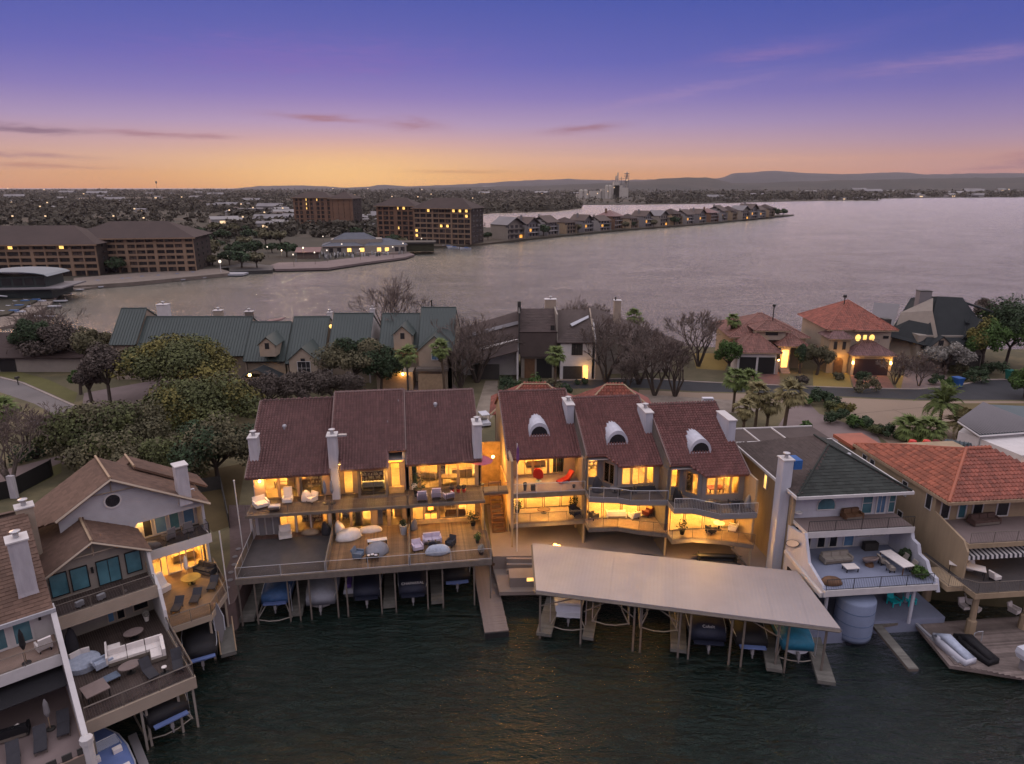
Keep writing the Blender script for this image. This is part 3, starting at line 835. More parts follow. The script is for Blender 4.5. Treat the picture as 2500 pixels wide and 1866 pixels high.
# houses along the far spit of land: one of each kind, then individuals
def lake_house(kind, seed, label):
    t = thing('lake_house', label, 'house', (0, 0, 1.1), 0, 'lake houses along the far spit')
    rnd = random.Random(seed); L = rnd.uniform(12, 16); D = 16; st = 3; sh = 2.9; H_ = st * sh
    wm = ['fargrey', 'tanstucco', 'farwhite', 'tan', 'brickwall'][kind % 5]; rm = ['farbrown', 'condoroof', 'farbrown', 'fargrey', 'maroon'][kind % 5]
    MB().box(0, 2, 0, L, D, H_).box(0, 0, 0, .4, 2, H_ * .8).box(L - .4, 0, 0, L, 2, H_ * .8).build('wall', wm, t)
    rf = MB()
    if kind % 3 == 0:   # gable to the lake
        for a, b in (((-.6), L / 2), (L + .6, L / 2)):
            rf.slab([(a, -.5, H_ - .3), (b, -.5, H_ + 4), (b, D, H_ + 4), (a, D, H_ - .3)], .25)
        MB().quad((0, 1.98, H_), (L, 1.98, H_), (L / 2, 1.98, H_ + 3.9)).build('gable', wm, t)
    elif kind % 3 == 1:
        hip(rf, 0, 0, L, D, H_ + .002, 4, .7)
    else:
        rf.slab([(-.5, -.5, H_ - .2), (L + .5, -.5, H_ - .2), (L + .5, D * .5, H_ + 4.2), (-.5, D * .5, H_ + 4.2)], .25)
        rf.slab([(-.5, D * .5, H_ + 3.2), (L + .5, D * .5, H_ + 3.2), (L + .5, D, H_ + 0), (-.5, D, H_ + 0)], .25)
        MB().box(0, 5, H_, .3, D - 2, H_ + 1.6).box(L - .3, 5, H_, L, D - 2, H_ + 1.6).build('parapet', wm, t)
    rf.build('roof', rm, t)
    MB().box(.3, .5, 0, L - .3, 1.9, .5).build('plinth', 'stonewall', t)
    for s_ in (1, 2):
        MB().box(.4, .1, s_ * sh - .15, L - .4, 2, s_ * sh).build('balcony', 'greytrim' if kind % 2 else 'whitepaint', t)
        rb_ = MB().box(.4, .1, s_ * sh + .85, L - .4, .16, s_ * sh + .92)
        for k in range(9): rb_.box(.4 + (L - .9) * k / 8, .1, s_ * sh, .46 + (L - .9) * k / 8, .16, s_ * sh + .9)
        rb_.build('railing', 'fargrey', t)
    n = 4
    for s_ in range(st):
        for k in range(n):
            x0 = L * (k + .2) / n
            MB().box(x0, 1.93, s_ * sh + .5, x0 + L * .6 / n, 2.05, s_ * sh + 2.3).build('window', 'lit2' if rnd.random() < .035 else 'far_pane', t)
    if kind % 2 == 0: MB().box(L * .2, 9, H_, L * .2 + 1.2, 10.2, H_ + 5).build('chimney', wm, t)
    return t
protos = []
looks = ['white gabled', 'tan hip-roofed', 'grey mono-pitched', 'cream gabled', 'dark red hip-roofed']
spots = [(-6, 452), (8, 474), (22, 492), (37, 510), (52, 527), (66, 545), (80, 562), (96, 578), (111, 595), (127, 611), (142, 626), (158, 642), (174, 659), (190, 677), (206, 695), (222, 713), (238, 731), (254, 750), (270, 769), (286, 787)]
ordn = ['first', 'second', 'third', 'fourth', 'fifth', 'sixth', 'seventh', 'eighth', 'ninth', 'tenth', 'eleventh', 'twelfth', 'thirteenth', 'fourteenth', 'fifteenth', 'sixteenth', 'seventeenth', 'eighteenth', 'nineteenth', 'twentieth']
rnd = random.Random(21)
for i, (x, y) in enumerate(spots):
    k = [3, 0, 2, 1, 0, 2, 4, 1, 0, 3, 1, 2, 0, 4, 2, 1, 3, 0, 2, 1][i]
    lab = '%s house on the far spit, %s from the apartment tower' % (looks[k], ordn[i])
    have = [p for p in protos if p[0] == k]
    if not have:
        h = lake_house(k, k + 3, lab); protos.append((k, h))
    else: h = copy_tree(have[0][1], label=lab)
    h.location = (x + 3, y + 4, 1.1); h.rotation_euler = (0, 0, R(49 + rnd.uniform(-9, 5))); s_ = rnd.uniform(.92, 1.12); h.scale = (s_, s_, s_ * rnd.uniform(.92, 1.15))

# cement works far off
cm_ = mat('pale_cement_sheds', (.5, .47, .42), .8, .1, .1); M['cem'] = cm_
cw = thing('cement_works', 'pale cement works with silos and twin stacks on the far shore', 'factory', (262, 1990, 1.1), 0); cw.scale = (1.15, 1, 1.0)
b_ = MB()
for x0, x1, h in ((-55, -40, 14), (-38, -8, 20), (-10, 15, 26), (15, 42, 36), (20, 34, 46), (42, 56, 30), (-70, -57, 12)): b_.box(x0, 0, 0, x1, 22, h)
b_.build('hall', 'cem', cw)
for x, r_, h in ((-60, 5, 22), (-49, 5, 22), (2, 4, 34), (10, 4, 34)):
    MB().lathe(x, -6, [(r_, 0), (r_, h), (r_ * .4, h + 3)], 12).build('silo', 'cem', cw)
for x, h in ((30, 70), (52, 72), (26, 62)):
    MB().lathe(x, 8, [(1.8, 0), (1.5, h)], 8).build('stack', 'cem', cw)
st = MB()
for x in (24, 38, 48, 56):
    st.tube([(x, 2, 0), (x, 2, 58)], .6, 4)
for z in range(20, 58, 8): st.tube([(24, 2, z), (56, 2, z + 4)], .5, 4)
for z in (46, 60, 66): st.box(46, 0, z, 57, 12, z + 2)
st.build('gantry', 'fargrey', cw)
for x, z in ((-62, 10), (-45, 12), (-20, 14), (5, 20), (20, 30), (50, 50)): MB().ball(x, -9, z, 1.3, n=6, m_=4).build('lamp', 'litfar', cw)

# town: pale roofs and sheds among the trees
rnd = random.Random(33)
def shed(L, D, H_, rm, wm, lit_=False):
    t = thing('town_building', 'small pale far building among the trees of the town', 'building', (0, 0, 1), 0, 'far buildings scattered through the wooded town')
    MB().box(0, 0, 0, L, D, H_).build('wall', wm, t)
    MB().slab([(-.5, -.5, H_), (L + .5, -.5, H_), (L + .5, D / 2, H_ + L * .12), (-.5, D / 2, H_ + L * .12)], .3).slab([(-.5, D + .5, H_), (L + .5, D + .5, H_), (L + .5, D / 2, H_ + L * .12), (-.5, D / 2, H_ + L * .12)], .3).build('roof', rm, t)
    MB().box(L * .3, -.1, 1, L * .7, 0, H_ * .7).build('window', 'litfar' if lit_ else 'far_pane', t)
    return t
kinds = [shed(16, 10, 4, 'farwhite', 'fargrey'), shed(24, 12, 5, 'farwhite', 'farwhite', True), shed(12, 9, 4.5, 'farbrown', 'farwhite'), shed(34, 16, 6, 'fargrey', 'farwhite'), shed(14, 9, 4, 'fargrey', 'farwhite', True)]
used = [False] * 5; placed = 0
zones = [(0, 700, 470, 500, 34), (500, 700, 500, 560, 26), (860, 940, 520, 560, 8), (100, 420, 500, 525, 8), (1150, 1430, 462, 480, 8), (1880, 2500, 462, 480, 46), (1700, 2480, 481, 489, 26), (2000, 2500, 448, 462, 30)]
zn = ['on the far left plain', 'in the town left of the brick tower', 'between the two apartment towers', 'behind the low apartment blocks', 'beyond the far spit', 'on the wooded plain across the wide lake', 'at the water line of the far right shore', 'on the far right hillside']
for zi, (x0, x1, y0, y1, n) in enumerate(zones):
    m_ = 0
    for _ in range(n * 12):
        if m_ >= n: break
        a, b = rnd.uniform(x0, x1), rnd.uniform(y0, y1)
        z0 = 1.1
        if b < 462: X, Y, _z = survey(a, b + 12, 1); Y = min(Y, 4300); z0 = 1.1 + max(0, (463 - b) / _F * Y)
        else: X, Y, _z = survey(a, b, 1)
        if not inpoly(X, Y, far_poly) or Y < 320 or (Y < 900 and X > -62) or (180 < X < 480 and 1850 < Y < 2200): continue
        k = rnd.randrange(5)
        if not used[k]: o = kinds[k]; used[k] = True
        else: o = copy_tree(kinds[k])
        o['label'] = ['pale pitched-roofed building', 'white shed with a glowing front', 'brown-roofed pale building', 'long grey-roofed hall', 'grey-roofed building with a glowing front'][k] + ' ' + zn[zi]; o['group'] = 'far buildings ' + zn[zi]
        s_ = max(1.0, Y / 1500) * rnd.uniform(.7, 1.2)
        if z0 > 2:
            z0 = max(1.1, z0)
            for ch in o.children: pass
        o.location = (X, Y, z0 if Y > 3600 else 1.1); o.rotation_euler = (0, 0, R(rnd.uniform(-35, 35))); o.scale = (s_, s_, s_ * .9); m_ += 1
wh = [(555, 1, 508, 60, 20), (690, 1, 526, 30, 12), (905, 1, 548, 34, 12), (620, 1, 518, 44, 16)]
for i, (px, _, py, L, D) in enumerate(wh):
    X, Y, _z = survey(px, py, 1)
    t = thing('warehouse', ['long white roofed warehouse behind the low brown apartment block', 'white low shed left of the brick town tower', 'white floodlit shed between the two apartment towers', 'wide pale warehouse among trees between apartment block and town tower'][i], 'warehouse', (X - L / 2, Y, 1.1), 5)
    MB().box(0, 0, 0, L, D, 4).build('wall', 'fargrey', t); MB().box(-1, -1, 4, L + 1, D + 1, 4.6).build('roof', 'farwhite', t)
    for k in range(4): MB().box(L * (k + .3) / 4, -.1, .5, L * (k + .7) / 4, 0, 3).build('door', 'far_pane' if i % 2 else 'litfar', t)
wt = tag(MB().lathe(0, 0, [(.8, 0), (.5, 46)], 6).lathe(0, 0, [(.8, 44), (4, 48), (4, 54), (1, 57)], 8).build('water_tower', 'farbrown'), 'thin tower sticking up on the left horizon', 'tower')
wt.location = (-1650, 3300, 1)
# lamps of the town
lm = shared_box('street_lamp', 1, 1, 1, 'litfar')
for i in range(52):
    a, b = rnd.uniform(0, 1200) if i % 3 else rnd.uniform(1900, 2500), rnd.uniform(466, 545)
    X, Y, _z = survey(a, b, 5)
    if not inpoly(X, Y, far_poly) or (Y < 900 and X > -62) or Y < 350: continue
    o = bpy.data.objects.new('street_lamp', lm); COL.objects.link(o); s_ = Y / 1100 + .5; o.scale = (s_, s_, s_); o.location = (X, Y, 7 + Y / 400)
    tag(o, 'tiny glowing lamp of the far wooded town', 'lamp', 'lamps glowing in the far town')
# ================================================================ LEFT MAROON-ROOFED TERRACE (three townhouses)
FA = Fr(-22.3, 48.6, 8.6)
def chimney(parent, x0, y0, z0, x1, y1, z1, m_='chimney', flue=True, name='chimney', capm='whitepaint', taper=0.0):
    c = MB()
    if taper:
        c.rings([[(x0 - taper, y0 - taper, z0), (x1 + taper, y0 - taper, z0), (x1 + taper, y1 + taper, z0), (x0 - taper, y1 + taper, z0)][::1],
                 [(x0, y0, z0 + .5), (x1, y0, z0 + .5), (x1, y1, z0 + .5), (x0, y1, z0 + .5)], [(x0, y0, z1), (x1, y0, z1), (x1, y1, z1), (x0, y1, z1)]])
    else: c.box(x0, y0, z0, x1, y1, z1)
    o = c.build(name, m_, parent)
    MB().box(x0 - .08, y0 - .08, z1, x1 + .08, y1 + .08, z1 + .1).build('chimney_cap', capm, o)
    if flue:
        xm, ym = (x0 + x1) / 2, (y0 + y1) / 2
        MB().lathe(xm, ym, [(.16, z1 + .1), (.16, z1 + .45), (.3, z1 + .47), (.3, z1 + .55), (.05, z1 + .62)], 10).build('flue', 'cap', o)
    return o
def slope_roof(parent, x0, x1, ye, ze, yr, zr, yb, zb, m_, tile=None, tw=.27, tl=.31, th=.2, wall='stucco', front=None, walls=True, holes=()):
    """roof with one slope towards the water and one behind; 'front' may give a broken eave line as (x, y) points"""
    s_ = (zr - ze) / (yr - ye)
    fp = front or [(x0, ye), (x1, ye)]
    pts = [(x, y, zr - s_ * (yr - y)) for x, y in fp] + [(x1, yr, zr), (x0, yr, zr)]
    rf = MB().slab(pts, th)
    rf.slab([(x0, yr + .003, zr), (x1, yr + .003, zr), (x1, yb, zb), (x0, yb, zb)], th)
    o = rf.build('roof', m_, parent)
    if tile:
        tiles(pts, tw, tl, o, tile)
        tiles([(x0, yr, zr), (x1, yr, zr), (x1, yb, zb), (x0, yb, zb)], tw * 2, tl * 2, o, tile)
    mb = MB().tube([(x0, yr, zr + .04), (x1, yr, zr + .04)], .11, 6)
    for x in (x0, x1): mb.tube([(x, pts[0][1] if x == x0 else fp[-1][1], (pts[0][2] if x == x0 else pts[len(fp) - 1][2]) + .05), (x, yr, zr + .05)], .07, 5)
    mb.build('ridge_cap', mat('verge_trim', (.21, .15, .14), .7), o)
    if walls:
        g = MB()
        for x in (x0 + .25, x1 - .25):
            zf = zr - s_ * (yr - (ye + 2))
            g.prism([(0, 0), (1, 0), (1, 1)], 0, 0.001) if False else None
            A = [(ye + 2, 2.5), (yb, 2.5), (yb, zb - th), (yr, zr - th - .02), (ye + 2, zf - th - .02)]
            i = len(g.v)
            for dx in (-.12, .12): g.v += [(x + dx, y, z) for y, z in A]
            n = len(A)
            g.f.append(tuple(range(i + n - 1, i - 1, -1))); g.f.append(tuple(range(i + n, i + 2 * n)))
            for k in range(n):
                k2 = (k + 1) % n; g.f.append((i + k, i + k2, i + n + k2, i + n + k))
        g.box(x0 + .37, yb - .3, 2.5, x1 - .37, yb - .1, zb - th)
        g.build('side_walls', wall, parent)
    return o
def vent(parent, x, y, z, m_='palegrey', s_=.22):
    return MB().lathe(x, y, [(s_ * .6, z - .15), (s_ * .6, z + .1), (s_, z + .12), (s_ * .8, z + .26), (.03, z + .34)], 8).build('roof_vent', m_, parent)
def room(parent, x0, x1, y0, y1, z0, z1, wall='warmwall', floor='palewood', power=110, n=2, col=(1.0, .48, .10), side=True):
    r_ = MB()
    r_.box(x0, y1, z0, x1, y1 + .12, z1)
    if side: r_.box(x0 - .02, y0 + .1, z0, x0 + .06, y1, z1).box(x1 - .06, y0 + .1, z0, x1 + .02, y1, z1)
    r_.build('room_wall', wall, parent)
    MB().box(x0, y0, z0 - .02, x1, y1, z0 + .035).build('floor', floor, parent)
    MB().box(x0, y0, z1 - .04, x1, y1, z1).build('ceiling', 'whitepaint', parent)
    power *= 2.7
    for k in range(n):
        light(parent, (x0 + (x1 - x0) * (k + .5) / n, (y0 + y1) / 2, z1 - .35), power, .12, col)
        MB().lathe(x0 + (x1 - x0) * (k + .5) / n, (y0 + y1) / 2, [(.12, z1 - .09), (.12, z1 - .045)], 8).build('ceiling_lamp', 'downlight', parent)

deck_lab = ['grey-decked left townhouse of the left maroon-roofed terrace', 'middle townhouse of the left maroon-roofed terrace with covered furniture on its plank deck', 'right townhouse of the left maroon-roofed terrace beside the stair gap']
WX = [0, 7.1, 13.9, 20.8]
EAV = [dict(ye=6.9, ze=10.25, yr=15.8, zr=14.6), dict(ye=6.6, ze=10.62, yr=15.2, zr=15.35), dict(ye=7.1, ze=10.55, yr=15.1, zr=15.1)]
HA = []
for i in range(3):
    W = WX[i + 1] - WX[i]
    t = FA.thing('townhouse', deck_lab[i], 'townhouse', WX[i], 0, 0, 0, 'townhouses of the left terrace'); HA.append(t)
    MB().box(0, 0, 4.15, W, 9.2, 4.48).build('deck_slab', 'greytrim', t)
    MB().box(-.02, -.16, 4.05, W + .02, -.002, 4.56).build('fascia', 'greytrim', t)
    if i == 0:
        MB().box(.1, .04, 4.482, W - .1, 6.4, 4.52).build('deck_coating', 'deckgrey', t)
        boards(t, .1, 6.42, W - .1, 7.4, 4.482, mat('red_brown_boards', (.13, .075, .06), .8, .2, 1.5, island=.2, stretch=(1, 8, 1)))
    else: boards(t, .1, .03, W - .1, 7.4, 4.482, 'deckwood')
    # lower room behind the deck, then the balcony and the upper room
    bx0, bx1 = .2, W - .2
    room(t, bx0, bx1, 7.45, 13.6, 4.5, 7.2, 'warmwall', 'palewood', [50, 75, 85][i], 2)
    MB().box(-.04, 5.2, 7.22, W + .04, 14, 7.47).build('balcony_slab', 'greytrim', t)
    MB().box(-.06, 5.02, 7.3, W + .06, 5.198, 7.56).build('balcony_fascia', 'greytrim', t)
    boards(t, .1, 5.25, W - .1, 8.35, 7.472, mat('dark_balcony_boards', (.11, .08, .06), .8, .25, 1.5, island=.2, stretch=(1, 8, 1)), .2)
    room(t, bx0, bx1, 8.4, 13.8, 7.5, 10.6, 'warmwall', 'palewood', [95, 105, 110][i], 2)
    # window walls, one lit opening after another
    def glazed(y, z0, z1, xs, frame, posts):
        for a, b in xs:
            window(t, a, z0, b, z1, y, 'clear', frame, .07, 1 if b - a > 1.4 else 0, 0, .06)
        f_ = MB(); prev = bx0
        for a, b in list(xs) + [(bx1, bx1)]:
            if a - prev > .03: MB().box(prev, y - .08, z0, a, y + .1, z1).build('wall_pier', posts, t)
            prev = b
    if i == 0:
        glazed(7.35, 4.5, 7.12, [(2.3, 3.7), (3.8, 5.0), (5.1, 6.6)], 'palewood', 'whitepaint')
        for a in (.5, 1.15, 1.8): MB().box(a, 7.15, 4.5, a + .5, 7.25, 6.9).build('shutter', 'fargrey', t)
        glazed(8.35, 7.6, 10.4, [(1.1, 2.3), (2.4, 4.0), (4.1, 6.3)], 'palewood', 'tilefloor')
    elif i == 1:
        glazed(7.35, 4.5, 7.12, [(.4, 1.5), (1.6, 3.4), (3.9, 4.9), (5.1, 6.3)], 'palewood', 'palewood')
        glazed(8.35, 7.6, 10.4, [(1.0, 1.9), (2.5, 4.9), (5.3, 6.2)], 'greytrim', 'palewood')
        # glazed bay that pushes out over the balcony
        by = 7.3
        b0 = MB().box(2.35, by, 7.5, 2.5, 8.3, 10.3).box(4.9, by, 7.5, 5.05, 8.3, 10.3).box(2.35, by, 7.5, 5.05, by + .16, 7.62); b0.build('bay_posts', 'greytrim', t)
        window(t, 2.5, 7.62, 4.9, 10.2, by + .08, 'clear', 'greytrim', .09, 1, 0)
        MB().box(5.1, by + .6, 7.5, 6.5, 8.25, 8.1).build('bay_bench', 'warmwall2', t)
    else:
        glazed(7.35, 4.9, 7.12, [(.3, 1.4), (1.5, 2.7), (2.8, 4.5), (4.6, 6.3)], 'greytrim', 'palewood')
        MB().box(.2, 7.2, 4.5, W - .2, 7.33, 4.9).build('window_sill_wall', 'warmwall', t)
        for a, z in ((1.5, 5.0), (2.1, 5.0), (1.8, 5.9), (3.0, 6.3)): MB().box(a, 7.18, z, a + .5, 7.24, z + .5).build('lit_pane', 'lit2', t)
        glazed(8.35, 7.6, 10.6, [(.4, 1.1), (1.2, 3.0), (3.1, 4.7), (4.8, 6.4)], 'palewood', 'palewood')
    e = EAV[i]
    if i == 1:
        s_ = (e['zr'] - e['ze']) / (e['yr'] - e['ye'])
        front = [(0, 7.6), (.95, 7.6), (.97, e['ye']), (5.2, e['ye']), (5.22, 8.3), (W, 8.3)]
        slope_roof(t, 0, W, e['ye'], e['ze'], e['yr'], e['zr'], 21, 11.8, 'maroon', 'maroon', front=front)
    else:
        slope_roof(t, -.15 if i == 0 else 0, W, e['ye'], e['ze'], e['yr'], e['zr'], 21, 11.8, 'maroon', 'maroon')
    rail(t, [(0.05, 5.12), (W - .05, 5.12)], 7.55, .95, True, 'greytrim', 3.5, toprad=.018)
    rail(t, [(0.05, -.06), (W - .05, -.06)], 4.56, 1.0, True, 'palegrey', 3.5, toprad=.02)
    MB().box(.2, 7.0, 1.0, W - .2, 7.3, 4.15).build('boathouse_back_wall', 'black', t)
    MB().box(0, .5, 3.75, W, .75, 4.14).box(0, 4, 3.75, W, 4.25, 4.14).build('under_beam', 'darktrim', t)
for i in (1, 2):
    for k in (0, 1):
        x_ = [1.8, 5.0][k]; light(HA[i], (x_, 6.7, 6.8), 27, .1); MB().lathe(x_, 6.7, [(.1, 7.15), (.1, 7.195)], 8).build('soffit_fill_lamp', 'downlight', HA[i])  # lamps added under the balcony to spread window glow over the decks
for k in (1.6, 5.2): light(HA[0], (k, 7.3, 9.8), 24, .1); light(HA[2], (k, 7.4, 10.0), 24, .1); light(HA[1], (k, 6.9, 9.7), 18, .1)  # unseen outdoor lights added to warm the upper balconies
t = HA[0]
chimney(t, .0, 8.7, 10.9, .75, 9.9, 13.3, taper=.05)
vent(t, 2.6, 12.2, 13.0)
rail(t, [(.06, 0), (.06, 6.6)], 4.5, 1.0, False, 'palegrey', 2.2)
MB().box(.0, .1, 4.5, .04, 6.6, 5.45).build('side_screen', 'greytrim', t)
MB().box(-.1, 6.6, 4.5, .12, 7.4, 7.2).build('side_wall', 'whitepaint', t)
MB().ball(.75, 8.15, 9.4, .13, n=8, m_=5).build('wall_lamp', 'bulb', t); light(t, (.85, 7.8, 9.3), 16, .1)
t = HA[1]
chimney(t, -.05, 7.3, 10.6, .75, 8.4, 13.6)
MB().box(.0, 7.35, 7.5, .7, 8.3, 10.7).build('chimney_breast', 'stucco', t)
MB().box(.75, 7.8, 13.4, 1.6, 8.2, 13.55).build('flue_bracket', 'cap', t)
MB().box(-.05, 0, 4.5, .05, 7.3, 5.5).build('deck_divider', 'greytrim', t)
vent(t, 5.2, 11.6, 13.1); vent(t, 6.2, 14.0, 14.4)
t = HA[2]
chimney(t, 6.2, 7.2, 10.8, 6.95, 9.0, 14.0, taper=.03)
MB().box(-.04, 0, 4.5, .04, 7.3, 5.3).build('deck_divider', 'greytrim', t)
vent(t, 3.0, 13.2, 14.2); MB().box(6.7, 5.2, 4.5, 6.85, 9, 7.2).build('end_screen', 'warmwall2', t)
rail(t, [(6.85, 0), (6.85, 5.2)], 4.5, 1.0, True, 'greytrim', 1.7)
MB().box(.4, 8.2, 7.6, .9, 8.28, 8.2).build('sill', 'whitepaint', t)
# spindly posts of the boat slips under the deck
for k, x in enumerate([.05, 1.3, 3.9, 4.7, 5.6, 7.8, 8.6, 11.4, 12.6, 15.3, 16.6, 19.3, 20.7]):
    u = 0 if x < 7.1 else (1 if x < 13.9 else 2)
    MB().box(x - WX[u] - .06, .2, -1.5, x - WX[u] + .06, .32, 4.1).build('slip_post', 'greytrim', HA[u])

# stair gap and catwalk between the two terraces
t = FA.thing('outdoor_staircase', 'lit wooden stairs and catwalk in the gap between the two terraces', 'staircase', 21.0, 6.0, 2.5)
st = MB()
for k in range(12): MB().box(.9, 2.0 + k * .28, .35 * k + .1, 2.1, 2.32 + k * .28, .35 * k + .16).build('step', 'wood', t)
MB().bar((.9, 2, .1), (.9, 5.4, 4.1), .06).bar((2.1, 2, .1), (2.1, 5.4, 4.1), .06).build('stringer', 'wood', t)
MB().box(-.1, .8, 4.7, 2.7, 2.2, 4.95).build('catwalk', 'greytrim', t)
rail(t, [(-.1, .85), (2.7, .85)], 4.95, .9, False, 'greytrim', 1.3)
MB().box(-.15, 3.0, 0, -.03, 9, 8.0).build('gap_wall', 'warmwall', t)
MB().box(-.02, 8.6, 0, 2.6, 8.75, 7).build('gap_back_wall', 'warmwall2', t)
MB().box(2.3, 2.6, 0, 2.42, 7, 5.0).build('gap_screen', 'warmwall2', t)
light(t, (1.0, 5.0, 6.6), 90, .15); light(t, (.7, 1.2, 3.6), 60, .15)
MB().ball(1.3, 4.8, 6.9, .14).build('lamp', 'bulb', t)

# ================================================================ RIGHT MAROON-ROOFED TERRACE (three townhouses with barrel dormers)
FB = Fr(0.3, 56.9, 7)
labB = ['townhouse with a tiled terrace holding two red chairs, left end of the right terrace', 'middle townhouse of the right terrace with a white arched dormer between two chimneys', 'right townhouse of the right terrace, next to the white house']
HB = []
for i in range(3):
    W = 6.8; ox, oy = [(-.3, 0), (6.55, -3.0), (13.35, -6.0)][i]
    t = FB.thing('townhouse', labB[i], 'townhouse', ox, oy, 0, 0, 'townhouses of the right terrace'); HB.append(t)
    low = [(0, .15), (W, .15)] if i == 0 else ([(0, 1.5), (2.7, 1.4), (4.4, .5), (W, -.35)] if i == 1 else [(0, 1.5), (1.9, 1.6), (4.3, .9), (W, -.2)])
    up = [(0, .15), (W, .15)] if i == 0 else ([(0, 1.6), (2.5, 1.1), (3.5, .5), (W, .1)] if i == 1 else [(0, 1.5), (1.6, 1.3), (3.5, -.05), (W, -.15)])
    win = [(0, 4.1), (W, 4.1)] if i == 0 else [(0, 4.2), (1.7, 4.2), (2.8, 2.5), (W, 2.5)]
    eave = [(-.2 if i == 0 else 0, 1.7), (W, 1.7)] if i == 0 else [(0, 3.0), (1.75, 3.0), (2.85, 1.7), (W, 1.7)]
    def lay(poly, z0, z1, name, m_, back=9.0): return MB().prism(poly + [(W, back), (0, back)], z0, z1).build(name, m_, t)
    lay(low, 4.6, 4.98, 'deck_slab', 'greytrim'); lay(up, 7.55, 7.98, 'balcony_slab', 'greytrim' if i == 0 else 'fargrey')
    inb = lambda p: [(min(max(x, .06), W - .06), y + .08) for x, y in p]
    lay(inb(low), 4.982, 5.02, 'deck_floor', 'palewood'); MB().prism(inb(up) + [(W - .06, 4.05), (.06, 4.05)], 7.982, 8.02).build('terrace_floor', 'tilefloor' if i == 0 else 'deckgrey', t) if i == 0 else MB().prism(inb(up) + [(W - .06, 2.45), (2.85, 2.45), (1.7, 4.1), (.06, 4.1)], 7.982, 8.02).build('terrace_floor', 'deckgrey', t)
    for pth, z, gl in ((low, 5.0, True), (up, 8.0, i == 1)):
        if i == 0 and z == 8.0: rail(t, pth, z, .95, True, 'palegrey', 2.2)
        else: rail(t, pth, z, 1.0, True, 'palegrey' if z == 8 else 'greytrim', 1.6, bal=(i == 2 and z == 8.0))
    # rooms
    room(t, .2, W - .2, 3.2, 7.6, 5.02, 7.5, 'warmwall2', 'palewood', [70, 85, 85][i], 2)
    room(t, .2, W - .2, 4.35 if i == 0 else 3.15, 8.5, 8.02, 11.0, 'warmwall', 'palewood', 95, 2)
    # lower window wall
    xs = [(.3, 1.6), (1.7, 3.4), (3.5, 5.1), (5.2, 6.5)]
    for a, b in xs: window(t, a, 5.05, b, 7.45, 3.1, 'clear', 'greytrim', .06, 0, 0)
    light(t, (W / 2, 1.9, 7.15), [105, 95, 115][i], .12)
    if i == 0: light(t, (2.0, 2.6, 10.2), 20, .1); light(t, (5.0, 2.6, 10.2), 20, .1)  # unseen lights under the eave, added to make the terrace glow
    else: light(t, (W * .7, 1.6, 10.0), 9, .1)
    MB().lathe(W / 2, 1.9, [(.12, 7.5), (.12, 7.545)], 8).build('soffit_fill_lamp', 'downlight', t)
    # upper window wall follows the bay
    zt = lambda y: 10.8 + .488 * (y - 1.7) - .28
    wall = MB()
    def seg_wall(a, b, openings, z0=8.02, sill=8.9):
        d = Vector((b[0] - a[0], b[1] - a[1], 0)); L = d.length; d.normalize(); nrm = Vector((d.y, -d.x, 0))
        sub = bpy.data.objects.new('window_wall', None); COL.objects.link(sub); sub.parent = t; sub.location = (a[0], a[1], 0)
        sub.rotation_euler = (0, 0, math.atan2(d.y, d.x)); zh = min(zt(a[1]), zt(b[1])); w_ = MB(); pv = 0
        for (o0, o1, s0) in openings:
            w_.box(pv, -.08, z0, o0, .1, zh)
            if s0 > z0: w_.box(o0, -.08, z0, o1, .1, s0)
            w_.box(o0, -.08, zh - .35, o1, .1, zh)
            window(sub, o0, s0, o1, zh - .35, 0, 'clear', 'palewood', .08, 1 if o1 - o0 > 1.1 else 0, 0, .1)
            pv = o1
        w_.box(pv, -.08, z0, L, .1, zh)
        w_.build('wall', ['tilefloor', 'fargrey', 'fargrey'][i], sub)
    if i == 0: seg_wall(win[0], win[1], [(.9, 2.5, 8.1), (2.55, 4.0, 8.1), (4.05, 5.6, 8.1)])
    else:
        seg_wall(win[0], win[1], [(.35, 1.35, 8.8)]); seg_wall(win[1], win[2], [(.35, 1.7, 8.5)])
        seg_wall(win[2], win[3], [(.35, 1.25, 8.7), (1.3, 2.6, 8.7), (2.65, 3.4, 8.7)])
    slope_roof(t, -.2 if i == 0 else 0, W, 1.7, 10.8, 9.9, 14.8, 14.6, 12.2, 'maroon_b', 'maroon_b', front=eave, walls=False, wall='tanstucco')
    # party walls
    for x in ((-.02, 0.14), (W - .14, W + .02)):
        g = MB(); A = [(3.3, 2.5), (14.3, 2.5), (14.3, 12), (9.9, 14.5), (3.3, zt(3.3) - .02)]
        for q in x: g.v += [(q, y, z) for y, z in A]
        n = 5; g.f.append(tuple(range(n - 1, -1, -1))); g.f.append(tuple(range(n, 2 * n)))
        for k in range(n): g.f.append((k, (k + 1) % n, n + (k + 1) % n, n + k))
        g.build('party_wall', 'tanstucco' if i == 0 else 'greytrim', t)
    if i == 0: MB().box(-.1, .0, 4.6, .14, 3.3, 11.3).build('wing_wall', 'tanstucco', t)
    MB().box(W - .12, .9 if i == 0 else .3, 4.6, W + .03, 3.3, 10.9).build('wing_wall', 'tanstucco' if i != 1 else 'greytrim', t)
    # barrel dormer
    y0 = 4.3; xc = 3.15; r_ = 1.02; zb = 10.8 + .488 * (y0 - 1.7); d = MB(); ring = []
    back = lambda h: y0 + (h + .1) / .488
    n = 12
    for k in range(n + 1):
        a = math.pi * k / n; x, h = xc - r_ * math.cos(a), r_ * 1.3 * math.sin(a)
        ring.append((x, h))
    f1 = [(x, y0 - .1, zb + h - .05) for x, h in ring]; b1 = [(x, back(h) + .25, zb + h) for x, h in ring]
    for k in range(n): d.quad(f1[k], f1[k + 1], b1[k + 1], b1[k])
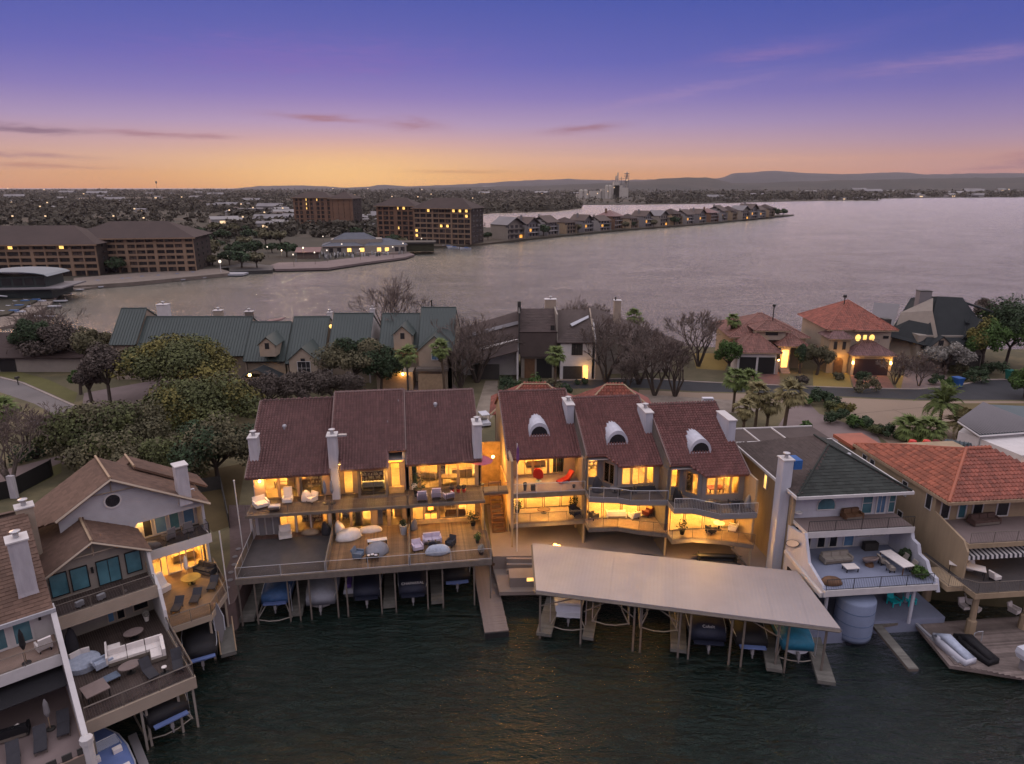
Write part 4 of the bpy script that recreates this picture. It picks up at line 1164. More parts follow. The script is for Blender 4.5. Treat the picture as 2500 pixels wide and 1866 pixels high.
    r2 = .8; f2 = [(xc - r2 * math.cos(math.pi * k / n), y0 - .1, zb + r2 * 1.15 * math.sin(math.pi * k / n) - .0) for k in range(n + 1)]
    for k in range(n): d.quad(f1[k], f2[k], f2[k + 1], f1[k + 1])
    d.box(xc - r_ - .08, y0 - .16, zb - .1, xc + r_ + .08, y0 + .3, zb + .02)
    dm = d.build('dormer', 'stucco', t, smooth=False)
    MB().face(*[(xc - r2 * math.cos(math.pi * k / n), y0 - .06, zb + r2 * 1.15 * math.sin(math.pi * k / n)) for k in range(n + 1)]).build('dormer_window', 'pane', dm)
    chimney(t, 6.05, 5.2 if i else 5.4, 11.9, 6.75, 7.9, 14.55, 'stucco', flue=(i < 2), taper=.04)
    for px_ in ((.05, .35), (W, .35)) if i == 0 else (((W, .1),) if i == 1 else ((W - .1, .2),)):
        MB().box(px_[0] - .08, px_[1] - .08, 1.0, px_[0] + .08, px_[1] + .08, 4.6).build('post', 'tanstucco', t)
for i in (0, 1, 2):
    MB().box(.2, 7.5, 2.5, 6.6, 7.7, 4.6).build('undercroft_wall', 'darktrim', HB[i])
MB().bar((W - .1, .3, 2.5), (W - 1.8, .3, 4.6), .08).build('brace', 'greytrim', HB[2])

# garages of the right terrace seen over its ridge
t = thing('garage_building', 'orange hip-roofed garages peeping over the ridge of the right terrace', 'garage', (0, 0, 2.5), 0)
MB().box(-2, 75.5, 0, 7.5, 82, 7.0).box(7.6, 74.5, 0, 16.5, 81, 7.1).build('wall', 'tanstucco', t)
rf = MB(); hip(rf, -2, 75.5, 7.5, 82, 7.01, 2.6, .5); hip(rf, 7.8, 74.5, 16.5, 81, 7.11, 2.7, .5)
r_ = rf.build('roof', 'clay2', t)
for x0, y0, x1, y1, z, h in ((-2.5, 75, 8, 82.5, 7.01, 2.6), (7.3, 74, 17, 81.5, 7.11, 2.7)):
    k = (y1 - y0) / 2; ym = (y0 + y1) / 2
    tiles([(x0, y0, z), (x1, y0, z), (x1 - k, ym, z + h), (x0 + k, ym, z + h)], .35, .45, r_, 'clay2')
    tiles([(x0, y0, z), (x0, y1, z), (x0 + k, ym, z + h)], .35, .45, r_, 'clay2')
    MB().tube([(x0, y0, z + .05), (x0 + k, ym, z + h + .08)], .12, 5).tube([(x1, y0, z + .05), (x1 - k, ym, z + h + .08)], .12, 5).tube([(x0 + k, ym, z + h + .08), (x1 - k, ym, z + h + .08)], .12, 5).build('hip_ridge', 'tanstucco', r_)

# ================================================================ patios in front of the right terrace
structure(MB().prism([(-1.75, 55.5), (8, 55.9), (23.2, 52.4), (24.2, 60), (0, 66), (-2.7, 66)], 0, 2.53), 'patio', 'concrete')
structure(MB().prism([(-1.1, 51.8), (1.9, 51.9), (22.6, 48.9), (23.0, 52.38), (8, 55.88), (-1.7, 55.48)], .9, 1.25), 'lower_patio', 'concrete')
for k in range(3): structure(MB().box(-.5, 54.6 + k * .3, 1.25, 3.2, 54.9 + k * .3 , 1.25 + .4 * (k + 1)), 'patio_step', 'concrete')
t = tag(MB().box(0, 0, 0, 2.4, 1.6, .9).build('planter_box', 'concrete'), 'pale concrete counter block at the water edge left of the boat dock', 'counter'); t.location = (-.2, 52.5, 1.25); t.rotation_euler = (0, 0, R(4))
MB().box(1.5, -.02, .55, 2.4, -.004, .88).build('glow_panel', 'lit', t)  # glow put into this face in place of light on the ledge
structure(MB().prism([(-25.5, 55), (-24.2, 48.0), (-23.0, 47.6), (-22.55, 48.5), (-23.4, 55.5), (-27, 66), (-30, 66)], -2, 2.52), 'side_path', mat('brick_path', (.13, .09, .085), .9, .25, 2, .4, 18))

# ================================================================ COVERED BOAT DOCK
dk_ = thing('boat_dock', 'long covered boat dock with flat pale metal roof over the slips', 'boat dock', (1.85, 54.0, 0), -12.3)
def dl(x, y):
    dx, dy = x - 1.85, y - 54.0; c, s = math.cos(R(12.3)), math.sin(R(12.3)); return (dx * c - dy * s, dx * s + dy * c)
P4 = [dl(1.8, 54.0), dl(23.3, 49.4), dl(23.5, 42.1), dl(1.9, 46.9)]
rp = [(a, b, 4.75 if k < 2 else 4.6) for k, (a, b) in enumerate(P4)]
roofm = mat('pale_ribbed_roof', (.31, .28, .285), .6, .12, .35, 0, 20, spec=.4)
q = N(roofm.node_tree); tt = q.add('ShaderNodeTexCoord').outputs['Object']; sx = q.add('ShaderNodeSeparateXYZ'); q.l.new(tt, sx.inputs[0])
wv = q.m('ABSOLUTE', q.m('SUBTRACT', q.m('FRACT', q.m('MULTIPLY', sx.outputs[0], 3.3)), .5)); bn = q.add('ShaderNodeBump'); bn.inputs['Distance'].default_value = .03; bn.inputs['Strength'].default_value = .5
q.l.new(q.m('ADD', wv, q.m('MULTIPLY', q.noise(tt, 9, 2), .5)), bn.inputs['Height']); q.l.new(bn.outputs[0], q.n['Principled BSDF'].inputs['Normal'])
r_ = MB().slab(rp, .12).build('roof', roofm, dk_)
seams([(a, b, c + .003) for a, b, c in rp], 2.4, r_, roofm, .008, .03, 'panel_joints')
e = MB()
for a, b in zip(rp, rp[1:] + rp[:1]):
    A, B = Vector(a), Vector(b); e.tube([A - Vector((0, 0, .25)), B - Vector((0, 0, .25))], .14, 4)
e.build('edge_beam', 'greytrim', dk_)
F3, F4 = Vector(rp[3]), Vector(rp[2])
posts = [0.03, .165, .21, .33, .375, .52, .64, .69, .84, .90, .955]
slots = [(.05, .15), (.22, .33), (.385, .50), (.53, .66), (.69, .80), (.845, .94)]
for k, f_ in enumerate([.012, .16, .345, .37, .50, .535, .67, .71, .82, .85, .965]):
    a = F3.lerp(F4, f_)
    MB().box(a.x - .07, a.y + .3, -1.5, a.x + .07, a.y + .44, 4.45).build('post', 'greytrim', dk_)
for a_, b_ in ((.012, .16), (.17, .26), (.345, .27), (.37, .40), (.50, .41), (.67, .665), (.82, .71)):
    A = F3.lerp(F4, a_); B = F3.lerp(F4, b_)
    MB().bar((A.x, A.y + .35, 3.0), (B.x, B.y + .35, 4.3), .05).build('brace', 'greytrim', dk_)
for f0, f1, l_ in ((.0, .055, 1.2), (.165, .205, .9), (.475, .53, .9), (.79, .84, 1.6), (.945, 1.0, 2.2)):
    A = F3.lerp(F4, f0); B = F3.lerp(F4, f1)
    MB().box(A.x, A.y - l_ + 1.4, .35, B.x, A.y + 6.5, .6).build('dock_finger', 'dockgrey', dk_)
    boards(dk_, A.x, A.y - l_ + 1.4, B.x, A.y + 6.5, .602, 'dockgrey', .16, 'x', .025, 'dock_boards')

# open slips under the left terrace
sd_ = FA.thing('slip_walkway', 'grey walkway fingers between the boats under the left terrace', 'dock', 0, 0, 0)
for x0, x1, l_ in ((-1.2, .95, .4), (3.7, 4.8, .6), (11.5, 12.5, .6), (15.6, 16.7, .6), (8.1, 8.9, 2.8)):
    MB().box(x0, l_, .2, x1, 7, .5).build('dock_finger', 'dockgrey', sd_)
    boards(sd_, x0, l_, x1, 7, .502, 'dockgrey', .16, 'x', .025, 'dock_boards')
pr_ = FA.thing('wooden_pier', 'weathered plank pier jutting into the water between the two terraces', 'pier', 19.7, -4.4, 0)
MB().box(0, 0, .15, 1.9, 10.6, .5).build('pier_frame', 'dockwood', pr_)
MB().box(-.02, -.12, -.3, 1.92, -.002, .5).build('end_beam', 'black', pr_)
me = None
for k in range(66):   # planks one by one
    if me is None:
        p_ = MB().box(0, 0, 0, 1.94, .145, .05).build('plank', 'dockwood', pr_); me = p_.data
    else:
        p_ = bpy.data.objects.new('plank', me); COL.objects.link(p_); p_.parent = pr_
    p_.location = (-.02 + random.uniform(-.015, .015), .002 + k * .16, .503); p_.rotation_euler = (0, 0, random.uniform(-.006, .006))
for x, y in ((.1, .3), (1.8, .3), (.1, 4), (1.8, 4)): MB().lathe(x, y, [(.1, -2), (.1, .15)], 8).build('pile', 'dockwood', pr_)
structure(MB().box(-1.6, 53.4, -1, 22, 53.7, .88), 'quay_wall', 'stonewall')
# ================================================================ WHITE HOUSE WITH GREY HIP ROOF (right)
FC = Fr(24.1, 46.2, 6)
def sideprism(mb, x0, x1, poly):
    """polygon given in (y, z) pulled from x0 to x1"""
    i = len(mb.v); n = len(poly)
    for x in (x0, x1): mb.v += [(x, y, z) for y, z in poly]
    mb.f.append(tuple(range(i + n - 1, i - 1, -1))); mb.f.append(tuple(range(i + n, i + 2 * n)))
    for k in range(n): mb.f.append((i + k, i + (k + 1) % n, i + n + (k + 1) % n, i + n + k))
    return mb
t = FC.thing('waterfront_house', 'white three-storey house under a grey-green hip roof with blue tarpaulin by its chimney', 'house', 0, 0, 0)
MB().box(.25, 6.15, 1.2, 9.4, 20, 10.4).build('wall', 'stucco', t)
rp_ = [(-.25, 4.9, 10.6), (9.75, 4.9, 10.6), (4.75, 9.6, 13.1)]
rf = MB().slab(rp_, .18)
CL = [(-.25, 4.905, 10.6), (4.745, 9.6, 13.1), (4.745, 12, 13.1), (-.25, 17, 10.6)]; CR = [(9.75, 4.905, 10.6), (9.75, 17, 10.6), (4.755, 12, 13.1), (4.755, 9.6, 13.1)]
rf.slab(CL, .18).slab(CR, .18).slab([(-.25, 17.0, 10.6), (4.75, 12.01, 13.1), (9.75, 17.0, 10.6)], .18)
r_ = rf.build('roof', 'taupe', t)
tiles(rp_, .6, .34, r_, 'greyshingle', .035, style='flat')
tiles(CL, .45, .3, r_, 'taupe', .02, style='flat')
tiles(CR, .45, .3, r_, 'greyshingle', .02, style='flat')
MB().tube([(-.25, 4.9, 10.68), (4.75, 9.6, 13.2), (4.75, 12, 13.2)], .09, 5).tube([(9.75, 4.9, 10.68), (4.75, 9.6, 13.2)], .09, 5).build('ridge_cap', 'greyshingle', r_)
MB().box(-.35, 4.75, 10.38, 9.85, 4.88, 10.62).box(-.42, 4.75, 10.38, -.28, 17, 10.62).box(9.78, 4.9, 10.38, 9.9, 17, 10.62).build('gutter', 'whitepaint', r_)
vent(t, 6.2, 8.7, 12.35)
# flat back roof with pale parapet lines
MB().box(-.4, 17.02, 10.42, 9.8, 21, 10.6).build('rear_roof', 'taupe', t)
MB().box(-.4, 17.02, 10.6, 9.8, 17.14, 10.72).box(2.2, 17.15, 10.6, 2.32, 20.9, 10.72).box(5.2, 17.15, 10.6, 5.32, 20.9, 10.72).box(-.4, 20.9, 10.6, 9.8, 21.02, 10.72).build('parapet_line', 'whitepaint', t)
# storeys
def storey(x0, x1, z, yf, yb, fasc='whitepaint', floor='bluedeck'):
    MB().box(x0, yf, z - .3, x1, yb, z - .004).build('balcony_slab', fasc, t)
    MB().box(x0 - .03, yf - .1, z - .5, x1 + .03, yf - .002, z + .02).build('fascia', fasc, t)
    MB().box(x0 + .05, yf + .05, z, x1 - .05, yb, z + .03).build('balcony_floor', floor, t)
storey(.2, 9.5, 8.0, 3.7, 6.1, 'whitepaint', 'walk'); storey(0, 9.3, 5.0, 0, 6.1)
rail(t, [(.3, 3.66), (9.4, 3.66)], 8.02, .95, False, 'black', 2.2, bal=True)
rail(t, [(.1, -.04), (8.9, -.04)], 5.02, .95, False, 'black', 2.2, bal=True)
window(t, 6.3, 8.1, 7.3, 10.1, 6.13, 'teal_pane', 'whitepaint', .08, 0, 1); window(t, 7.6, 8.05, 8.5, 10.2, 6.13, 'blue_pane', 'whitepaint', .1, 1, 0)
window(t, 8.7, 8.1, 9.35, 10.1, 6.13, 'teal_pane', 'whitepaint', .07, 0, 1)
wd = MB(); n = 12; xc, zc = 3.1, 9.1
ar = [(xc - .75 * math.cos(math.pi * k / n), zc + .7 * math.sin(math.pi * k / n)) for k in range(n + 1)]
MB().face(*([(xc - .75, 6.1, 8.7)] + [(x, 6.1, z) for x, z in ar] + [(xc + .75, 6.1, 8.7)])).build('arched_window', 'teal_pane', t)
MB().tube([(xc - .8, 6.08, 8.68)] + [(xc + (x - xc) * 1.07, 6.08, z + .02) for x, z in ar] + [(xc + .8, 6.08, 8.68), (xc - .8, 6.08, 8.68)], .06, 4).build('window_frame', 'whitepaint', t)
for x0, x1, p in ((.5, 1.0, 'pane'), (1.3, 2.2, 'pane'), (2.7, 3.5, 'pane'), (3.8, 4.6, 'pane'), (5.1, 6.1, 'blue_pane')): window(t, x0, 5.06, x1, 7.3, 6.13, p, 'whitepaint', .09)
for x0, x1 in ((6.4, 7.5), (7.7, 8.8)): window(t, x0, 5.9, x1, 7.3, 6.13, 'teal_pane', 'whitepaint', .09, 0, 1)
# side walls
sideprism(MB(), -.02, .22, [(6.2, 1.3), (6.2, 7.4), (4.4, 7.6), (3.6, 8.0), (2.6, 5.9), (.4, 5.2), (0, 4.6), (0, 4.4), (3.0, 3.6), (3.0, 1.3)]).build('side_wall', 'stucco', t)
sideprism(MB(), 9.32, 9.62, [(6.2, 1.3), (6.2, 7.4), (5.6, 7.9), (3.9, 7.9), (3.5, 7.0), (2.8, 6.9), (2.5, 6.2), (1.6, 6.1), (1.1, 5.4), (.3, 5.3), (-.1, 4.3), (3, 4.4), (3, 1.3)]).build('jagged_side_wall', 'stucco', t)
MB().box(.02, 5.9, 2.5, .24, 20, 10.4).build('left_wall', 'tanstucco', t)
sideprism(MB(), -.26, -.04, [(.1, 4.35), (5.9, 4.9), (5.9, 5.2), (.1, 4.75)]).build('side_ledge', 'whitepaint', t)
for y0, y1 in ((1.0, 2.2), (2.4, 3.6)): MB().box(-.16, y0, 1.4, -.05, y1, 4.0).build('louvre_panel', 'fargrey', t)
MB().box(-.12, 3.8, 1.3, -.04, 5.4, 3.9).build('dark_doorway', 'black', t)
c = chimney(t, -.9, 6.5, 1.2, -.03, 7.5, 13.1, 'stucco')
MB().box(.02, 6.5, 12.3, .75, 7.7, 13.1).build('tarpaulin', 'tarp', t)
MB().lathe(.6, 5.95, [(.32, 8.6), (.3, 8.7), (.02, 8.62)], 10).build('satellite_dish', 'whitepaint', t)
xwindow(t, 14, 7.2, 14.7, 8.4, -.02, -1, 'lit'); xwindow(t, 10.5, 8.6, 11.1, 10.0, -.02, -1, 'lit'); xwindow(t, 17, 8, 17.8, 9.6, -.02, -1, 'far_pane')
for x in (.3, 7.6): MB().lathe(x + .3, .5, [(.14, 1.2), (.14, 4.7)], 8).build('column', 'stucco', t)
light(t, (-1.6, 12.5, 6.0), 20, .15)
MB().ball(.55, 6.02, 10.15, .1).build('dark_lamp', 'black', t); MB().ball(4.6, 6.02, 10.15, .1).build('dark_lamp', 'black', t)
# patio and tank under it
structure(MB().prism([FC.w(-1.5, .3)[:2], FC.w(2.2, .2)[:2], FC.w(5.2, 1.0)[:2], FC.w(11.4, .9)[:2], FC.w(11.6, 6.2)[:2], FC.w(-1.5, 6.3)[:2]], -1, 1.2), 'blue_patio', 'bluedeck')
tk = thing('water_tank', 'round pale blue tank standing in the water below the white house deck', 'tank', FC.w(3.4, .9, .3), 6)
MB().lathe(0, 0, [(1.42, 0), (1.45, .3), (1.45, 3.3), (1.38, 3.45), (.1, 3.5)], 28).build('shell', mat('pale_blue_tank', (.21, .26, .38), .6, .12, .7), tk, True)
MB().tube([(1.0 + .16 * math.cos(a * math.pi / 6), -1.06 , .55 + .16 * math.sin(a * math.pi / 6)) for a in range(13)], .03, 4).build('hose_ring', 'black', tk)
for k in range(3): MB().lathe(0, 0, [(1.47, 1.0 * k + .5), (1.47, 1.0 * k + .56)], 28).build('hoop', mat('tank_hoop', (.12, .18, .3)), tk)
up = FC.thing('u_shaped_dock', 'narrow plank boat slip pier below the pale blue patio', 'pier', 0, 0, 0)
def plankrun(par, x0, y0, x1, y1, wd, z, m_='dockgrey'):
    L = math.hypot(x1 - x0, y1 - y0); a = math.atan2(y1 - y0, x1 - x0); mb = MB()
    MB().obox((x0 + x1) / 2, (y0 + y1) / 2, z - .12, L, wd, .2, a).build('beam', 'greytrim', par)
    n = int(L / .16)
    for k in range(n):
        f_ = (k + .5) / n; mb.obox(x0 + (x1 - x0) * f_, y0 + (y1 - y0) * f_, z, .145, wd, .04, a)
    mb.build('planks', m_, par, kind='stuff')
plankrun(up, 5.55, 1.1, 5.0, -4.3, .75, .9); plankrun(up, 5.9, 1.0, 8.6, 1.3, .4, .9)
structure(MB().prism([FC.w(9.0, 1.0)[:2], FC.w(8.2, -3.9)[:2], FC.w(12.5, -5.6)[:2], FC.w(26, -6.5)[:2], FC.w(26, 1.2)[:2]], .35, .62), 'brown_dock', 'dockwood')
dd = FC.thing('plank_dock', 'wide brown plank dock in front of the tan house', 'dock', 0, 0, 0)
mb = MB(); y = -5.9
for k in range(44):
    y = -6.2 + k * .165
    xl = 8.3 + (y + 3.9) * .17 if y > -3.9 else 8.3 + (-3.9 - y) * 1.9
    mb.box(xl + .3, y, .63, 26, y + .15, .68)
mb.build('planks', 'dockwood', dd, kind='stuff')
MB().box(8.9, -3.8, .62, 9.1, 1.0, .8).build('edge_beam', 'palegrey', dd)

# ================================================================ TAN HOUSE WITH RED CLAY ROOF (far right)
t = FC.thing('waterfront_house', 'tan house with a ribbed orange clay tile roof at the right edge', 'house', 0, 0, 0)
MB().box(11.9, 4.6, 4.3, 22, 16, 10.38).build('wall', 'tanstucco', t)
A0, A1, AP = (11.5, 2.9, 10.5), (24.0, 2.9, 10.5), (16.6, 8.0, 12.9)
DB = [A0, AP, (15.6, 9.6, 12.43), (13.9, 12.5, 11.63), (11.5, 16, 10.5)]
rf = MB().slab([A0, A1, (18.9, 8.0, 12.9), AP], .2).slab(DB, .2)
r_ = rf.build('roof', 'clay', t)
tiles([A0, A1, (18.9, 8.0, 12.9), AP], .36, .42, r_, 'clay2', .07, .09)
tiles(DB, .36, .5, r_, 'clay', .07, .10)  # left slope brighter orange, the low warm light put into its tiles
MB().tube([A0, AP, (18.9, 8.0, 12.95)], .16, 6).tube(DB[1:], .14, 6).build('ridge_cap', 'clay', r_)
MB().box(11.4, 2.75, 10.25, 24, 2.88, 10.5).box(11.36, 2.9, 10.25, 11.48, 16, 10.5).build('gutter', 'palewood', r_)
MB().box(11.4, 16.02, 9.9, 14.5, 19.5, 10.25).build('rear_roof', 'clay', t)
sideprism(MB(), 11.72, 11.9, [(19, 2.5), (19, 9.9), (16, 9.9), (16, 10.4), (4.5, 10.4), (4.5, 8.9), (1.0, 8.1), (.4, 7.4), (.4, 4.2), (6, 3.9), (9, 2.5)]).build('side_wall', 'tanstucco', t)
for y0, z0 in ((14.0, 8.6), (12.8, 8.6), (8.0, 8.5), (8.0, 5.6), (4.9, 8.7)): xwindow(t, y0, z0, y0 + .75, z0 + 1.4, 11.72, -1, 'far_pane')
for x0, x1 in ((12.3, 13.2), (13.9, 14.7), (15.2, 16.2), (17.4, 18.6)): window(t, x0, 8.05, x1, 10.1, 4.58, 'teal_pane' if x0 == 13.9 else 'far_pane', 'whitepaint', .1, 0, 0)
for x0, x1 in ((12.3, 14.2), (14.5, 16.2), (16.4, 18.2)): window(t, x0, 5.05, x1, 7.3, 4.58, 'pane', 'whitepaint', .08, 1, 0)
MB().box(11.9, .6, 7.55, 22, 4.55, 7.95).build('balcony_slab', 'tanstucco', t); MB().box(12, .7, 7.952, 22, 4.55, 7.98).build('balcony_floor', 'walk', t)
MB().box(11.3, -1.6, 4.5, 22, 4.58, 4.95).build('deck_slab', 'tanstucco', t); MB().box(11.4, -1.5, 4.952, 22, 4.55, 4.98).build('deck_floor', 'deckgrey', t)
sideprism(MB(), 9.9, 11.28, [(-.4, 4.5), (-.4, 4.95), (2.4, 4.95), (2.4, 4.5)]).build('deck_corner', 'tanstucco', t)
rail(t, [(10.0, 2.3), (10.0, -.35), (11.5, -1.55), (20, -1.6)], 4.97, .95, False, 'greytrim', 1.8, bal=True)
rail(t, [(12, .64), (20, .64)], 7.98, .95, False, 'greytrim', 2.0, bal=True)
for x, y in ((12.4, -.6), (17.2, -.4), (9.6, 5.2), (12.2, 4.2)):
    c_ = MB().lathe(x, y, [(.36, .6), (.36, 1.9), (.24, 2.0), (.22, 4.1), (.36, 4.35), (.36, 4.5)], 8); c_.build('column', 'tanstucco', t)
aw = MB()
for k in range(24):
    x = 12 + k * .4
    (aw).quad((x, 4.5, 7.5), (x + .2, 4.5, 7.5), (x + .2, .55, 6.9), (x, .55, 6.9)).quad((x, .55, 6.9), (x + .2, .55, 6.9), (x + .2, .5, 6.6), (x, .5, 6.62))
aw2 = MB()
for k in range(24):
    x = 12.2 + k * .4
    aw2.quad((x, 4.5, 7.5), (x + .2, 4.5, 7.5), (x + .2, .55, 6.9), (x, .55, 6.9)).quad((x, .55, 6.9), (x + .2, .55, 6.9), (x + .2, .5, 6.62), (x, .5, 6.6))
ao = aw.build('awning', 'whitepaint', t); aw2.build('awning_stripe', 'darkfab', ao)
light(t, (12.6, 3.6, 6.4), 12, .1)

# white house with ribbed metal roof behind it
t = thing('metal_roofed_house', 'white walled house with dark ribbed metal roof behind the clay-roofed house', 'house', (0, 0, 0), 0)
E1 = [survey(2338, 1030, 9.6), survey(2391, 1066, 8.6), survey(2580, 1052, 8.6), survey(2580, 1000, 10.2), survey(2398, 987, 10.6)]
E1[3] = (E1[3][0], E1[3][1] + .5, 10.3)
bx_ = [p_[:2] for p_ in E1]
r_ = MB().slab([E1[0], E1[1], E1[4]], .15).slab([E1[1], E1[2], E1[3], E1[4]], .15).build('roof', 'bluemetal', t)
rb2 = MB()
for k in range(26):
    f_ = k / 25; A_ = Vector(E1[0]).lerp(Vector(E1[4]), f_); B_ = Vector(E1[1]).lerp(Vector(E1[2]), f_ * .9 + .02); rb2.tube([A_ + Vector((0, 0, .22)), B_ + Vector((0, 0, .22))], .09, 4)
rb2.build('roof_ribs', 'fargrey', r_, kind='stuff')
MB().prism([(E1[0][0] + .3, E1[0][1]), (E1[1][0] + .2, E1[1][1] + .3), (E1[2][0], E1[2][1] + .3), (E1[2][0], E1[2][1] + 9), (E1[4][0], E1[4][1] + 1)], 2.5, 8.4).build('wall', 'whitepaint', t)
MB().prism([(E1[1][0] + 1.5, E1[1][1] - 4.5), (E1[2][0], E1[2][1] - 5), (E1[2][0], E1[2][1] + .29), (E1[1][0] + .4, E1[1][1] + .29)], 2.5, 8.2).build('front_wing_wall', 'whitepaint', t)
MB().tube([E1[0], E1[1], E1[2]], .12, 4).build('gutter', 'whitepaint', r_)
E3 = [survey(2285, 1098, 8.0), survey(2375, 1098, 8.0), survey(2372, 1082, 8.7), survey(2310, 1072, 8.9)]
r3 = MB().slab(E3, .12).build('porch_roof', 'bluemetal', t); seams(E3, .42, r3, 'bluemetal', .1, .08)
w1 = survey(2484, 1140, 7.0); MB().box(w1[0], E1[1][1] - 5.4, 5.2, w1[0] + 1.2, E1[1][1] - 5.2, 7.2).build('lit_window', 'lit2', t)

# ================================================================ LEFT GROUP: brown-roofed houses turned towards the water
FL = Fr(-25.7, 33.8, 40)
t = FL.thing('gabled_townhouse', 'tan gabled townhouse with teal windows above a big furnished dark deck', 'townhouse', 0, 0, 0, 0, 'brown-roofed houses at the left')
MB().box(0, 0, 3.45, 6.2, 9.9, 3.97).build('deck_slab', 'tan', t)
MB().box(-.02, -.14, 3.2, 6.22, -.003, 4.05).box(6.22, -.14, 3.2, 6.34, 7, 4.05).build('fascia', 'cream', t)
boards(t, .1, .03, 6.15, 9.8, 3.975, mat('dark_brown_boards', (.062, .044, .038), .75, .25, 1.5, island=.18, stretch=(1, 8, 1)))
for x, y in ((.3, .2), (3.0, .2), (3.3, .4), (6.1, .2), (6.1, 3.2), (5.2, .3), (6.1, 6.0)): MB().box(x - .07, y - .07, -1, x + .07, y + .07, 3.45).build('post', 'tan', t)
rail(t, [(.1, -.06), (6.25, -.06), (6.28, 6.6)], 4.05, 1.0, True, 'greytrim', 2.0, toprad=.05)
MB().box(0, 9.9, 2.5, 6.2, 10.1, 7.2).build('lower_wall', 'tan', t)
for x0, x1, z0, p in ((1.2, 2.4, 5.2, 'teal_pane'), (3.1, 3.6, 4.1, 'blue_pane'), (3.7, 4.3, 4.1, 'pane'), (4.8, 5.9, 4.3, 'pane')): window(t, x0, z0, x1, 6.4, 9.88, p, 'cream', .08)
MB().box(0, 7.4, 6.85, 6.2, 9.95, 7.19).build('balcony_slab', 'tan', t)
MB().box(-.02, 7.28, 6.35, 6.22, 7.398, 7.3).build('balcony_fascia', 'cream', t)
boards(t, .1, 7.42, 6.1, 9.85, 7.192, mat('dark_brown_boards', (.06, .045, .04)), .16)
rail(t, [(.1, 7.34), (6.1, 7.34)], 7.3, .9, True, 'greytrim', 1.9)
g = MB(); A = [(-.02, 7.2), (6.15, 7.2), (6.15, 9.4), (2.95, 11.0), (-.02, 9.45)]
for y in (9.95, 10.15): g.v += [(x, y, z) for x, z in A]
g.f += [(0, 1, 2, 3, 4), (9, 8, 7, 6, 5)] + [(k, (k + 1) % 5, 5 + (k + 1) % 5, 5 + k) for k in range(5)]
g.build('gable_wall', 'tan', t)
for x0, x1, z0, mu in ((.15, 1.25, 7.45, 0), (1.4, 2.5, 7.45, 0), (3.0, 4.5, 7.25, 1), (4.85, 5.9, 7.5, 0)): window(t, x0, z0, x1, 9.2, 9.9, 'teal_pane', 'black', .06, mu, 0)
MB().box(2.68, 9.7, 8.5, 2.82, 9.9, 8.9).build('wall_lantern', 'black', t)
R1 = [(-.5, 9.1, 9.3), (2.95, 9.1, 11.2), (2.95, 18, 11.2), (-.5, 18, 9.3)]; R2_ = [(6.5, 9.1, 9.3), (6.5, 13.0, 9.3), (2.95, 18, 11.2), (2.95, 9.1, 11.2)]
rf = MB().slab(R1, .16).slab(R2_, .16); r_ = rf.build('roof', 'brownroof', t)
tiles(R1, .32, .3, r_, 'brownroof', .025, style='flat'); tiles(R2_, .32, .3, r_, 'brownroof', .025, style='flat')
MB().tube([(-.5, 9.05, 9.2), (2.95, 9.05, 11.12), (6.5, 9.05, 9.2)], .1, 4).build('barge_board', 'cream', r_)
MB().tube([(2.95, 9.1, 11.27), (2.95, 18, 11.27)], .1, 5).build('ridge_cap', 'palewood', r_)
MB().bar((2.95, 9.5, 9.9), (2.95, 9.5, 10.9), .05).bar((1.6, 9.5, 10.1), (4.6, 9.5, 10.1), .05).build('gable_truss', 'cream', t)
wing = [(10.2, 4.0), (10.2, 9.3), (9.2, 9.0), (8.6, 7.6), (7.2, 7.0), (6.5, 5.6), (6.3, 4.0)]
sideprism(MB(), 6.2, 6.42, wing).build('party_wall', 'whitepaint', t)
sideprism(MB(), -.25, -.02, [(10.2, 3), (10.2, 9.2), (8, 8.2), (6.4, 7.2), (2.6, 5.6), (.2, 4.9), (.2, 3)]).build('party_wall', 'whitepaint', t)
chimney(t, -.7, 12.6, 9.3, .3, 13.5, 13.4, 'cream')

t = FL.thing('gabled_townhouse', 'pale townhouse with round gable window and warm lit lower terrace', 'townhouse', 0, 0, 0, 0, 'brown-roofed houses at the left')
MB().prism([(6.45, 6.5), (9.3, 6.3), (11.2, 8.6), (11.6, 13), (11.6, 15.5), (6.45, 15.5)], 3.5, 3.97).build('deck_slab', 'cream', t)
MB().prism([(6.5, 6.6), (9.25, 6.4), (11.1, 8.7), (11.5, 13), (11.5, 15.4), (6.5, 15.4)], 3.972, 4.01).build('deck_floor', 'deckwood', t)
rail(t, [(6.5, 6.45), (9.3, 6.3), (11.2, 8.6), (11.55, 12.9)], 4.0, 1.0, True, 'greytrim', 1.6)
for x, y in ((9.2, 6.5), (11, 8.7), (6.7, 6.6)): MB().box(x - .08, y, -1, x + .08, y + .16, 3.5).build('post', 'cream', t)
room(t, 6.6, 11.3, 14.3, 18, 4.0, 6.9, 'warmwall', 'palewood', 55, 2)
for x0, x1 in ((6.9, 7.9), (8.3, 9.4), (9.8, 11.1)): window(t, x0, 4.05, x1, 6.7, 14.2, 'clear', 'whitepaint', .07, 1 if x1 > 11 else 0)
light(t, (9, 13.6, 6.5), 7, .12)
MB().box(6.4, 12.9, 6.85, 11.6, 15.5, 7.2).build('balcony_slab', 'whitepaint', t); MB().box(6.4, 12.75, 6.5, 11.65, 12.898, 7.3).build('balcony_fascia', 'whitepaint', t)
MB().box(6.45, 12.95, 7.202, 11.5, 15.4, 7.23).build('balcony_floor', 'deckgrey', t)
rail(t, [(6.6, 12.82), (11.55, 12.82), (11.55, 15)], 7.3, .95, True, 'darktrim', 1.6)
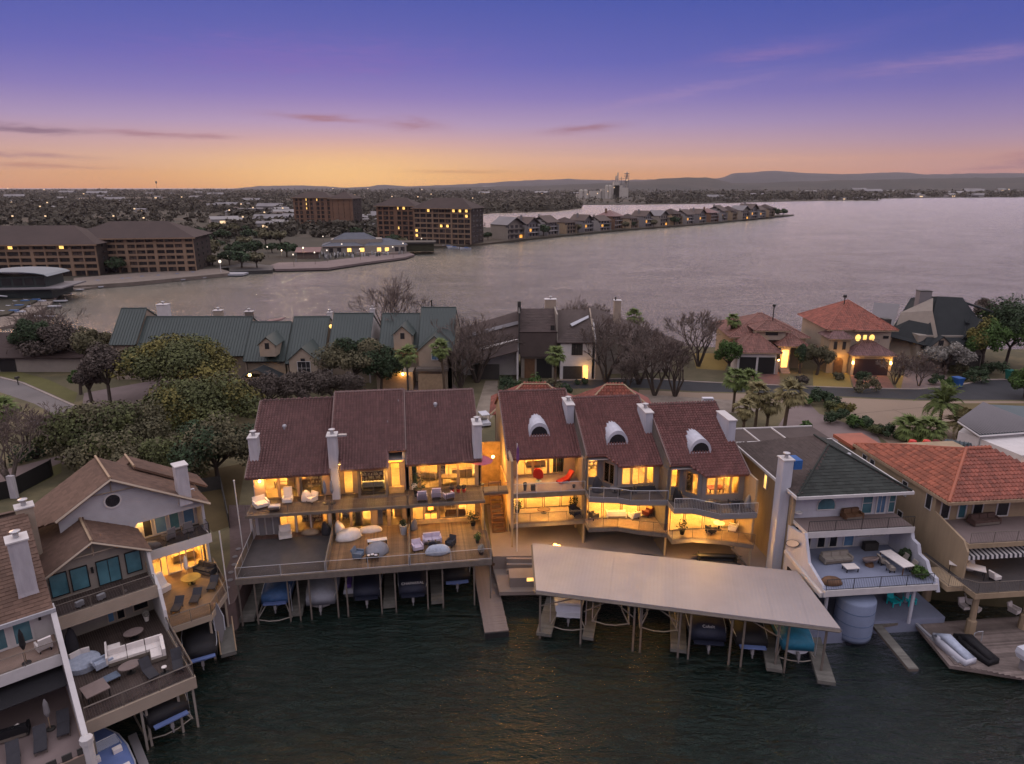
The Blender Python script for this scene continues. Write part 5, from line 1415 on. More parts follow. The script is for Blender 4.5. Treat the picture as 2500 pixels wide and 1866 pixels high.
g = MB(); A = [(1.6, 8.5), (6.3, 9.2), (6.6, 9.6), (11.45, 9.6), (11.45, 10.0), (5.2, 13.75), (1.6, 11.6)]
for y in (13.5, 13.7): g.v += [(x, y, z) for x, z in A]
n = 7; g.f += [tuple(range(n)), tuple(range(2 * n - 1, n - 1, -1))] + [(k, (k + 1) % n, n + (k + 1) % n, n + k) for k in range(n)]
g.build('gable_wall', 'paleblue', t)
MB().box(6.4, 15.5, 7.2, 11.5, 15.7, 10.4).box(11.4, 13.7, 4, 11.6, 18.3, 9.9).box(6.3, 15.7, 2.5, 6.5, 18.3, 9).build('back_wall', 'paleblue', t)
for x0, x1, p in ((7.2, 7.9, 'far_pane'), (8.1, 9.0, 'blue_pane'), (9.2, 10.0, 'teal_pane'), (10.3, 11.2, 'blue_pane')): window(t, x0, 7.3, x1, 9.5, 15.48, p, 'whitepaint', .06)
MB().ball(6.9, 15.2, 9.0, .16).build('sconce', 'bulb', t); light(t, (7.0, 14.9, 8.9), 18, .1)
MB().rings([[(5.2 + r * math.cos(2 * math.pi * k / 20), y, 12.0 + r * math.sin(2 * math.pi * k / 20)) for k in range(20)] for r, y in ((.62, 13.5), (.62, 13.42), (.5, 13.42), (.5, 13.47))], False).build('round_window', 'whitepaint', t)
MB().face(*[(5.2 + .5 * math.cos(2 * math.pi * k / 20), 13.47, 12.0 + .5 * math.sin(2 * math.pi * k / 20)) for k in range(20)]).build('round_pane', 'pane', t)
R3 = [(11.9, 12.9, 9.95), (11.9, 18.5, 9.95), (5.2, 18.5, 14.0), (5.2, 12.9, 14.0)]; R4 = [(5.2, 12.9, 14.0), (5.2, 18.5, 14.0), (-2.5, 18.5, 9.4), (-2.5, 18, 9.4), (1.4, 12.9, 11.75)]
r_ = MB().slab(R3, .16).slab(R4, .16).build('roof', 'brownroof', t)
tiles(R3, .34, .32, r_, 'brownroof', .025, style='flat'); tiles(R4, .34, .32, r_, 'brownroof', .03, style='flat')
MB().tube([(11.9, 12.85, 9.85), (5.2, 12.85, 13.9), (1.4, 12.85, 11.65)], .12, 4).build('barge_board', 'cream', r_)
MB().tube([(5.2, 12.9, 14.08), (5.2, 18.5, 14.08)], .1, 5).build('ridge_cap', 'palewood', r_)
MB().bar((5.2, 13.3, 12.75), (5.2, 13.3, 13.8), .05).bar((3.4, 13.3, 12.85), (7.3, 13.3, 12.7), .05).build('gable_truss', 'cream', t)
chimney(t, 9.7, 12.95, 10.3, 10.6, 13.9, 13.6, 'chimney', flue=False, taper=.04)
# cross roof behind
t = FL.thing('roof_wing', 'brown shingled cross gable behind the round window townhouse', 'roof', 0, 0, 0, 0, 'brown-roofed houses at the left')
MB().box(1.5, 18.7, 2.5, 12.5, 20.3, 9.1).build('wall', 'tan', t)
R5 = [(7.6, 17.2, 12.9), (7.6, 20.5, 12.9), (13, 20.5, 9.6), (13, 17.2, 9.6)]; R6 = [(7.6, 18.6, 12.9), (7.6, 20.5, 12.9), (1, 20.5, 9.2), (1, 18.6, 9.2)]
r_ = MB().slab(R5, .16).slab(R6, .16).build('roof', 'brownroof', t); tiles(R5, .34, .32, r_, 'brownroof', .025, style='flat'); tiles(R6, .34, .32, r_, 'brownroof', .025, style='flat')
MB().tube([(7.6, 17.2, 12.97), (7.6, 20.5, 12.97)], .1, 5).build('ridge_cap', 'palewood', r_)
t = FL.thing('roof_wing', 'dark brown shingled low roof at the left edge behind two chimneys', 'roof', 0, 0, 0, 0, 'brown-roofed houses at the left')
MB().box(-14, 14.5, 2.5, -1, 24, 8.6).build('wall', 'tan', t)
R7 = [(-14, 13.6, 8.7), (-.6, 13.6, 8.7), (-.6, 19, 10.8), (-14, 19, 10.8)]; R8 = [(-14, 19.01, 10.8), (-.6, 19.01, 10.8), (-.6, 25, 8.6), (-14, 25, 8.6)]
dkb = mat('dark_brown_shingle', (.085, .055, .045), .85, .22, .6, island=.16)
r_ = MB().slab(R7, .16).slab(R8, .16).build('roof', dkb, t); tiles(R7, .6, .45, r_, dkb, .04, style='flat'); tiles(R8, .6, .45, r_, dkb, .04, style='flat')

t = FL.thing('gabled_townhouse', 'white walled townhouse with tall white chimney and black awning, bottom left corner', 'townhouse', 0, 0, 0, 0, 'brown-roofed houses at the left')
MB().box(-12, 5.6, 2.5, -.3, 12, 9.6).build('wall', 'whitepaint', t)
R9 = [(-12, 4.7, 9.5), (-.1, 4.7, 9.5), (-.1, 12.5, 13.0), (-12, 12.5, 13.0)]
r_ = MB().slab(R9, .16).slab([(-12, 12.51, 13), (-.1, 12.51, 13), (-.1, 15, 11.9), (-12, 15, 11.9)], .16).build('roof', 'brownroof', t)
tiles(R9, .5, .3, r_, 'brownroof', .04, style='flat')
MB().box(-12, 4.55, 9.3, .0, 4.68, 9.55).build('gutter', 'palegrey', r_)
chimney(t, -1.65, 6.1, 9.9, -.6, 7.2, 13.9, 'chimney', taper=.05)
MB().box(-12, 3.0, 6.85, -.3, 5.6, 7.2).build('balcony_slab', 'cream', t); MB().box(-12, 2.88, 6.55, -.25, 2.998, 7.3).build('fascia', 'whitepaint', t)
MB().box(-12, 3.1, 7.202, -.35, 5.6, 7.23).build('balcony_floor', 'tilefloor', t)
rail(t, [(-9, 2.94), (-.35, 2.94)], 7.3, .95, True, 'greytrim', 1.7)
for x0, x1 in ((-3.6, -2.6), (-2.4, -1.3), (-5.0, -3.8)): window(t, x0, 7.3, x1, 9.2, 5.58, 'teal_pane', 'whitepaint', .12)
MB().box(-.95, 5.4, 8.6, -.8, 5.58, 9.0).build('wall_lantern', 'black', t)
sideprism(MB(), -.3, .0, [(5.6, 2.5), (5.6, 9.4), (4.6, 9.3), (3.0, 7.8), (1.2, 6.2), (-.6, 4.9), (-1.9, 4.2), (-1.9, 2.5)]).build('party_wall', 'whitepaint', t)
MB().box(-12, -2.0, 2.9, -.3, 5.6, 3.45).build('terrace_slab', 'tilefloor', t); MB().box(-12, -1.9, 3.452, -.35, 5.5, 3.49).build('terrace_floor', 'walk', t)
MB().lathe(-.15, -1.9, [(.3, -1), (.3, 4.0), (.36, 4.05), (.36, 4.4), (.1, 4.5)], 8).build('end_column', 'whitepaint', t)
MB().slab([(-12, 5.3, 6.5), (-.35, 5.3, 6.5), (-.35, 1.6, 5.9), (-12, 1.6, 5.9)], .05).build('awning', 'blackcanvas', t)
for k in range(8): MB().box(-.7 - k * .75, -1.98, 3.49, -.2 - k * .75, -1.9, 3.9).build('wall_tile', 'darktrim', t)
MB().box(-12, -2.02, 2.0, -.3, -1.99, 3.4).build('terrace_front', 'stonewall', t)
# ================================================================ GREEN-ROOFED TERRACE across the street
GY = 112.0
gl_ = ['far left steep green-roofed townhouse with a pale chimney', 'wide second green-roofed townhouse, mostly behind the yellow-green oak', 'third green-roofed townhouse with a small dormer and a lamp below',
       'fourth green-roofed townhouse with a gabled bay window', 'fifth green-roofed townhouse standing apart with white flank wall', 'sixth green-roofed townhouse with a dormer beside the thin palm', 'tallest green-roofed townhouse at the right end with a wide garage']
GS = [(-68.9, -64.4, 114, 8.9, 5.4, 14.3), (-64.3, -45.6, 113, 7.2, 5.8, 12.9), (-45.5, -38.5, 112, 6.5, 5.7, 12.2), (-38.4, -32.0, 112, 6.1, 6.8, 12.9), (-31.0, -24.1, 112, 8.1, 5.6, 13.7), (-22.6, -15.9, 113, 8.6, 5.0, 13.6), (-15.8, -9.7, 112, 8.8, 5.9, 14.7)]
for i, (x0, x1, Y, ze, k, zr) in enumerate(GS):
    t = thing('green_roofed_townhouse', gl_[i], 'townhouse', (x0, Y, 0), 0, 'green-roofed townhouses across the street'); W = x1 - x0
    sk = 1.6 if i < 2 else (.8 if i < 4 else .3)
    MB().box(.1, 1.0, 2.4, W - .1, 18, ze).build('wall', 'cream', t)
    RP = [(0, 0, ze), (W, 0, ze), (W + sk * 0, k, zr), (0, k, zr)]
    r_ = MB().slab(RP, .2).slab([(0, k + .01, zr), (W, k + .01, zr), (W, 17, zr - 6.5), (0, 17, zr - 6.5)], .2).build('roof', 'greenroof', t)
    seams(RP, .5, r_, 'greenroof', .07, .06)
    g = MB()
    for x in (.12, W - .3): sideprism(g, x, x + .18, [(.6, 2.4), (16, 2.4), (16, zr - 6.2), (k, zr - .25), (.6, ze + .2)])
    g.build('gable_wall', 'whitepaint' if i == 4 else 'cream', t)
    MB().tube([(0, k, zr + .05), (W, k, zr + .05)], .1, 5).bar((.0, 0, ze + .08), (0, k, zr + .05), .07).bar((W, 0, ze + .08), (W, k, zr + .05), .07).build('ridge_cap', 'greenroof', r_)
    def dormer(xc, zb, w_, yf, zap, wm=True, wall='cream'):
        yb = lambda z: (z - ze) / (zr - ze) * k
        dz = MB(); dz.v = [(xc - w_ / 2, yf, zb), (xc + w_ / 2, yf, zb), (xc + w_ / 2, yf, zap - w_ * .42), (xc, yf, zap), (xc - w_ / 2, yf, zap - w_ * .42)]
        dz.v += [(x, max(yb(z) + .4, yf + .5), z) for x, y, z in dz.v[:5]]
        dz.f = [(0, 1, 2, 3, 4), (9, 8, 7, 6, 5)] + [(a, (a + 1) % 5, 5 + (a + 1) % 5, 5 + a) for a in range(5)]
        d_ = dz.build('dormer', wall, t)
        e = w_ / 2 + .35; ze_ = zap - e * .84
        MB().slab([(xc - e, yf - .3, ze_), (xc, yf - .3, zap + .1), (xc, yb(zap) + .3, zap + .1), (xc - e, yb(ze_) + .2, ze_)], .1).slab([(xc + e, yf - .3, ze_), (xc, yf - .3, zap + .1), (xc, yb(zap) + .3, zap + .1), (xc + e, yb(ze_) + .2, ze_)], .1).build('dormer_roof', 'greenroof', d_)
        MB().box(xc - .35, yf - .06, zap - w_ * .42 - .9, xc + .35, yf - .01, zap - w_ * .42 + .1).build('window', 'far_pane', d_)
        return d_
    if i == 2: dormer(4.7, 7.6, 2.6, -1.0, 10.9)
    if i == 3:
        d_ = dormer(4.0, 3.0, 4.6, -3.0, 9.6); window(t, 3.0, 5.0, 5.2, 7.3, -3.02, 'far_pane', 'whitepaint', .08, 2, 1)
    if i == 5: dormer(4.3, 8.6, 3.0, -1.2, 12.6)
    if i == 6:
        d_ = dormer(3.2, 2.6, 5.4, -3.4, 11.6); window(t, 2.6, 7.6, 4.4, 9.2, -3.45, 'blue_pane', 'whitepaint', .1, 1, 1)
        MB().box(.2, -5.0, 6.1, 5.4, -3.4, 6.5).build('porch_roof', 'greytrim', t); MB().box(.5, -4.9, 2.5, 4.9, -4.7, 5.6).build('garage_door', 'palewood', t)
        MB().box(5.2, -3.4, 2.5, 5.9, -3.2, 8.8).build('porch_pier', 'cream', t)
    if i == 5:
        MB().box(.2, -4.2, 2.5, 6.2, -1.0, 5.5).build('garage', 'cream', t); MB().box(1.0, -4.32, 2.5, 5.6, -4.2, 4.9).build('garage_door', 'palewood', t)
        MB().ball(4.6, -4.4, 5.2, .2).build('wall_lamp', 'bulb', t); light(t, (4.6, -4.9, 5.4), 24, .1)
    if i == 2:
        MB().box(1.0, -4.0, 2.5, 6.6, -1.0, 4.6).build('garage', 'greytrim', t); MB().ball(2.6, -4.3, 5.3, .26).build('wall_lamp', 'bulb', t); light(t, (2.6, -4.8, 5.4), 18, .1)
        MB().slab([(.5, -4.4, 4.6), (3.8, -4.4, 6.2), (3.8, -.9, 6.2), (.5, -.9, 4.6)], .12).slab([(7.1, -4.4, 4.6), (3.8, -4.4, 6.2), (3.8, -.9, 6.2), (7.1, -.9, 4.6)], .12).build('garage_roof', 'darkroof', t)
    if i == 4: MB().box(W - .05, -.2, ze - 3.2, W + .05, k * 1.2, ze + .2).build('flank_wall', 'whitepaint', t); MB().ball(-.4, 4.6, 11.6, .35).build('lit_upper_window', 'lit', t)
    if i == 0: chimney(t, 6.4, 5.0, 10, 8.2, 6.4, 14.9, 'whitepaint', flue=True)
    if i == 1: chimney(t, 11.0, 7.5, 10.5, 12.4, 8.6, 13.6, 'cream'); chimney(t, 17.0, 6.5, 11, 18.3, 7.4, 13.6, 'greytrim')
    if i in (3, 4): chimney(t, W - .8, k + 1, zr - 2.2, W - .1, k + 2.0, zr + .5, 'whitepaint')
    if i == 6: MB().lathe(1.6, k + 2, [(.12, zr - 1), (.12, zr + .9), (.2, zr + 1)], 6).build('flue', 'black', t)
    if i == 2: MB().slab([(2.0, k + .5, zr - .2), (5, k + .5, zr + .35), (5, k + 3, zr + .3), (2, k + 3, zr - .2)], .2).build('rear_roof', 'maroon', t)

# low brown roof at the left edge
t = thing('low_house', 'long low brown roofed house at the left edge beyond the winding road', 'house', (-118, 119, 2.5), 0)
MB().box(0, 1, 0, 40, 14, 2.9).build('wall', 'tan', t); MB().box(25, .9, .1, 28, .98, 2.4).build('dark_opening', 'black', t)
MB().slab([(-1, 0, 2.9), (41, 0, 2.9), (41, 6, 6.3), (-1, 6, 6.3)], .2).slab([(-1, 6.01, 6.3), (41, 6.01, 6.3), (41, 14, 2.9), (-1, 14, 2.9)], .2).build('roof', 'condoroof', t)

# ================================================================ BROWN MODERN HOUSES
t = thing('modern_house', 'dark brown modern house with tall shingled front, right of the green-roofed terrace', 'house', (0, 0, 0), 0)
MB().box(1.4, 115, 6.6, 7.7, 128, 11.0).build('upper_wall', 'taupe', t)
MB().box(1.6, 116, 2.5, 7.6, 128, 6.6).build('garage_wall', 'tan', t)
MB().box(2.2, 115.9, 2.5, 4.0, 116, 6.0).build('garage_door', 'wood', t); MB().box(4.3, 115.9, 2.5, 7.0, 116, 6.0).build('garage_opening', 'black', t)
tp = mat('dark_taupe_shingle', (.07, .05, .047), .85, .2, .8, island=.12)
RA = [(1.2, 114.9, 11.0), (7.8, 114.9, 11.0), (7.8, 121.5, 13.7), (1.2, 121.5, 13.7)]
r_ = MB().slab(RA, .2).slab([(1.2, 121.51, 13.7), (7.8, 121.51, 13.7), (7.8, 130, 10), (1.2, 130, 10)], .2).build('roof', tp, t); tiles(RA, .8, .5, r_, tp, .03, style='flat')
MB().box(1.1, 115, 7, 1.4, 123, 14.2).build('fin_wall', 'darktrim', t); MB().box(7.6, 115, 9, 7.85, 124, 14.0).build('fin_wall', 'tan', t)
chimney(t, 6.0, 123, 11, 8.0, 124.4, 15.2, 'cream', flue=True); MB().box(1.0, 121, 13, 1.6, 122, 15.2).build('vent_stack', 'darktrim', t)
MB().box(6.6, 114.85, 11.3, 7.3, 114.95, 12.1).build('window', 'far_pane', t)
RB = [(-9.5, 117, 7.0), (1.2, 117, 9.6), (1.2, 124, 13.0), (-9.5, 124, 9.8)]
MB().slab(RB, .2).build('left_roof', tp, t); MB().box(-9, 118, 2.5, 1.2, 128, 6.8).build('left_wall', 'whitepaint', t)
MB().slab([(-8.0, 119.8, 9.0), (1.2, 119.8, 11.4), (1.2, 120.4, 11.9), (-8, 120.4, 9.5)], .1).build('skylight_band', 'fargrey', t)
MB().slab([(-7.6, 113.5, 5.6), (1.0, 113.5, 8.0), (1.0, 117, 9.2), (-7.6, 117, 6.6)], .15).build('porch_roof', tp, t)
MB().box(-7, 115, 2.5, -2.2, 115.2, 5.2).build('garage_door', 'darktrim', t)
sideprism(MB(), .8, 1.1, [(114, 2.5), (114, 8), (117, 9), (117, 2.5)]).build('white_pier', 'whitepaint', t)

t = thing('modern_house', 'white panelled modern house with a lit doorway under a sweeping brown roof', 'house', (0, 0, 0), 0)
MB().box(8.4, 115, 2.5, 13.9, 126, 9.2).build('wall', 'whitepaint', t)
MB().box(8.9, 114.9, 2.6, 12.2, 114.99, 4.9).build('garage_door', 'darktrim', t); MB().box(10.3, 114.9, 6.9, 12.2, 114.99, 8.9).build('louvred_window', 'far_pane', t)
for k in range(7): MB().box(10.35 + k * .27, 114.84, 6.95, 10.45 + k * .27, 114.9, 8.85).build('slat', 'darktrim', t)
MB().box(12.4, 114.85, 2.6, 13.2, 114.98, 5.0).build('lit_doorway', 'lit', t); light(t, (12.7, 113.9, 4.6), 14, .1)
RC = [(7.7, 114.5, 9.2), (14.2, 114.5, 9.2), (14.0, 122, 13.6), (13.2, 122, 13.6)]
r_ = MB().slab(RC, .2).slab([(7.7, 114.51, 9.2), (13.2, 122, 13.6), (8.0, 124, 13.2), (7.8, 119, 11)], .2).build('roof', 'taupe', t)
tiles(RC, .8, .5, r_, 'taupe', .03, style='flat')
MB().slab([(10.5, 117.4, 11.5), (13.6, 119.6, 12.6), (13.6, 120.2, 12.9), (10.2, 118.0, 11.8)], .15).build('skylight', 'palegrey', r_)
MB().tube([(14.2, 114.5, 9.3), (14.0, 122, 13.8)], .14, 5).build('barge_board', 'cream', r_)
RD = [(14.2, 118, 10.8), (29.5, 120, 7.2), (33, 128, 6.2), (14.2, 126, 13.7)]
MB().slab(RD, .25).build('sweeping_roof', 'taupe', t)
sideprism(MB(), 14.4, 14.6, [(115.5, 2.5), (115.5, 9), (120, 12), (126, 12), (126, 2.5)]).build('flank', 'whitepaint', t)
g = MB(); g.v = [(14.3, 118.1, 2.5), (29, 120, 2.5), (29, 120, 7.0), (14.3, 118.1, 10.5), (14.3, 118.4, 2.5), (29, 120.3, 2.5), (29, 120.3, 7.0), (14.3, 118.4, 10.5)]
g.f = [(0, 1, 2, 3), (7, 6, 5, 4), (0, 4, 5, 1), (1, 5, 6, 2), (2, 6, 7, 3), (3, 7, 4, 0)]; g.build('long_wall', 'tan', t)
MB().box(21, 118.7, 7.2, 22, 119.0, 8.0).build('window', 'far_pane', t)
chimney(t, 18.6, 123, 10, 19.8, 124.2, 15.0, 'cream', flue=False); MB().box(18.7, 123.2, 15.1, 18.9, 123.4, 15.7).build('vent_pipe', 'black', t)
MB().box(14.6, 114.5, 2.5, 15.7, 114.7, 5.2).build('gate_panel', 'tan', t)

# ================================================================ RED-ROOFED VILLAS
def hipthing(t, x0, y0, x1, y1, z, h, m_, tile=None, ov=.5, tw=.42, tl=.5, name='roof'):
    rf = MB(); hip(rf, x0, y0, x1, y1, z, h, ov); r_ = rf.build(name, m_, t)
    x0 -= ov; y0 -= ov; x1 += ov; y1 += ov
    w_, d_ = x1 - x0, y1 - y0; ym = (y0 + y1) / 2; k = min(d_ / 2, w_ / 2 - .05)
    a, b = (x0 + k, ym, z + h), (x1 - k, ym, z + h)
    if tile:
        tiles([(x0, y0, z), (x1, y0, z), b, a], tw, tl, r_, tile, .05, .07); tiles([(x0, y0, z), (x0, y1, z), a], tw, tl, r_, tile, .05, .07); tiles([(x1, y0, z), (x1, y1, z), b], tw, tl, r_, tile, .05, .07)
    MB().tube([(x0, y0, z + .06), a, b, (x1, y0, z + .06)], .12, 5).tube([(x0, y1, z + .06), a], .12, 5).build('hip_ridge', m_, r_)
    MB().box(x0, y0 - .02, z - .22, x1, y0 + .1, z).build('eaves_board', 'palewood', r_)
    return r_
t = thing('villa', 'villa with stepped dusty red tile roofs and twin dark garage doors', 'house', (40.2, 118.5, 0), -3)
MB().box(.2, .3, 2.5, 7.0, 6, 6.5).build('garage_wall', 'whitepaint', t)
for x in (.6, 3.9): MB().box(x, .22, 2.55, x + 2.9, .3, 5.6).build('garage_door', 'black', t)
MB().box(.5, 5, 2.5, 13.5, 18, 8.2).build('wall', 'tanstucco', t)
dusty = mat('dusty_red_tile', (.20, .085, .065), .6, .2, .6, island=.28, spec=.42)
hipthing(t, .0, .2, 7.3, 6.2, 6.55, 2.7, dusty, dusty)
hipthing(t, 0, 5.2, 13.8, 18, 8.25, 3.2, dusty, dusty)
MB().box(4.2, 3.8, 8.0, 9.4, 6.5, 9.8).build('upper_wall', 'cream', t); MB().box(5.8, 3.72, 8.9, 8.0, 3.8, 9.7).build('window', 'far_pane', t)
hipthing(t, 4.0, 3.6, 9.6, 8, 9.85, 1.3, dusty, dusty, .4)
MB().box(8.2, 2.0, 2.5, 9.9, 5.2, 7.0).build('entrance_wall', 'cream', t); MB().box(8.5, 1.92, 3.4, 9.6, 2.0, 6.6).build('lit_entrance', 'lit', t); light(t, (9.0, 1.2, 5.8), 26, .1)
for k in range(4): MB().box(8.3, 1.7 - .3 * k, 2.5, 9.9, 2.0 - .3 * k, 3.3 - .2 * k).build('step', 'tilefloor', t)
MB().box(7.0, .2, 2.5, 7.5, .8, 5.0).build('lit_gate_pier', 'tilefloor', t); MB().ball(7.3, -.1, 5.2, .16).build('lamp', 'bulb', t)
hipthing(t, 8.0, 2.2, 12.8, 7, 7.3, 1.9, dusty, dusty, .4)
MB().lathe(8.5, 9, [(.1, 10), (.1, 13.2), (.35, 13.3), (.3, 13.7)], 6).build('flue', 'black', t)

t = thing('villa', 'tall villa with orange-lit red tile roof, two round glowing windows and lanterns by the garage', 'house', (56.9, 118, 0), -3); t.scale = (.94, 1, 1)
MB().box(.4, 3, 2.5, 11.8, 17, 10.2).build('wall', 'cream', t)
hipthing(t, .2, 3.2, 12.2, 17, 10.2, 4.2, 'clay2', 'clay2', .7)
hipthing(t, 4.8, 2.2, 9.6, 9, 10.3, 1.8, 'clay2', 'clay2', .4, name='front_roof')
MB().box(3.8, 0, 2.5, 11.2, 5, 6.2).build('garage_wall', 'cream', t); MB().box(4.3, -.08, 2.55, 10.6, 0, 5.5).build('garage_door', mat('dark_plum_door', (.03, .018, .026), .6), t)
hipthing(t, 3.6, -.2, 11.4, 6, 6.25, 2.0, 'maroon', 'maroon', .4, name='garage_roof')
MB().box(-.3, 1.2, 2.5, 3.6, 5, 8.9).build('turret_wall', 'tanstucco', t); hipthing(t, -.3, 1.2, 3.6, 5.4, 8.9, 1.6, 'maroon', 'maroon', .4, name='turret_roof')
for x in (.6, 2.2): MB().box(x, 1.12, 6.9, x + .6, 1.2, 8.3).build('window', 'far_pane', t)
n = 10; MB().face(*([(1.0, 1.1, 2.6)] + [(1.85 - .85 * math.cos(math.pi * k / n), 1.1, 4.6 + .85 * math.sin(math.pi * k / n)) for k in range(n + 1)] + [(2.7, 1.1, 2.6)])).build('arched_door', 'wood', t)
for x in (5.7, 8.3):
    MB().face(*[(x + .5 * math.cos(2 * math.pi * k / 16), 2.92, 8.7 + .62 * math.sin(2 * math.pi * k / 16)) for k in range(16)]).build('round_window', 'lit', t)
MB().box(6.7, 2.9, 8.2, 7.3, 2.98, 9.2).build('window', 'lit', t); MB().box(10.4, 2.9, 8.6, 11.4, 2.98, 9.1).build('window', 'far_pane', t)
for x in (3.95, 10.9): MB().box(x - .12, -.3, 4.6, x + .12, -.08, 5.1).build('lantern', 'bulb', t); light(t, (x, -.8, 5.0), 30, .08)
light(t, (1.85, .4, 5.5), 14, .08); MB().lathe(5, 9, [(.1, 13), (.1, 15), (.4, 15.1), (.35, 15.5)], 6).build('flue', 'black', t)
rail(t, [(5.0, 2.3), (9.4, 2.3)], 8.0, .6, False, 'darktrim', 2)

t = thing('charcoal_roofed_house', 'large house with steep charcoal gables and pale flank walls, right of the villas', 'house', (70.7, 119.5, 0), -2)
MB().box(3, 2, 2.5, 15.0, 15, 9.0).build('wall', 'tan', t)
cr = [(-.8 + 5, 1.0, 7.0), (17, 1.0, 7.0), (14.0, 8, 13.6), (9.2, 8, 15.4), (8.0, 8, 15.4)]
MB().slab([(3.6, .8, 7.4), (16.6, .8, 7.4), (13.2, 8, 15.0), (8.6, 8, 15.2)], .2).slab([(3.6, .81, 7.4), (8.6, 8, 15.2), (7.0, 14, 14), (-.5, 6, 8)], .2).slab([(13.2, 8, 14.4), (16.2, 3, 13.2), (17.4, 9, 13.2), (14, 12, 14)], .2).slab([(12.0, 3.5, 11.2), (17.6, 3.0, 8.6), (18, 12, 8.6), (14, 12, 13.9)], .2).slab([(13.2, 8.02, 15.0), (8.6, 8.02, 15.2), (8, 18, 8), (15, 18, 8)], .2).build('roof', 'darkroof', t)
g = MB(); g.v = [(-.6, 5.9, 2.5), (3.5, 1.3, 2.5), (6.0, 1.4, 9.0), (6.4, 5, 13.0), (7.6, 7.6, 15.0), (2.6, 8.6, 12)]; g.f = [(0, 1, 2, 3, 4, 5)]
g.build('flank_wall', 'tan', t)
def gab(xc, w_, y, zb, h, wx):
    MB().prism([(xc - w_ / 2, y), (xc + w_ / 2, y), (xc, y + .01)], zb, zb + .01)
    m_ = MB(); m_.v = [(xc - w_ / 2, y, zb), (xc + w_ / 2, y, zb), (xc, y, zb + h), (xc - w_ / 2, y + 2.5, zb), (xc + w_ / 2, y + 2.5, zb), (xc, y + 4.5, zb + h)]; m_.f = [(0, 1, 2), (0, 3, 4, 1)]
    d_ = m_.build('gable', 'cream', t)
    MB().slab([(xc - w_ / 2 - .3, y - .3, zb - .15), (xc, y - .3, zb + h + .12), (xc, y + 4.5, zb + h + .12), (xc - w_ / 2 - .3, y + 2.5, zb - .15)], .12).slab([(xc + w_ / 2 + .3, y - .3, zb - .15), (xc, y - .3, zb + h + .12), (xc, y + 4.5, zb + h + .12), (xc + w_ / 2 + .3, y + 2.5, zb - .15)], .12).build('gable_roof', 'darkroof', d_)
    MB().box(wx - .45, y - .06, zb + h * .25, wx + .45, y - .005, zb + h * .25 + 1.0).build('window', 'far_pane', d_)
gab(6.4, 5.0, .4, 6.9, 2.2, 6.2); gab(13.6, 5.6, 1.8, 8.6, 3.3, 13.6)
chimney(t, 5.6, 8.5, 12, 7.8, 10, 16.0, 'fargrey', flue=False, capm='darktrim'); MB().box(-1.6, 5.8, 3, -.3, 7.5, 11.2).build('dark_stack', 'darktrim', t)
MB().box(8, 1.6, 2.5, 14.5, 1.9, 5.4).build('garage_door', 'darktrim', t); MB().slab([(-3, 8, 8.0), (0, 6, 8.0), (4, 12, 13), (0, 14, 13)], .2).build('rear_roof', 'fargrey', t)

# ================================================================ WATERFRONT RESTAURANT AND MARINA
t = thing('restaurant', 'low waterfront restaurant with lit yellow windows under the apartment towers', 'restaurant', (-96, 352, 1.1), 12)
MB().box(0, 0, 0, 42, 18, 4.5).box(4, 4, 4.5, 30, 16, 7.5).build('wall', 'tan', t)
for a in ((0, 0, 20, 18, 4.5, 3), (20.5, 1, 42, 17, 4.5, 3), (6, 5, 26, 15, 7.51, 3)): hipthing(t, *a, mat('slate_blue_roof', (.11, .12, .145), .8), None, .8)
for x in (12, 18.5, 27, 31): MB().box(x, -.1, 1.5, x + 2.0, 0, 3.4).build('window', 'lit', t)
for x in (3, 7, 36, 39): MB().box(x, -.1, 1.3, x + 2, 0, 3.6).build('window', 'far_pane', t)
MB().box(16, -4, 0, 38, -.2, 1.2).build('terrace', 'concrete', t)
t = thing('pavilion', 'dark flat-roofed green pavilion at the right of the restaurant', 'pavilion', (-62, 372, 1.1), 6)
MB().box(0, 0, 0, 20, 12, 4.2).build('wall', mat('olive_wall', (.05, .05, .03)), t); MB().box(-1, -1, 4.2, 21, 13, 5.0).build('roof', 'darktrim', t)
t = thing('beach_hut', 'row of pale tented huts left of the restaurant terrace', 'hut', (-104, 335, 1.1), 8)
MB().box(0, 0, 0, 10, 5, 3.2).build('wall', 'farbrown', t); MB().slab([(-1, -1, 3.2), (11, -1, 3.2), (11, 6, 5), (-1, 6, 5)], .2).build('roof', 'maroon', t)
structure(MB().prism(sv([(655, 650), (672, 658), (800, 655), (895, 641), (988, 629), (1012, 622), (985, 612), (880, 628), (780, 640), (680, 642)], 1.1), .3, 1.25), 'promenade', 'walk')
structure(MB().prism(sv([(530, 655), (560, 664), (665, 661), (668, 650), (600, 643)], 1.1), -.5, 1.3), 'dark_quay', 'darktrim')
cr_ = MB(); rr = random.Random(9)
for k in range(150):
    px = rr.gauss(935, 26) if k % 2 else rr.gauss(815, 40); py = 626 - (px - 815) * .07 + rr.uniform(-8, 8)
    x, y, _ = survey(px, py, 1.2); cr_.lathe(x, y, [(.28, 1.2), (.36, 2.2), (.30, 2.7), (.1, 2.75), (.16, 2.9), (.14, 3.1)], 5)
cr_.build('seated_crowd', mat('crowd_clothes', (.3, .3, .3), .9, .9, 2.5, island=.9), None, kind='stuff')
lampm = MB().lathe(0, 0, [(.1, 0), (.07, 5)], 6)
spots = [(718, 652), (742, 632), (800, 640), (836, 622), (862, 618), (905, 615), (948, 616), (960, 630), (985, 620), (690, 640), (770, 646), (655, 630), (1030, 606), (560, 655), (880, 636), (620, 628), (600, 640), (847, 598), (790, 600)]
p0 = None
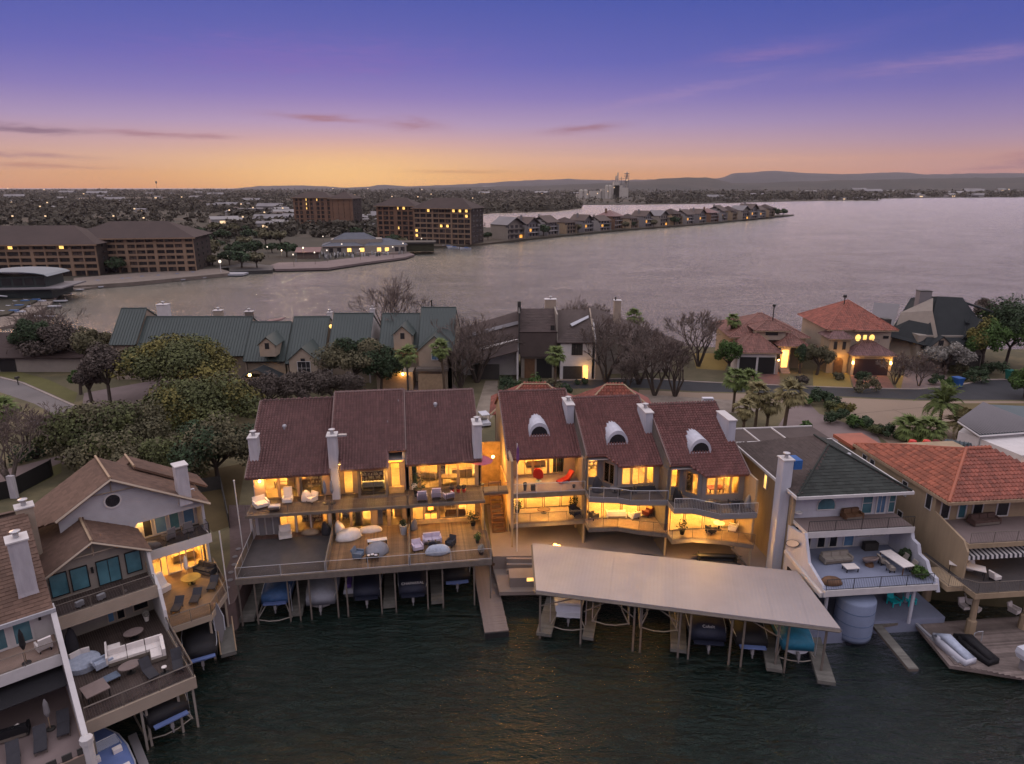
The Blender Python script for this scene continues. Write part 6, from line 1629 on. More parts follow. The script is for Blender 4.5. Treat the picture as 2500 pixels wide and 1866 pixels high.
for k, (a, b) in enumerate(spots):
    x, y, _ = survey(a, b, 1.2)
    if p0 is None:
        o = thing('lamp_post', '', 'lamp post', (x, y, 1.2), 0, 'lamp posts round the waterfront restaurant'); MB().lathe(0, 0, [(.1, 0), (.07, 5)], 6).build('post', 'greytrim', o); MB().ball(0, 0, 5.3, .32, n=8, m_=5).build('globe', 'litwhite', o); p0 = o
    else: o = copy_tree(p0, (x, y, 1.2))
    o['label'] = 'glowing lamp on the waterfront restaurant terrace and promenade'
    if k in (1, 6, 9): light(None, (x, y - 1, 6), 40, .3, (1, .8, .55))
# tiny jetty lamp, docks and boats along the far left shore
def fboat(L=6.5):
    t = thing('moored_boat', '', 'boat', (0, 0, 0), 0, 'boats moored along the far left shore')
    W = L * .3; rg = []
    for f_, w_, z in ((0, .8, .8), (.4, 1, .8), (.75, .7, .95), (1, .05, 1.15)):
        rg.append([(-W / 2 * w_, f_ * L, z), (-W / 2 * w_ * .6, f_ * L, -.1), (W / 2 * w_ * .6, f_ * L, -.1), (W / 2 * w_, f_ * L, z)])
    MB().rings(rg).build('hull', 'gel', t); MB().box(-W * .3, L * .25, .8, W * .3, L * .6, 1.2).build('cover', 'bluecanvas', t)
    return t
fb = fboat()
jl = [(150, 703, 80), (165, 712, 85), (120, 722, 88), (105, 730, 90), (85, 741, 92), (72, 752, 95), (110, 738, 90), (60, 765, 95), (210, 695, 70), (250, 692, 60), (300, 688, 30), (345, 683, 20), (385, 680, 20), (430, 676, 15), (330, 686, 75), (470, 672, 20), (1120, 606, 80), (1150, 608, 85), (1105, 603, 75)]
names = ['white covered boat moored in the far left marina', 'small boat along the quay of the low apartment blocks', 'pale boat moored below the big apartment tower']
for k, (a, b, rz) in enumerate(jl):
    x, y, _ = survey(a, b, .3); o = fb if k == 0 else copy_tree(fb); o.location = (x, y, .1); o.rotation_euler = (0, 0, R(rz)); o['label'] = names[0 if k < 9 else (1 if k < 16 else 2)]
    o['group'] = ['boats in the far left marina', 'boats along the quay of the low apartment blocks', 'boats below the big apartment tower'][0 if k < 9 else (1 if k < 16 else 2)]
dkf = None
for k, (a, b, L, rz) in enumerate([(60, 772, 16, 2), (85, 748, 15, 4), (105, 735, 14, 5), (120, 718, 14, 6), (150, 708, 14, 8), (180, 700, 12, 8), (240, 697, 10, -50), (290, 692, 10, -50), (340, 688, 9, -52), (390, 684, 9, -52), (440, 680, 9, -52), (490, 675, 9, -50)]):
    x, y, _ = survey(a, b, .5)
    if dkf is None:
        dkf = thing('boat_jetty', '', 'jetty', (0, 0, 0), 0, 'pale jetties along the far left shore'); MB().box(-9, -.8, .3, 9, .8, .6).build('deck', 'palegrey', dkf)
        for px_ in (-8, -2, 4, 8): MB().box(px_ - .12, .8, -1, px_ + .12, 1.05, 1.3).build('pile', 'dockwood', dkf)
        o = dkf
    else: o = copy_tree(dkf)
    o.location = (x, y, 0); o.rotation_euler = (0, 0, R(rz)); o.scale = (L / 18, 1, 1); o['label'] = 'narrow pale jetty on the far left shore'
t = thing('marina_building', 'marina building with a curved pale roof over glass storeys at the left edge', 'marina', (-167, 212, 1.0), 8)
MB().box(0, 0, 0, 22, 14, 3.0).box(1, 1, 3.4, 20, 13, 6.8).build('wall', mat('green_glass_wall', (.03, .045, .045), .4, .3, .3), t); MB().box(-1, -2, 3.0, 26, 15, 3.4).build('gallery', 'fargrey', t)
ar = MB(); 
for k in range(8):
    a0, a1 = math.pi * k / 8, math.pi * (k + 1) / 8
    ar.slab([(10 - 12 * math.cos(a0), -1, 6.9 + 1.6 * math.sin(a0)), (10 - 12 * math.cos(a1), -1, 6.9 + 1.6 * math.sin(a1)), (10 - 12 * math.cos(a1), 14, 6.9 + 1.6 * math.sin(a1)), (10 - 12 * math.cos(a0), 14, 6.9 + 1.6 * math.sin(a0))], .2)
ar.build('curved_roof', mat('pale_blue_roof', (.2, .24, .27), .5, .15, .2), t)
for k in range(6): MB().box(1 + 3.3 * k, .9, 4, 3.6 + 3.3 * k, .98, 6.2).build('window', 'far_pane', t)
MB().slab([(-22, -14, 8), (-3, -16, 6), (6, -3, 1.6), (4, -2.4, 1.5), (-22, 2, 8)], .4).build('lower_roof', 'fargrey', t)
for k in range(5): MB().tube([(-16 + 3 * k, -22 + 1.5 * k, 5.5 - k * .5), (-8 + 3 * k, -12 + 1.5 * k, 6.5 - k), (2 + 2 * k, -6 + k, 1)], .25, 4).build('arched_rib', 'palegrey', t)
structure(MB().prism(sv([(0, 800), (40, 790), (120, 745), (150, 712), (250, 698), (250, 690), (150, 700), (60, 740), (0, 770)], .6), -.5, .6), 'marina_quay', 'stonewall')
structure(MB().prism(sv([(180, 700), (330, 690), (560, 668), (560, 655), (330, 668), (180, 680)], 1.1), -.5, 1.3), 'quay', 'stonewall')
t = thing('small_jetty_lamp', 'white lamp on a small pale jetty right of the low apartment block', 'lamp post', survey(540, 668, .8), 0)
MB().box(-8, -3, -.5, 10, 3, .2).build('jetty', 'palegrey', t); MB().lathe(0, 0, [(.15, .2), (.1, 4.5)], 6).build('post', 'whitepaint', t); MB().ball(0, 0, 4.8, .6).build('globe', 'litwhite', t)
# ================================================================ TREES AND PLANTS
def hy(px, py, Y):
    """point on a vertical plane at distance Y"""
    v = (py - 933) / _F; d = Y / (_C - v * _S)
    return ((px - 1250) / _F * d, Y, CAM_H - d * (_S + v * _C))
def limb_mesh(mb, p, d, L, r_, lev, rnd, spread=.55, up=.15, k=(2, 3)):
    q = p + d * L
    mb.append((p, q, r_, r_ * .62))
    if lev == 0: return
    for _ in range(rnd.randint(*k)):
        a = Vector((rnd.gauss(0, 1), rnd.gauss(0, 1), rnd.gauss(0, 1))); a = (a - d * a.dot(d)).normalized()
        nd = (d + a * rnd.uniform(.4, 1) * spread * 1.4 + Vector((0, 0, up))).normalized()
        limb_mesh(mb, p + d * L * rnd.uniform(.65, 1), nd, L * rnd.uniform(.6, .85), r_ * .6, lev - 1, rnd, spread, up, k)
def segs_to_mesh(name, segs, m_, parent, sides=3, minr=.0, split=0.05):
    V = []; F_ = []
    for p, q, r0, r1 in segs:
        d = (q - p).normalized(); u = d.cross(Vector((.3, .5, .81))).normalized(); v = d.cross(u); i = len(V)
        for c, r_ in ((p, r0), (q, r1)):
            for j in range(sides):
                t = 2 * math.pi * j / sides; V.append(tuple(c + (u * math.cos(t) + v * math.sin(t)) * max(r_, minr)))
        for j in range(sides): F_.append((i + j, i + (j + 1) % sides, i + sides + (j + 1) % sides, i + sides + j))
    return npmesh(name, np.array(V), np.array(F_), m_, parent)
def bare_tree(label, loc, H_=9, seed=1, group=None, m_='twig', lev=6, spread=.6, trunkm='bark', stems=3, cat='tree', minr=.03):
    t = thing('bare_tree', label, cat, loc, 0, group); rnd = random.Random(seed); segs = []
    L = H_ * .31
    for s_ in range(stems):
        a = 2 * math.pi * (s_ + rnd.random() * .6) / stems
        limb_mesh(segs, Vector((.15 * math.cos(a), .15 * math.sin(a), 0)), Vector((math.cos(a) * .38, math.sin(a) * .38, 1)).normalized(), L, H_ * .019, lev, rnd, spread)
    tr = [s for s in segs if s[2] > H_ * .008]; tw = [s for s in segs if s[2] <= H_ * .008]
    segs_to_mesh('trunk', tr, trunkm, t, 5); segs_to_mesh('crown', tw, m_, t, 3, minr)['kind'] = 'stuff'
    return t
def oak(label, loc, rx, ry, rz, zc, leafm='leaf', seed=1, clumps=26, per=260, ls=.2, group=None, leaf2=None, trunk=True, name='oak_tree', cat='tree', tr=.28):
    t = thing(name, label, cat, loc, 0, group); rng = np.random.default_rng(seed); LM, LS = (1.7, .72) if per > 200 else (1, 1)
    d = rng.normal(size=(clumps, 3)); d /= np.linalg.norm(d, axis=1)[:, None]; d[:, 2] = np.abs(d[:, 2]) * .9 - .25
    c = d * np.array([rx, ry, rz]) * rng.uniform(.45, .86, (clumps, 1)) + np.array([0, 0, zc])
    rr_ = rng.uniform(.2, .38, (clumps, 1)) * rng.uniform(.8, 1.25, (clumps, 3)) * np.array([rx, ry, rz * 1.1])
    if leaf2:
        h = clumps // 3
        v, f_ = leafcloud(c[:h], rr_[:h], int(per * LM), ls * LS, seed + 1); npmesh('crown_second', v, f_, leaf2, t, 'stuff')  # a third of the clumps take the second leaf colour
        v, f_ = leafcloud(c[h:], rr_[h:], int(per * LM), ls * LS, seed + 2); npmesh('crown', v, f_, leafm, t, 'stuff')
    else:
        v, f_ = leafcloud(c, rr_, int(per * LM), ls * LS, seed + 2); npmesh('crown', v, f_, leafm, t, 'stuff')
    if trunk:
        rnd = random.Random(seed); segs = []
        segs.append((Vector((0, 0, -.2)), Vector((rnd.uniform(-.3, .3), rnd.uniform(-.3, .3), zc * .5)), tr, tr * .8))
        for k in range(min(clumps, 9)):
            segs.append((segs[0][1], Vector(c[k]) * .75 + segs[0][1] * .25, tr * .55, tr * .2))
        segs_to_mesh('trunk', segs, 'bark', t, 6)
    return t
# the big trees on the left
oak('broad oak with yellow-green crown in front of the left green roofs', hy(440, 960, 104)[:2] + (2.5,), 10.5, 7.5, 5.2, 6.2, 'leaf', 3, 40, 420, .23, leaf2='leafy')
oak('golden-topped oak left of the maroon terrace', hy(520, 1090, 86)[:2] + (2.5,), 8.6, 6.5, 5.6, 4.6, 'leaf', 5, 40, 420, .2, leaf2='leafy')
oak('olive brown oak between the winding road and the hedge', hy(290, 1160, 77)[:2] + (2.5,), 8.4, 6, 5.2, 4.0, 'leafb', 7, 40, 420, .19, leaf2='leaf')
oak('dark green oak hanging over the fence behind the left gabled houses', hy(530, 1150, 72)[:2] + (2.5,), 6.4, 5, 4.8, 3.6, 'leafb', 9, 30, 380, .18, leaf2='leafd')
oak('olive oak just above the round window gable', hy(390, 1160, 70)[:2] + (2.5,), 5.2, 4.4, 4.2, 2.8, 'leaf', 12, 24, 380, .17, leaf2='leafb')
oak('dark evergreen oak before the fifth green-roofed townhouse', hy(870, 945, 107)[:2] + (2.5,), 6.4, 4.5, 4.6, 6.0, 'leafb', 13, 30, 360, .2, leaf2='leafd')
oak('dense dark evergreen right of the evergreen oak, low over the drive', hy(930, 950, 107)[:2] + (2.5,), 3.4, 3, 5.0, 4.8, 'leafd', 15, 18, 320, .19)
oak('dark purple-crowned tree leaning over the drive beside the winding road', hy(270, 990, 100)[:2] + (2.5,), 3.6, 3.2, 3.8, 6.6, 'leafr', 17, 20, 300, .17)
oak('dark dwarf tree left of the purple-crowned tree', hy(225, 985, 101)[:2] + (2.5,), 2.6, 2.4, 2.6, 4.4, 'leafr', 18, 14, 260, .17)
oak('bright lime-leaved little tree at the bend of the road', hy(190, 925, 106)[:2] + (2.5,), 1.8, 1.5, 1.6, 3.0, 'leafg', 19, 10, 200, .15)
oak('dusky purple thicket tree below the bare tree at the upper left', hy(130, 890, 122)[:2] + (2.5,), 7.5, 4, 4.6, 5.4, 'leafr', 21, 26, 300, .22)
oak('dark evergreen beside the low brown roof', hy(85, 880, 121)[:2] + (2.5,), 3.6, 3, 4.6, 6.5, 'leafd', 22, 16, 280, .2)
oak('dull green tree right of the dusky purple thicket', hy(230, 880, 118)[:2] + (2.5,), 4.2, 3, 4.0, 5.6, 'leafb', 23, 18, 280, .2)
oak('small orange-leaved tree between the two big oaks', hy(460, 955, 98)[:2] + (2.5,), 1.7, 1.5, 2.2, 3.6, mat('orange_autumn_leaves', (.17, .085, .03), .9, .4, .4, island=.4), 24, 9, 180, .15)
for k, (px, py, Y, lab) in enumerate([(650, 975, 96, 'dusky bare thicket behind the left end of the maroon ridge'), (740, 970, 98, 'dusky bare thicket behind the second part of the maroon ridge'), (820, 965, 99, 'dusky bare thicket left of the dark evergreen'), (560, 990, 96, 'dusky bare thicket beside the golden-topped oak')]):
    oak(lab, hy(px, py, Y)[:2] + (2.5,), 4.6, 3.4, 3.3, 3.6, 'leafr', 30 + k, 20, 300, .15, name='bare_thicket', group='dusky thickets behind the left terrace')
# bare trees
bt = bare_tree('tall bare tree rising behind the green roofs against the lake', hy(955, 900, 126)[:2] + (2.5,), 17.5, 3, lev=6, m_='twig', stems=5)
bare_tree('bare tree at the upper left standing against the lake', hy(145, 900, 127)[:2] + (2.5,), 13, 5, stems=5)
bare_tree('grey bare tree between the green terrace and the dark modern house', hy(1165, 930, 113)[:2] + (2.5,), 13.5, 8, stems=5)
bare_tree('bare tree leaning beside the tallest green-roofed house', hy(1125, 935, 110)[:2] + (2.5,), 9.5, 9, stems=5)
bare_tree('small bare treetop behind the brown sweeping roof', hy(1435, 830, 134)[:2] + (2.5,), 12.5, 11, stems=5)
bl = ['largest bare tree of the clump before the sweeping roof, on the left', 'bare tree in the middle of the clump over the road', 'bare tree of the clump with its trunk beside the pale gravel', 'rightmost bare tree of the clump, forked low', 'bare tree behind the clump reaching over the lawn', 'low bare shrubby tree under the clump']
for k, (px, py, Y, H_, sd) in enumerate([(1480, 925, 113, 12, 12), (1560, 930, 112, 12.5, 13), (1598, 965, 105.5, 12, 14), (1648, 968, 105, 10.5, 15), (1705, 895, 124, 12, 16), (1530, 945, 108, 6, 17)]):
    bare_tree(bl[k], hy(px, py, Y)[:2] + (2.5,), H_, sd, 'bare trees before the sweeping brown roof', stems=5, lev=6, m_='twig')
bare_tree('big bare tree at the left edge over the hedge', hy(30, 1190, 72)[:2] + (2.5,), 9.5, 21, stems=5, trunkm='bark_l', spread=.75)
bare_tree('second bare tree beside the left edge tree, over the road', hy(90, 1130, 79)[:2] + (2.5,), 7.5, 22, stems=5, spread=.75)
oak('silver grey leafed tree in front of the charcoal-roofed house', hy(2310, 905, 118)[:2] + (2.5,), 4.6, 3.2, 3.2, 3.6, 'leafs', 40, 20, 280, .15)
oak('green round tree left of the twin garage villa', hy(1780, 900, 118)[:2] + (2.5,), 2.6, 2.4, 3.2, 4.2, 'leafg', 41, 14, 260, .16)
oak('rusty green tree between the two villas', hy(1995, 905, 118)[:2] + (2.5,), 3.0, 2.4, 3.0, 3.6, 'leafb', 42, 16, 260, .16)
oak('dark small tree beside the lit villa entrance', hy(1955, 900, 119)[:2] + (2.5,), 1.8, 1.6, 2.8, 3.6, 'leafd', 43, 10, 220, .16)
bare_tree('thin rusty bare tree right of the wide garage', hy(2185, 930, 112)[:2] + (2.5,), 6.0, 44, stems=4)
bare_tree('thin dark bare tree on the verge beside the driveway', hy(2245, 935, 111)[:2] + (2.5,), 5.5, 45, stems=3)
oak('large dark green tree at the right edge behind the cul-de-sac', hy(2450, 910, 124)[:2] + (2.5,), 8.0, 6, 6.8, 7.4, 'leafd', 46, 34, 380, .22, leaf2='leafg')
oak('yellowish green tree left of the large dark trees at the right', hy(2395, 905, 120)[:2] + (2.5,), 4.2, 3.5, 4.4, 6.2, 'leafg', 47, 20, 300, .2, leaf2='leafy')
oak('rusty leaved tree behind the charcoal house at its right', hy(2385, 880, 131)[:2] + (2.5,), 3.4, 3, 3.6, 9.0, 'leafr', 48, 14, 240, .2)
oak('bright green bushy tree at the right edge by the road bend', hy(2500, 985, 104)[:2] + (2.5,), 2.8, 2.6, 3.0, 3.0, 'leafg', 49, 14, 260, .17)
# shrubs
def shrub(label, loc, r_, h, leafm, seed, group=None, name='shrub', per=150):
    return oak(label, loc, r_, r_ * .9, h, h * .45, leafm, seed, 8, per, .12, group, trunk=False, name=name, cat='shrub')
sl = [(2005, 985, 'dark green', 'leafd', 2.4), (2035, 995, 'dark green', 'leafd', 1.8), (1985, 975, 'dark green', 'leafd', 2.0), (2030, 1010, 'green', 'leaf', 2.0), (2060, 1015, 'yellow-green', 'leafy', 2.1), (2050, 1035, 'dark green', 'leafd', 2.2), (2085, 1045, 'green', 'leafg', 1.9),
      (2105, 1050, 'dark green', 'leafd', 2.2), (2135, 1065, 'green', 'leaf', 1.8), (2165, 1068, 'dark green', 'leafd', 1.9), (1970, 990, 'green', 'leafg', 1.5)]
pos_w = ['tallest of the row, by the road', 'second in the row', 'at the street end of the row', 'at the kink of the row', 'in the middle of the row, the brightest', 'in the middle of the row, beside the brightest', 'past the middle of the row', 'in the lower half of the row', 'near the lower end of the row', 'at the lower end of the row above the grey roof', 'beside the footpath end of the row']
for k, (px, py, cn, lm_, r_) in enumerate(sl):
    shrub('%s shrub %s' % (cn, pos_w[k]), survey(px, py, GZ), r_, r_ * .8, lm_, 60 + k, 'clipped shrubs along the footpath')
shrub('round lone shrub on the mauve path behind the grey roof', survey(1965, 1062, GZ), 1.6, 1.5, 'leafg', 75)
for k, (px, py, Y, r_, lm_, lab) in enumerate([(1240, 945, 108, 2.6, 'leafd', 'dark shrub left in the bed before the dark modern house'), (1290, 945, 107, 3.2, 'leafg', 'pale flowering shrub in the bed before the dark modern house'), (1340, 945, 106, 3.0, 'leafb', 'olive shrub in the bed before the dark modern house'), (1375, 950, 105, 2.2, 'leafd', 'small dark shrub at the right of the modern house bed'), (1510, 950, 105, 2.4, 'leafd', 'dark shrub at the foot of the bare trees'),
        (1240, 970, 100, 2.0, 'leafd', 'dark shrub by the pale stone path'), (1420, 925, 112, 1.2, 'leafd', 'little dark shrub right of the brick drive'), (2110, 945, 108, 2.6, 'leafb', 'wide brown shrub by the wide garage drive'), (2105, 925, 113, 2.0, 'leafd', 'spiky dark plant left of the wide garage'), (2050, 918, 115, 1.2, 'leafb', 'small shrub on the villa lawn'), (1935, 935, 110, 1.8, 'leafb', 'brown shrub left in the villa rockery'), (1960, 930, 111, 1.8, 'leafr', 'purple shrub right in the villa rockery'),
        (2290, 920, 112, 1.6, 'leafd', 'dark shrub beside the blue bin'), (2330, 925, 111, 1.8, 'leafg', 'light shrub in the cul-de-sac bed'), (2380, 915, 114, 2.6, 'leafd', 'clipped dark hedge ball in the cul-de-sac bed'), (2430, 905, 117, 3.0, 'leafd', 'broad dark shrub before the large right trees'), (2350, 900, 118, 2.2, 'leafb', 'olive shrub under the silver tree'), (1080, 925, 113, 1.6, 'leafd', 'dark shrub right of the thick palm trunk'),
        (575, 800, 122, 1.6, 'leafd', 'dark clipped treetop behind the second green roof'), (535, 800, 122, 1.5, 'leafd', 'dark small treetop left behind the second green roof'), (1200, 1085, 73, 1.2, 'leafd', 'dark shrub at the top of the stair gap'), (505, 1000, 98, 2.0, 'leafb', 'olive shrub beside the drive between the oaks')]):
    loc = hy(px, py, Y); z = 2.5 if k not in (18, 19) else 11.0
    shrub(lab, (loc[0], Y, z), r_, r_ * .85, lm_, 80 + k)
def hedge(label, pts, w_, h, seed):
    t = thing('hedge', label, 'hedge', (0, 0, GZ)); C_ = []
    for a, b in zip(pts[:-1], pts[1:]):
        n_ = max(2, int(math.hypot(b[0] - a[0], b[1] - a[1]) / .7))
        for k in range(n_): C_.append((a[0] + (b[0] - a[0]) * k / n_, a[1] + (b[1] - a[1]) * k / n_, h * .5))
    v, f_ = leafcloud(C_, [(w_ * .8, w_ * .8, h * .62)] * len(C_), 120, .13, seed); npmesh('foliage', v, f_, 'leafd', t, 'stuff'); return t
hedge('long clipped dark hedge under the left edge bare trees', sv([(40, 1135), (110, 1112), (165, 1090)], GZ), 1.2, 2.2, 3)
hedge('low dark hedge at the villa cul-de-sac', sv([(2360, 915), (2420, 912)], GZ), 1.0, 1.4, 4)
# black mesh fence
t = thing('mesh_fence', 'black screened fence behind the left gabled houses', 'fence', (0, 0, GZ)); fp = sv([(-60, 1235), (30, 1215), (125, 1165), (130, 1160)], GZ)
for a, b in zip(fp[:-1], fp[1:]): MB().prism([a, b, (b[0], b[1] + .08), (a[0], a[1] + .08)], 0, 2.0).build('screen', 'black', t)
MB().box(fp[1][0], fp[1][1] - .3, 0, fp[1][0] + .7, fp[1][1] + .1, 2.6).build('post', 'chimney', t)
t = thing('mesh_fence', 'dark fence on the brown bank left of the maroon terrace', 'fence', (0, 0, GZ)); fp = sv([(440, 1210), (540, 1195), (560, 1290), (510, 1300)], GZ)
for a, b in zip(fp[:2], fp[1:3]): MB().prism([a, b, (b[0] + .05, b[1] + .08), (a[0] + .05, a[1] + .08)], 0, 1.6).build('screen', 'darktrim', t)

# palms
def frond_mesh(kind, L, m_):
    rnd = random.Random(4 + kind); mb = MB()
    if kind == 0:   # fan leaf
        st = L * .42
        mb.quad((-.02, 0, 0), (.02, 0, 0), (.015, st, .18 * L), (-.015, st, .18 * L))
        for k in range(13):
            a = R(-82 + 164 * k / 12); bl_ = (L - st) * (1 - .25 * abs(k - 6) / 6) * rnd.uniform(.9, 1.08); c, s = math.cos(a), math.sin(a); w_ = .055 * L
            p0 = (0, st, .18 * L); m1 = (s * bl_ * .55 , st + c * bl_ * .55, .18 * L + .0); p1 = (s * bl_, st + c * bl_, .18 * L - .22 * L * rnd.uniform(.5, 1.2))
            n_ = (c * w_, -s * w_)
            mb.quad(p0, (m1[0] - n_[0], m1[1] - n_[1], m1[2]), p1, (m1[0] + n_[0], m1[1] + n_[1], m1[2]))
    else:           # feather leaf
        pts = [(0, L * t, .35 * L * math.sin(t * 2.6) - .25 * L * t * t) for t in [k / 9 for k in range(10)]]
        for k in range(9):
            y, z = pts[k][1], pts[k][2]; y2, z2 = pts[k + 1][1], pts[k + 1][2]
            mb.quad((-.02, y, z), (.02, y, z), (.015, y2, z2), (-.015, y2, z2))
            for sd_ in (-1, 1):
                for h in (0, .5):
                    yy, zz = y + (y2 - y) * h, z + (z2 - z) * h; l_ = L * .26 * (1 - .6 * abs(k - 3.5) / 5)
                    mb.quad((0, yy, zz), (sd_ * l_ * .6, yy + l_ * .35 - .03 * L, zz - .02), (sd_ * l_, yy + l_ * .7, zz - l_ * .35), (sd_ * l_ * .5, yy + l_ * .55, zz - .04))
    me = bpy.data.meshes.new('frond'); me.from_pydata(mb.v, [], mb.f); me.materials.append(M[m_]); me.update(); return me
FM = {}
def palm(label, loc, H_, L=2.0, kind=0, n_=26, m_='frond', seed=1, lean=(0, 0), tr=.22, skirt=True, group=None):
    key = (kind, L, m_)
    if key not in FM: FM[key] = frond_mesh(kind, L, m_)
    t = thing('palm_tree', label, 'palm', loc, 0, group); rnd = random.Random(seed)
    pts = [(lean[0] * f_ * f_, lean[1] * f_ * f_, H_ * f_) for f_ in (0, .25, .5, .75, 1)]
    MB().tube(pts, tr, 8, tr * .75).build('trunk', 'palmbark', t)
    for k in range(n_):
        o = bpy.data.objects.new('frond', FM[key]); COL.objects.link(o); o.parent = t
        el_ = R(70 - 125 * (k / n_) ** .9 + rnd.uniform(-8, 8)); o.location = (pts[-1][0], pts[-1][1], H_ - .1)
        o.rotation_euler = (el_, rnd.uniform(-.2, .2), k * 2.39996 + rnd.uniform(-.2, .2)); s_ = rnd.uniform(.85, 1.12); o.scale = (s_, s_, s_)
    if skirt:
        C_ = [(pts[-1][0], pts[-1][1], H_ - .9 - .35 * k) for k in range(3)]
        v, f_ = leafcloud(C_, [(.62 - .12 * k, .62 - .12 * k, .5) for k in range(3)], 90, .16, seed, .35); npmesh('dead_skirt', v, f_, 'deadfrond', t, 'stuff')
    return t
def palm_at(label, px, pb, pt, Y, **kw):
    b = hy(px, pb, Y); tp = hy(px, pt, Y); return palm(label, (b[0], Y, GZ), tp[2] - GZ, **kw)
g_ = 'palms in the clump behind the right terrace'
palm_at('leftmost palm of the clump, bright crown over the bare ground', 1790, 1000, 925, 97, L=2.2, seed=2, group=g_)
palm_at('palm at the back of the clump with green crown', 1822, 1000, 930, 96, L=2.2, seed=3, group=g_)
palm_at('brownish palm in the middle of the clump', 1845, 1030, 962, 90, L=2.3, m_='frondd', seed=4, group=g_)
palm_at('brownish palm at the right of the clump with thick trunk', 1912, 1066, 962, 85.5, L=2.4, m_='frondd', seed=5, lean=(.3, 0), tr=.28, group=g_)
palm_at('short palm hidden between the others of the clump', 1872, 1045, 985, 90, L=2.1, m_='frondd', seed=6, group=g_)
palm_at('low palm at the foot of the clump, nearest to the white chimney', 1815, 1045, 995, 86, L=1.8, m_='frondd', seed=7, group=g_)
palm_at('thin palm rising in front of the sixth green-roofed house', 998, 975, 868, 101, L=2.1, seed=8, tr=.14)
palm_at('thick-trunked palm before the wide garage of the tallest green house', 1085, 955, 852, 105, L=2.0, seed=9, lean=(-.5, 0))
palm_at('bushy palm before the dark modern house', 1355, 925, 868, 108, L=2.1, seed=10, tr=.3)
palm_at('palm behind the sweeping brown roof against the lake', 1545, 840, 775, 131, L=2.3, seed=11)
palm_at('thin palm at the far shore left of the twin garage villa', 1785, 850, 782, 127, L=1.7, seed=12, tr=.13)
palm_at('short palm at the left edge beside a parked white car', 18, 1045, 1000, 88, L=2.2, seed=13)
palm_at('tall feather palm at the right above the red roof', 2285, 1080, 985, 88, L=3.1, kind=1, m_='frond', seed=14, n_=30, skirt=False, tr=.25)
palm_at('feather palm right of the tall one, leaning out', 2335, 1090, 1035, 86, L=2.8, kind=1, m_='frondd', seed=15, n_=26, skirt=False)
palm_at('broad fan palm at the left above the red roof', 2215, 1085, 1048, 85, L=2.5, seed=16, n_=30)
palm_at('fan palm in the middle of the palms above the red roof', 2265, 1085, 1052, 84, L=2.5, seed=17, n_=30)

# trees along the far shore, told apart only by place
fo = oak('rounded dark tree on the far shore between the apartment blocks and the restaurant', (0, 0, 1), 5.5, 5.5, 4.2, 5.0, 'leafd', 90, 16, 60, .6, 'trees on the far shore', name='shore_tree', tr=.4)
fo2 = oak('rounded dark tree on the far shore between the apartment blocks and the restaurant', (0, 0, 1), 5.0, 5.0, 4.4, 5.0, 'leafb', 91, 16, 60, .6, 'trees on the far shore', name='shore_tree', tr=.4)
pl = [(455, 640), (480, 622), (510, 635), (535, 610), (560, 625), (585, 640), (600, 612), (625, 628), (650, 600), (500, 598), (470, 590), (545, 590), (575, 580), (610, 590), (640, 580), (665, 618), (520, 650), (560, 648), (685, 600), (900, 590), (930, 585), (960, 598), (985, 605), (870, 580), (1000, 612), (235, 662), (262, 655), (285, 668), (225, 640), (700, 628), (628, 655), (590, 655), (850, 575), (490, 575), (530, 570), (600, 565)]
rnd = random.Random(4)
for k, (a, b) in enumerate(pl):
    src = fo if k % 2 else fo2; x, y, _ = survey(a, b, 1)
    o = src if k < 2 else copy_tree(src); s_ = rnd.uniform(.65, 1.15); o.location = (x, y, 1.0); o.rotation_euler = (0, 0, rnd.uniform(0, 6)); o.scale = (s_, s_, s_ * rnd.uniform(.8, 1.1))
    if 19 <= k < 25 or k == 32: o['label'] = 'dark tree at the foot of the big apartment tower'; o['group'] = 'trees below the big apartment tower'
    elif 25 <= k < 29: o['label'] = 'dark tree before the long low apartment blocks'; o['group'] = 'trees before the low apartment blocks'
for k, (a, b) in enumerate([(1195, 588), (1262, 583), (1330, 578), (1415, 570), (1480, 563), (1530, 562), (1545, 558), (1600, 556), (1650, 551), (1760, 541), (1830, 534), (1880, 530), (1893, 529), (1905, 529), (1915, 528)]):
    x, y, _ = survey(a, b, 1); o = copy_tree(fo2 if k % 2 else fo, (x - 1, y + 2, 1.0), rnd.uniform(0, 360), 'small dark tree between the houses of the far spit', rnd.uniform(.6, 1.0) * (1.3 if k > 9 else 1)); o['group'] = 'trees between the houses of the far spit'
# wooded strip on the far right shore and on the low promontory
def shore_wood(name, px0, px1, py0, py1, n_, r0, seed):
    rnd = random.Random(seed); C_ = []; R_ = []
    while len(C_) < n_:
        a, b = rnd.uniform(px0, px1), rnd.uniform(py0, py1); x, y, _ = survey(a, b, 1)
        if not inpoly(x, y, far_poly): continue
        r_ = r0 * rnd.uniform(.6, 1.2); C_.append((x, y, 1 + r_ * .8)); R_.append((r_ * 1.1, r_, r_ * .9))
    v, f_ = leafcloud(C_, R_, 22, [q[2] * .36 for q in R_], seed); return npmesh(name, v, f_, 'forest', None, 'stuff')
shore_wood('shore_woods', 1680, 2600, 475, 489, 620, 9.5, 61)
shore_wood('promontory_woods', 1180, 1440, 497, 520, 150, 4.5, 62)
shore_wood('town_woods', 560, 1180, 500, 560, 260, 4.2, 63)
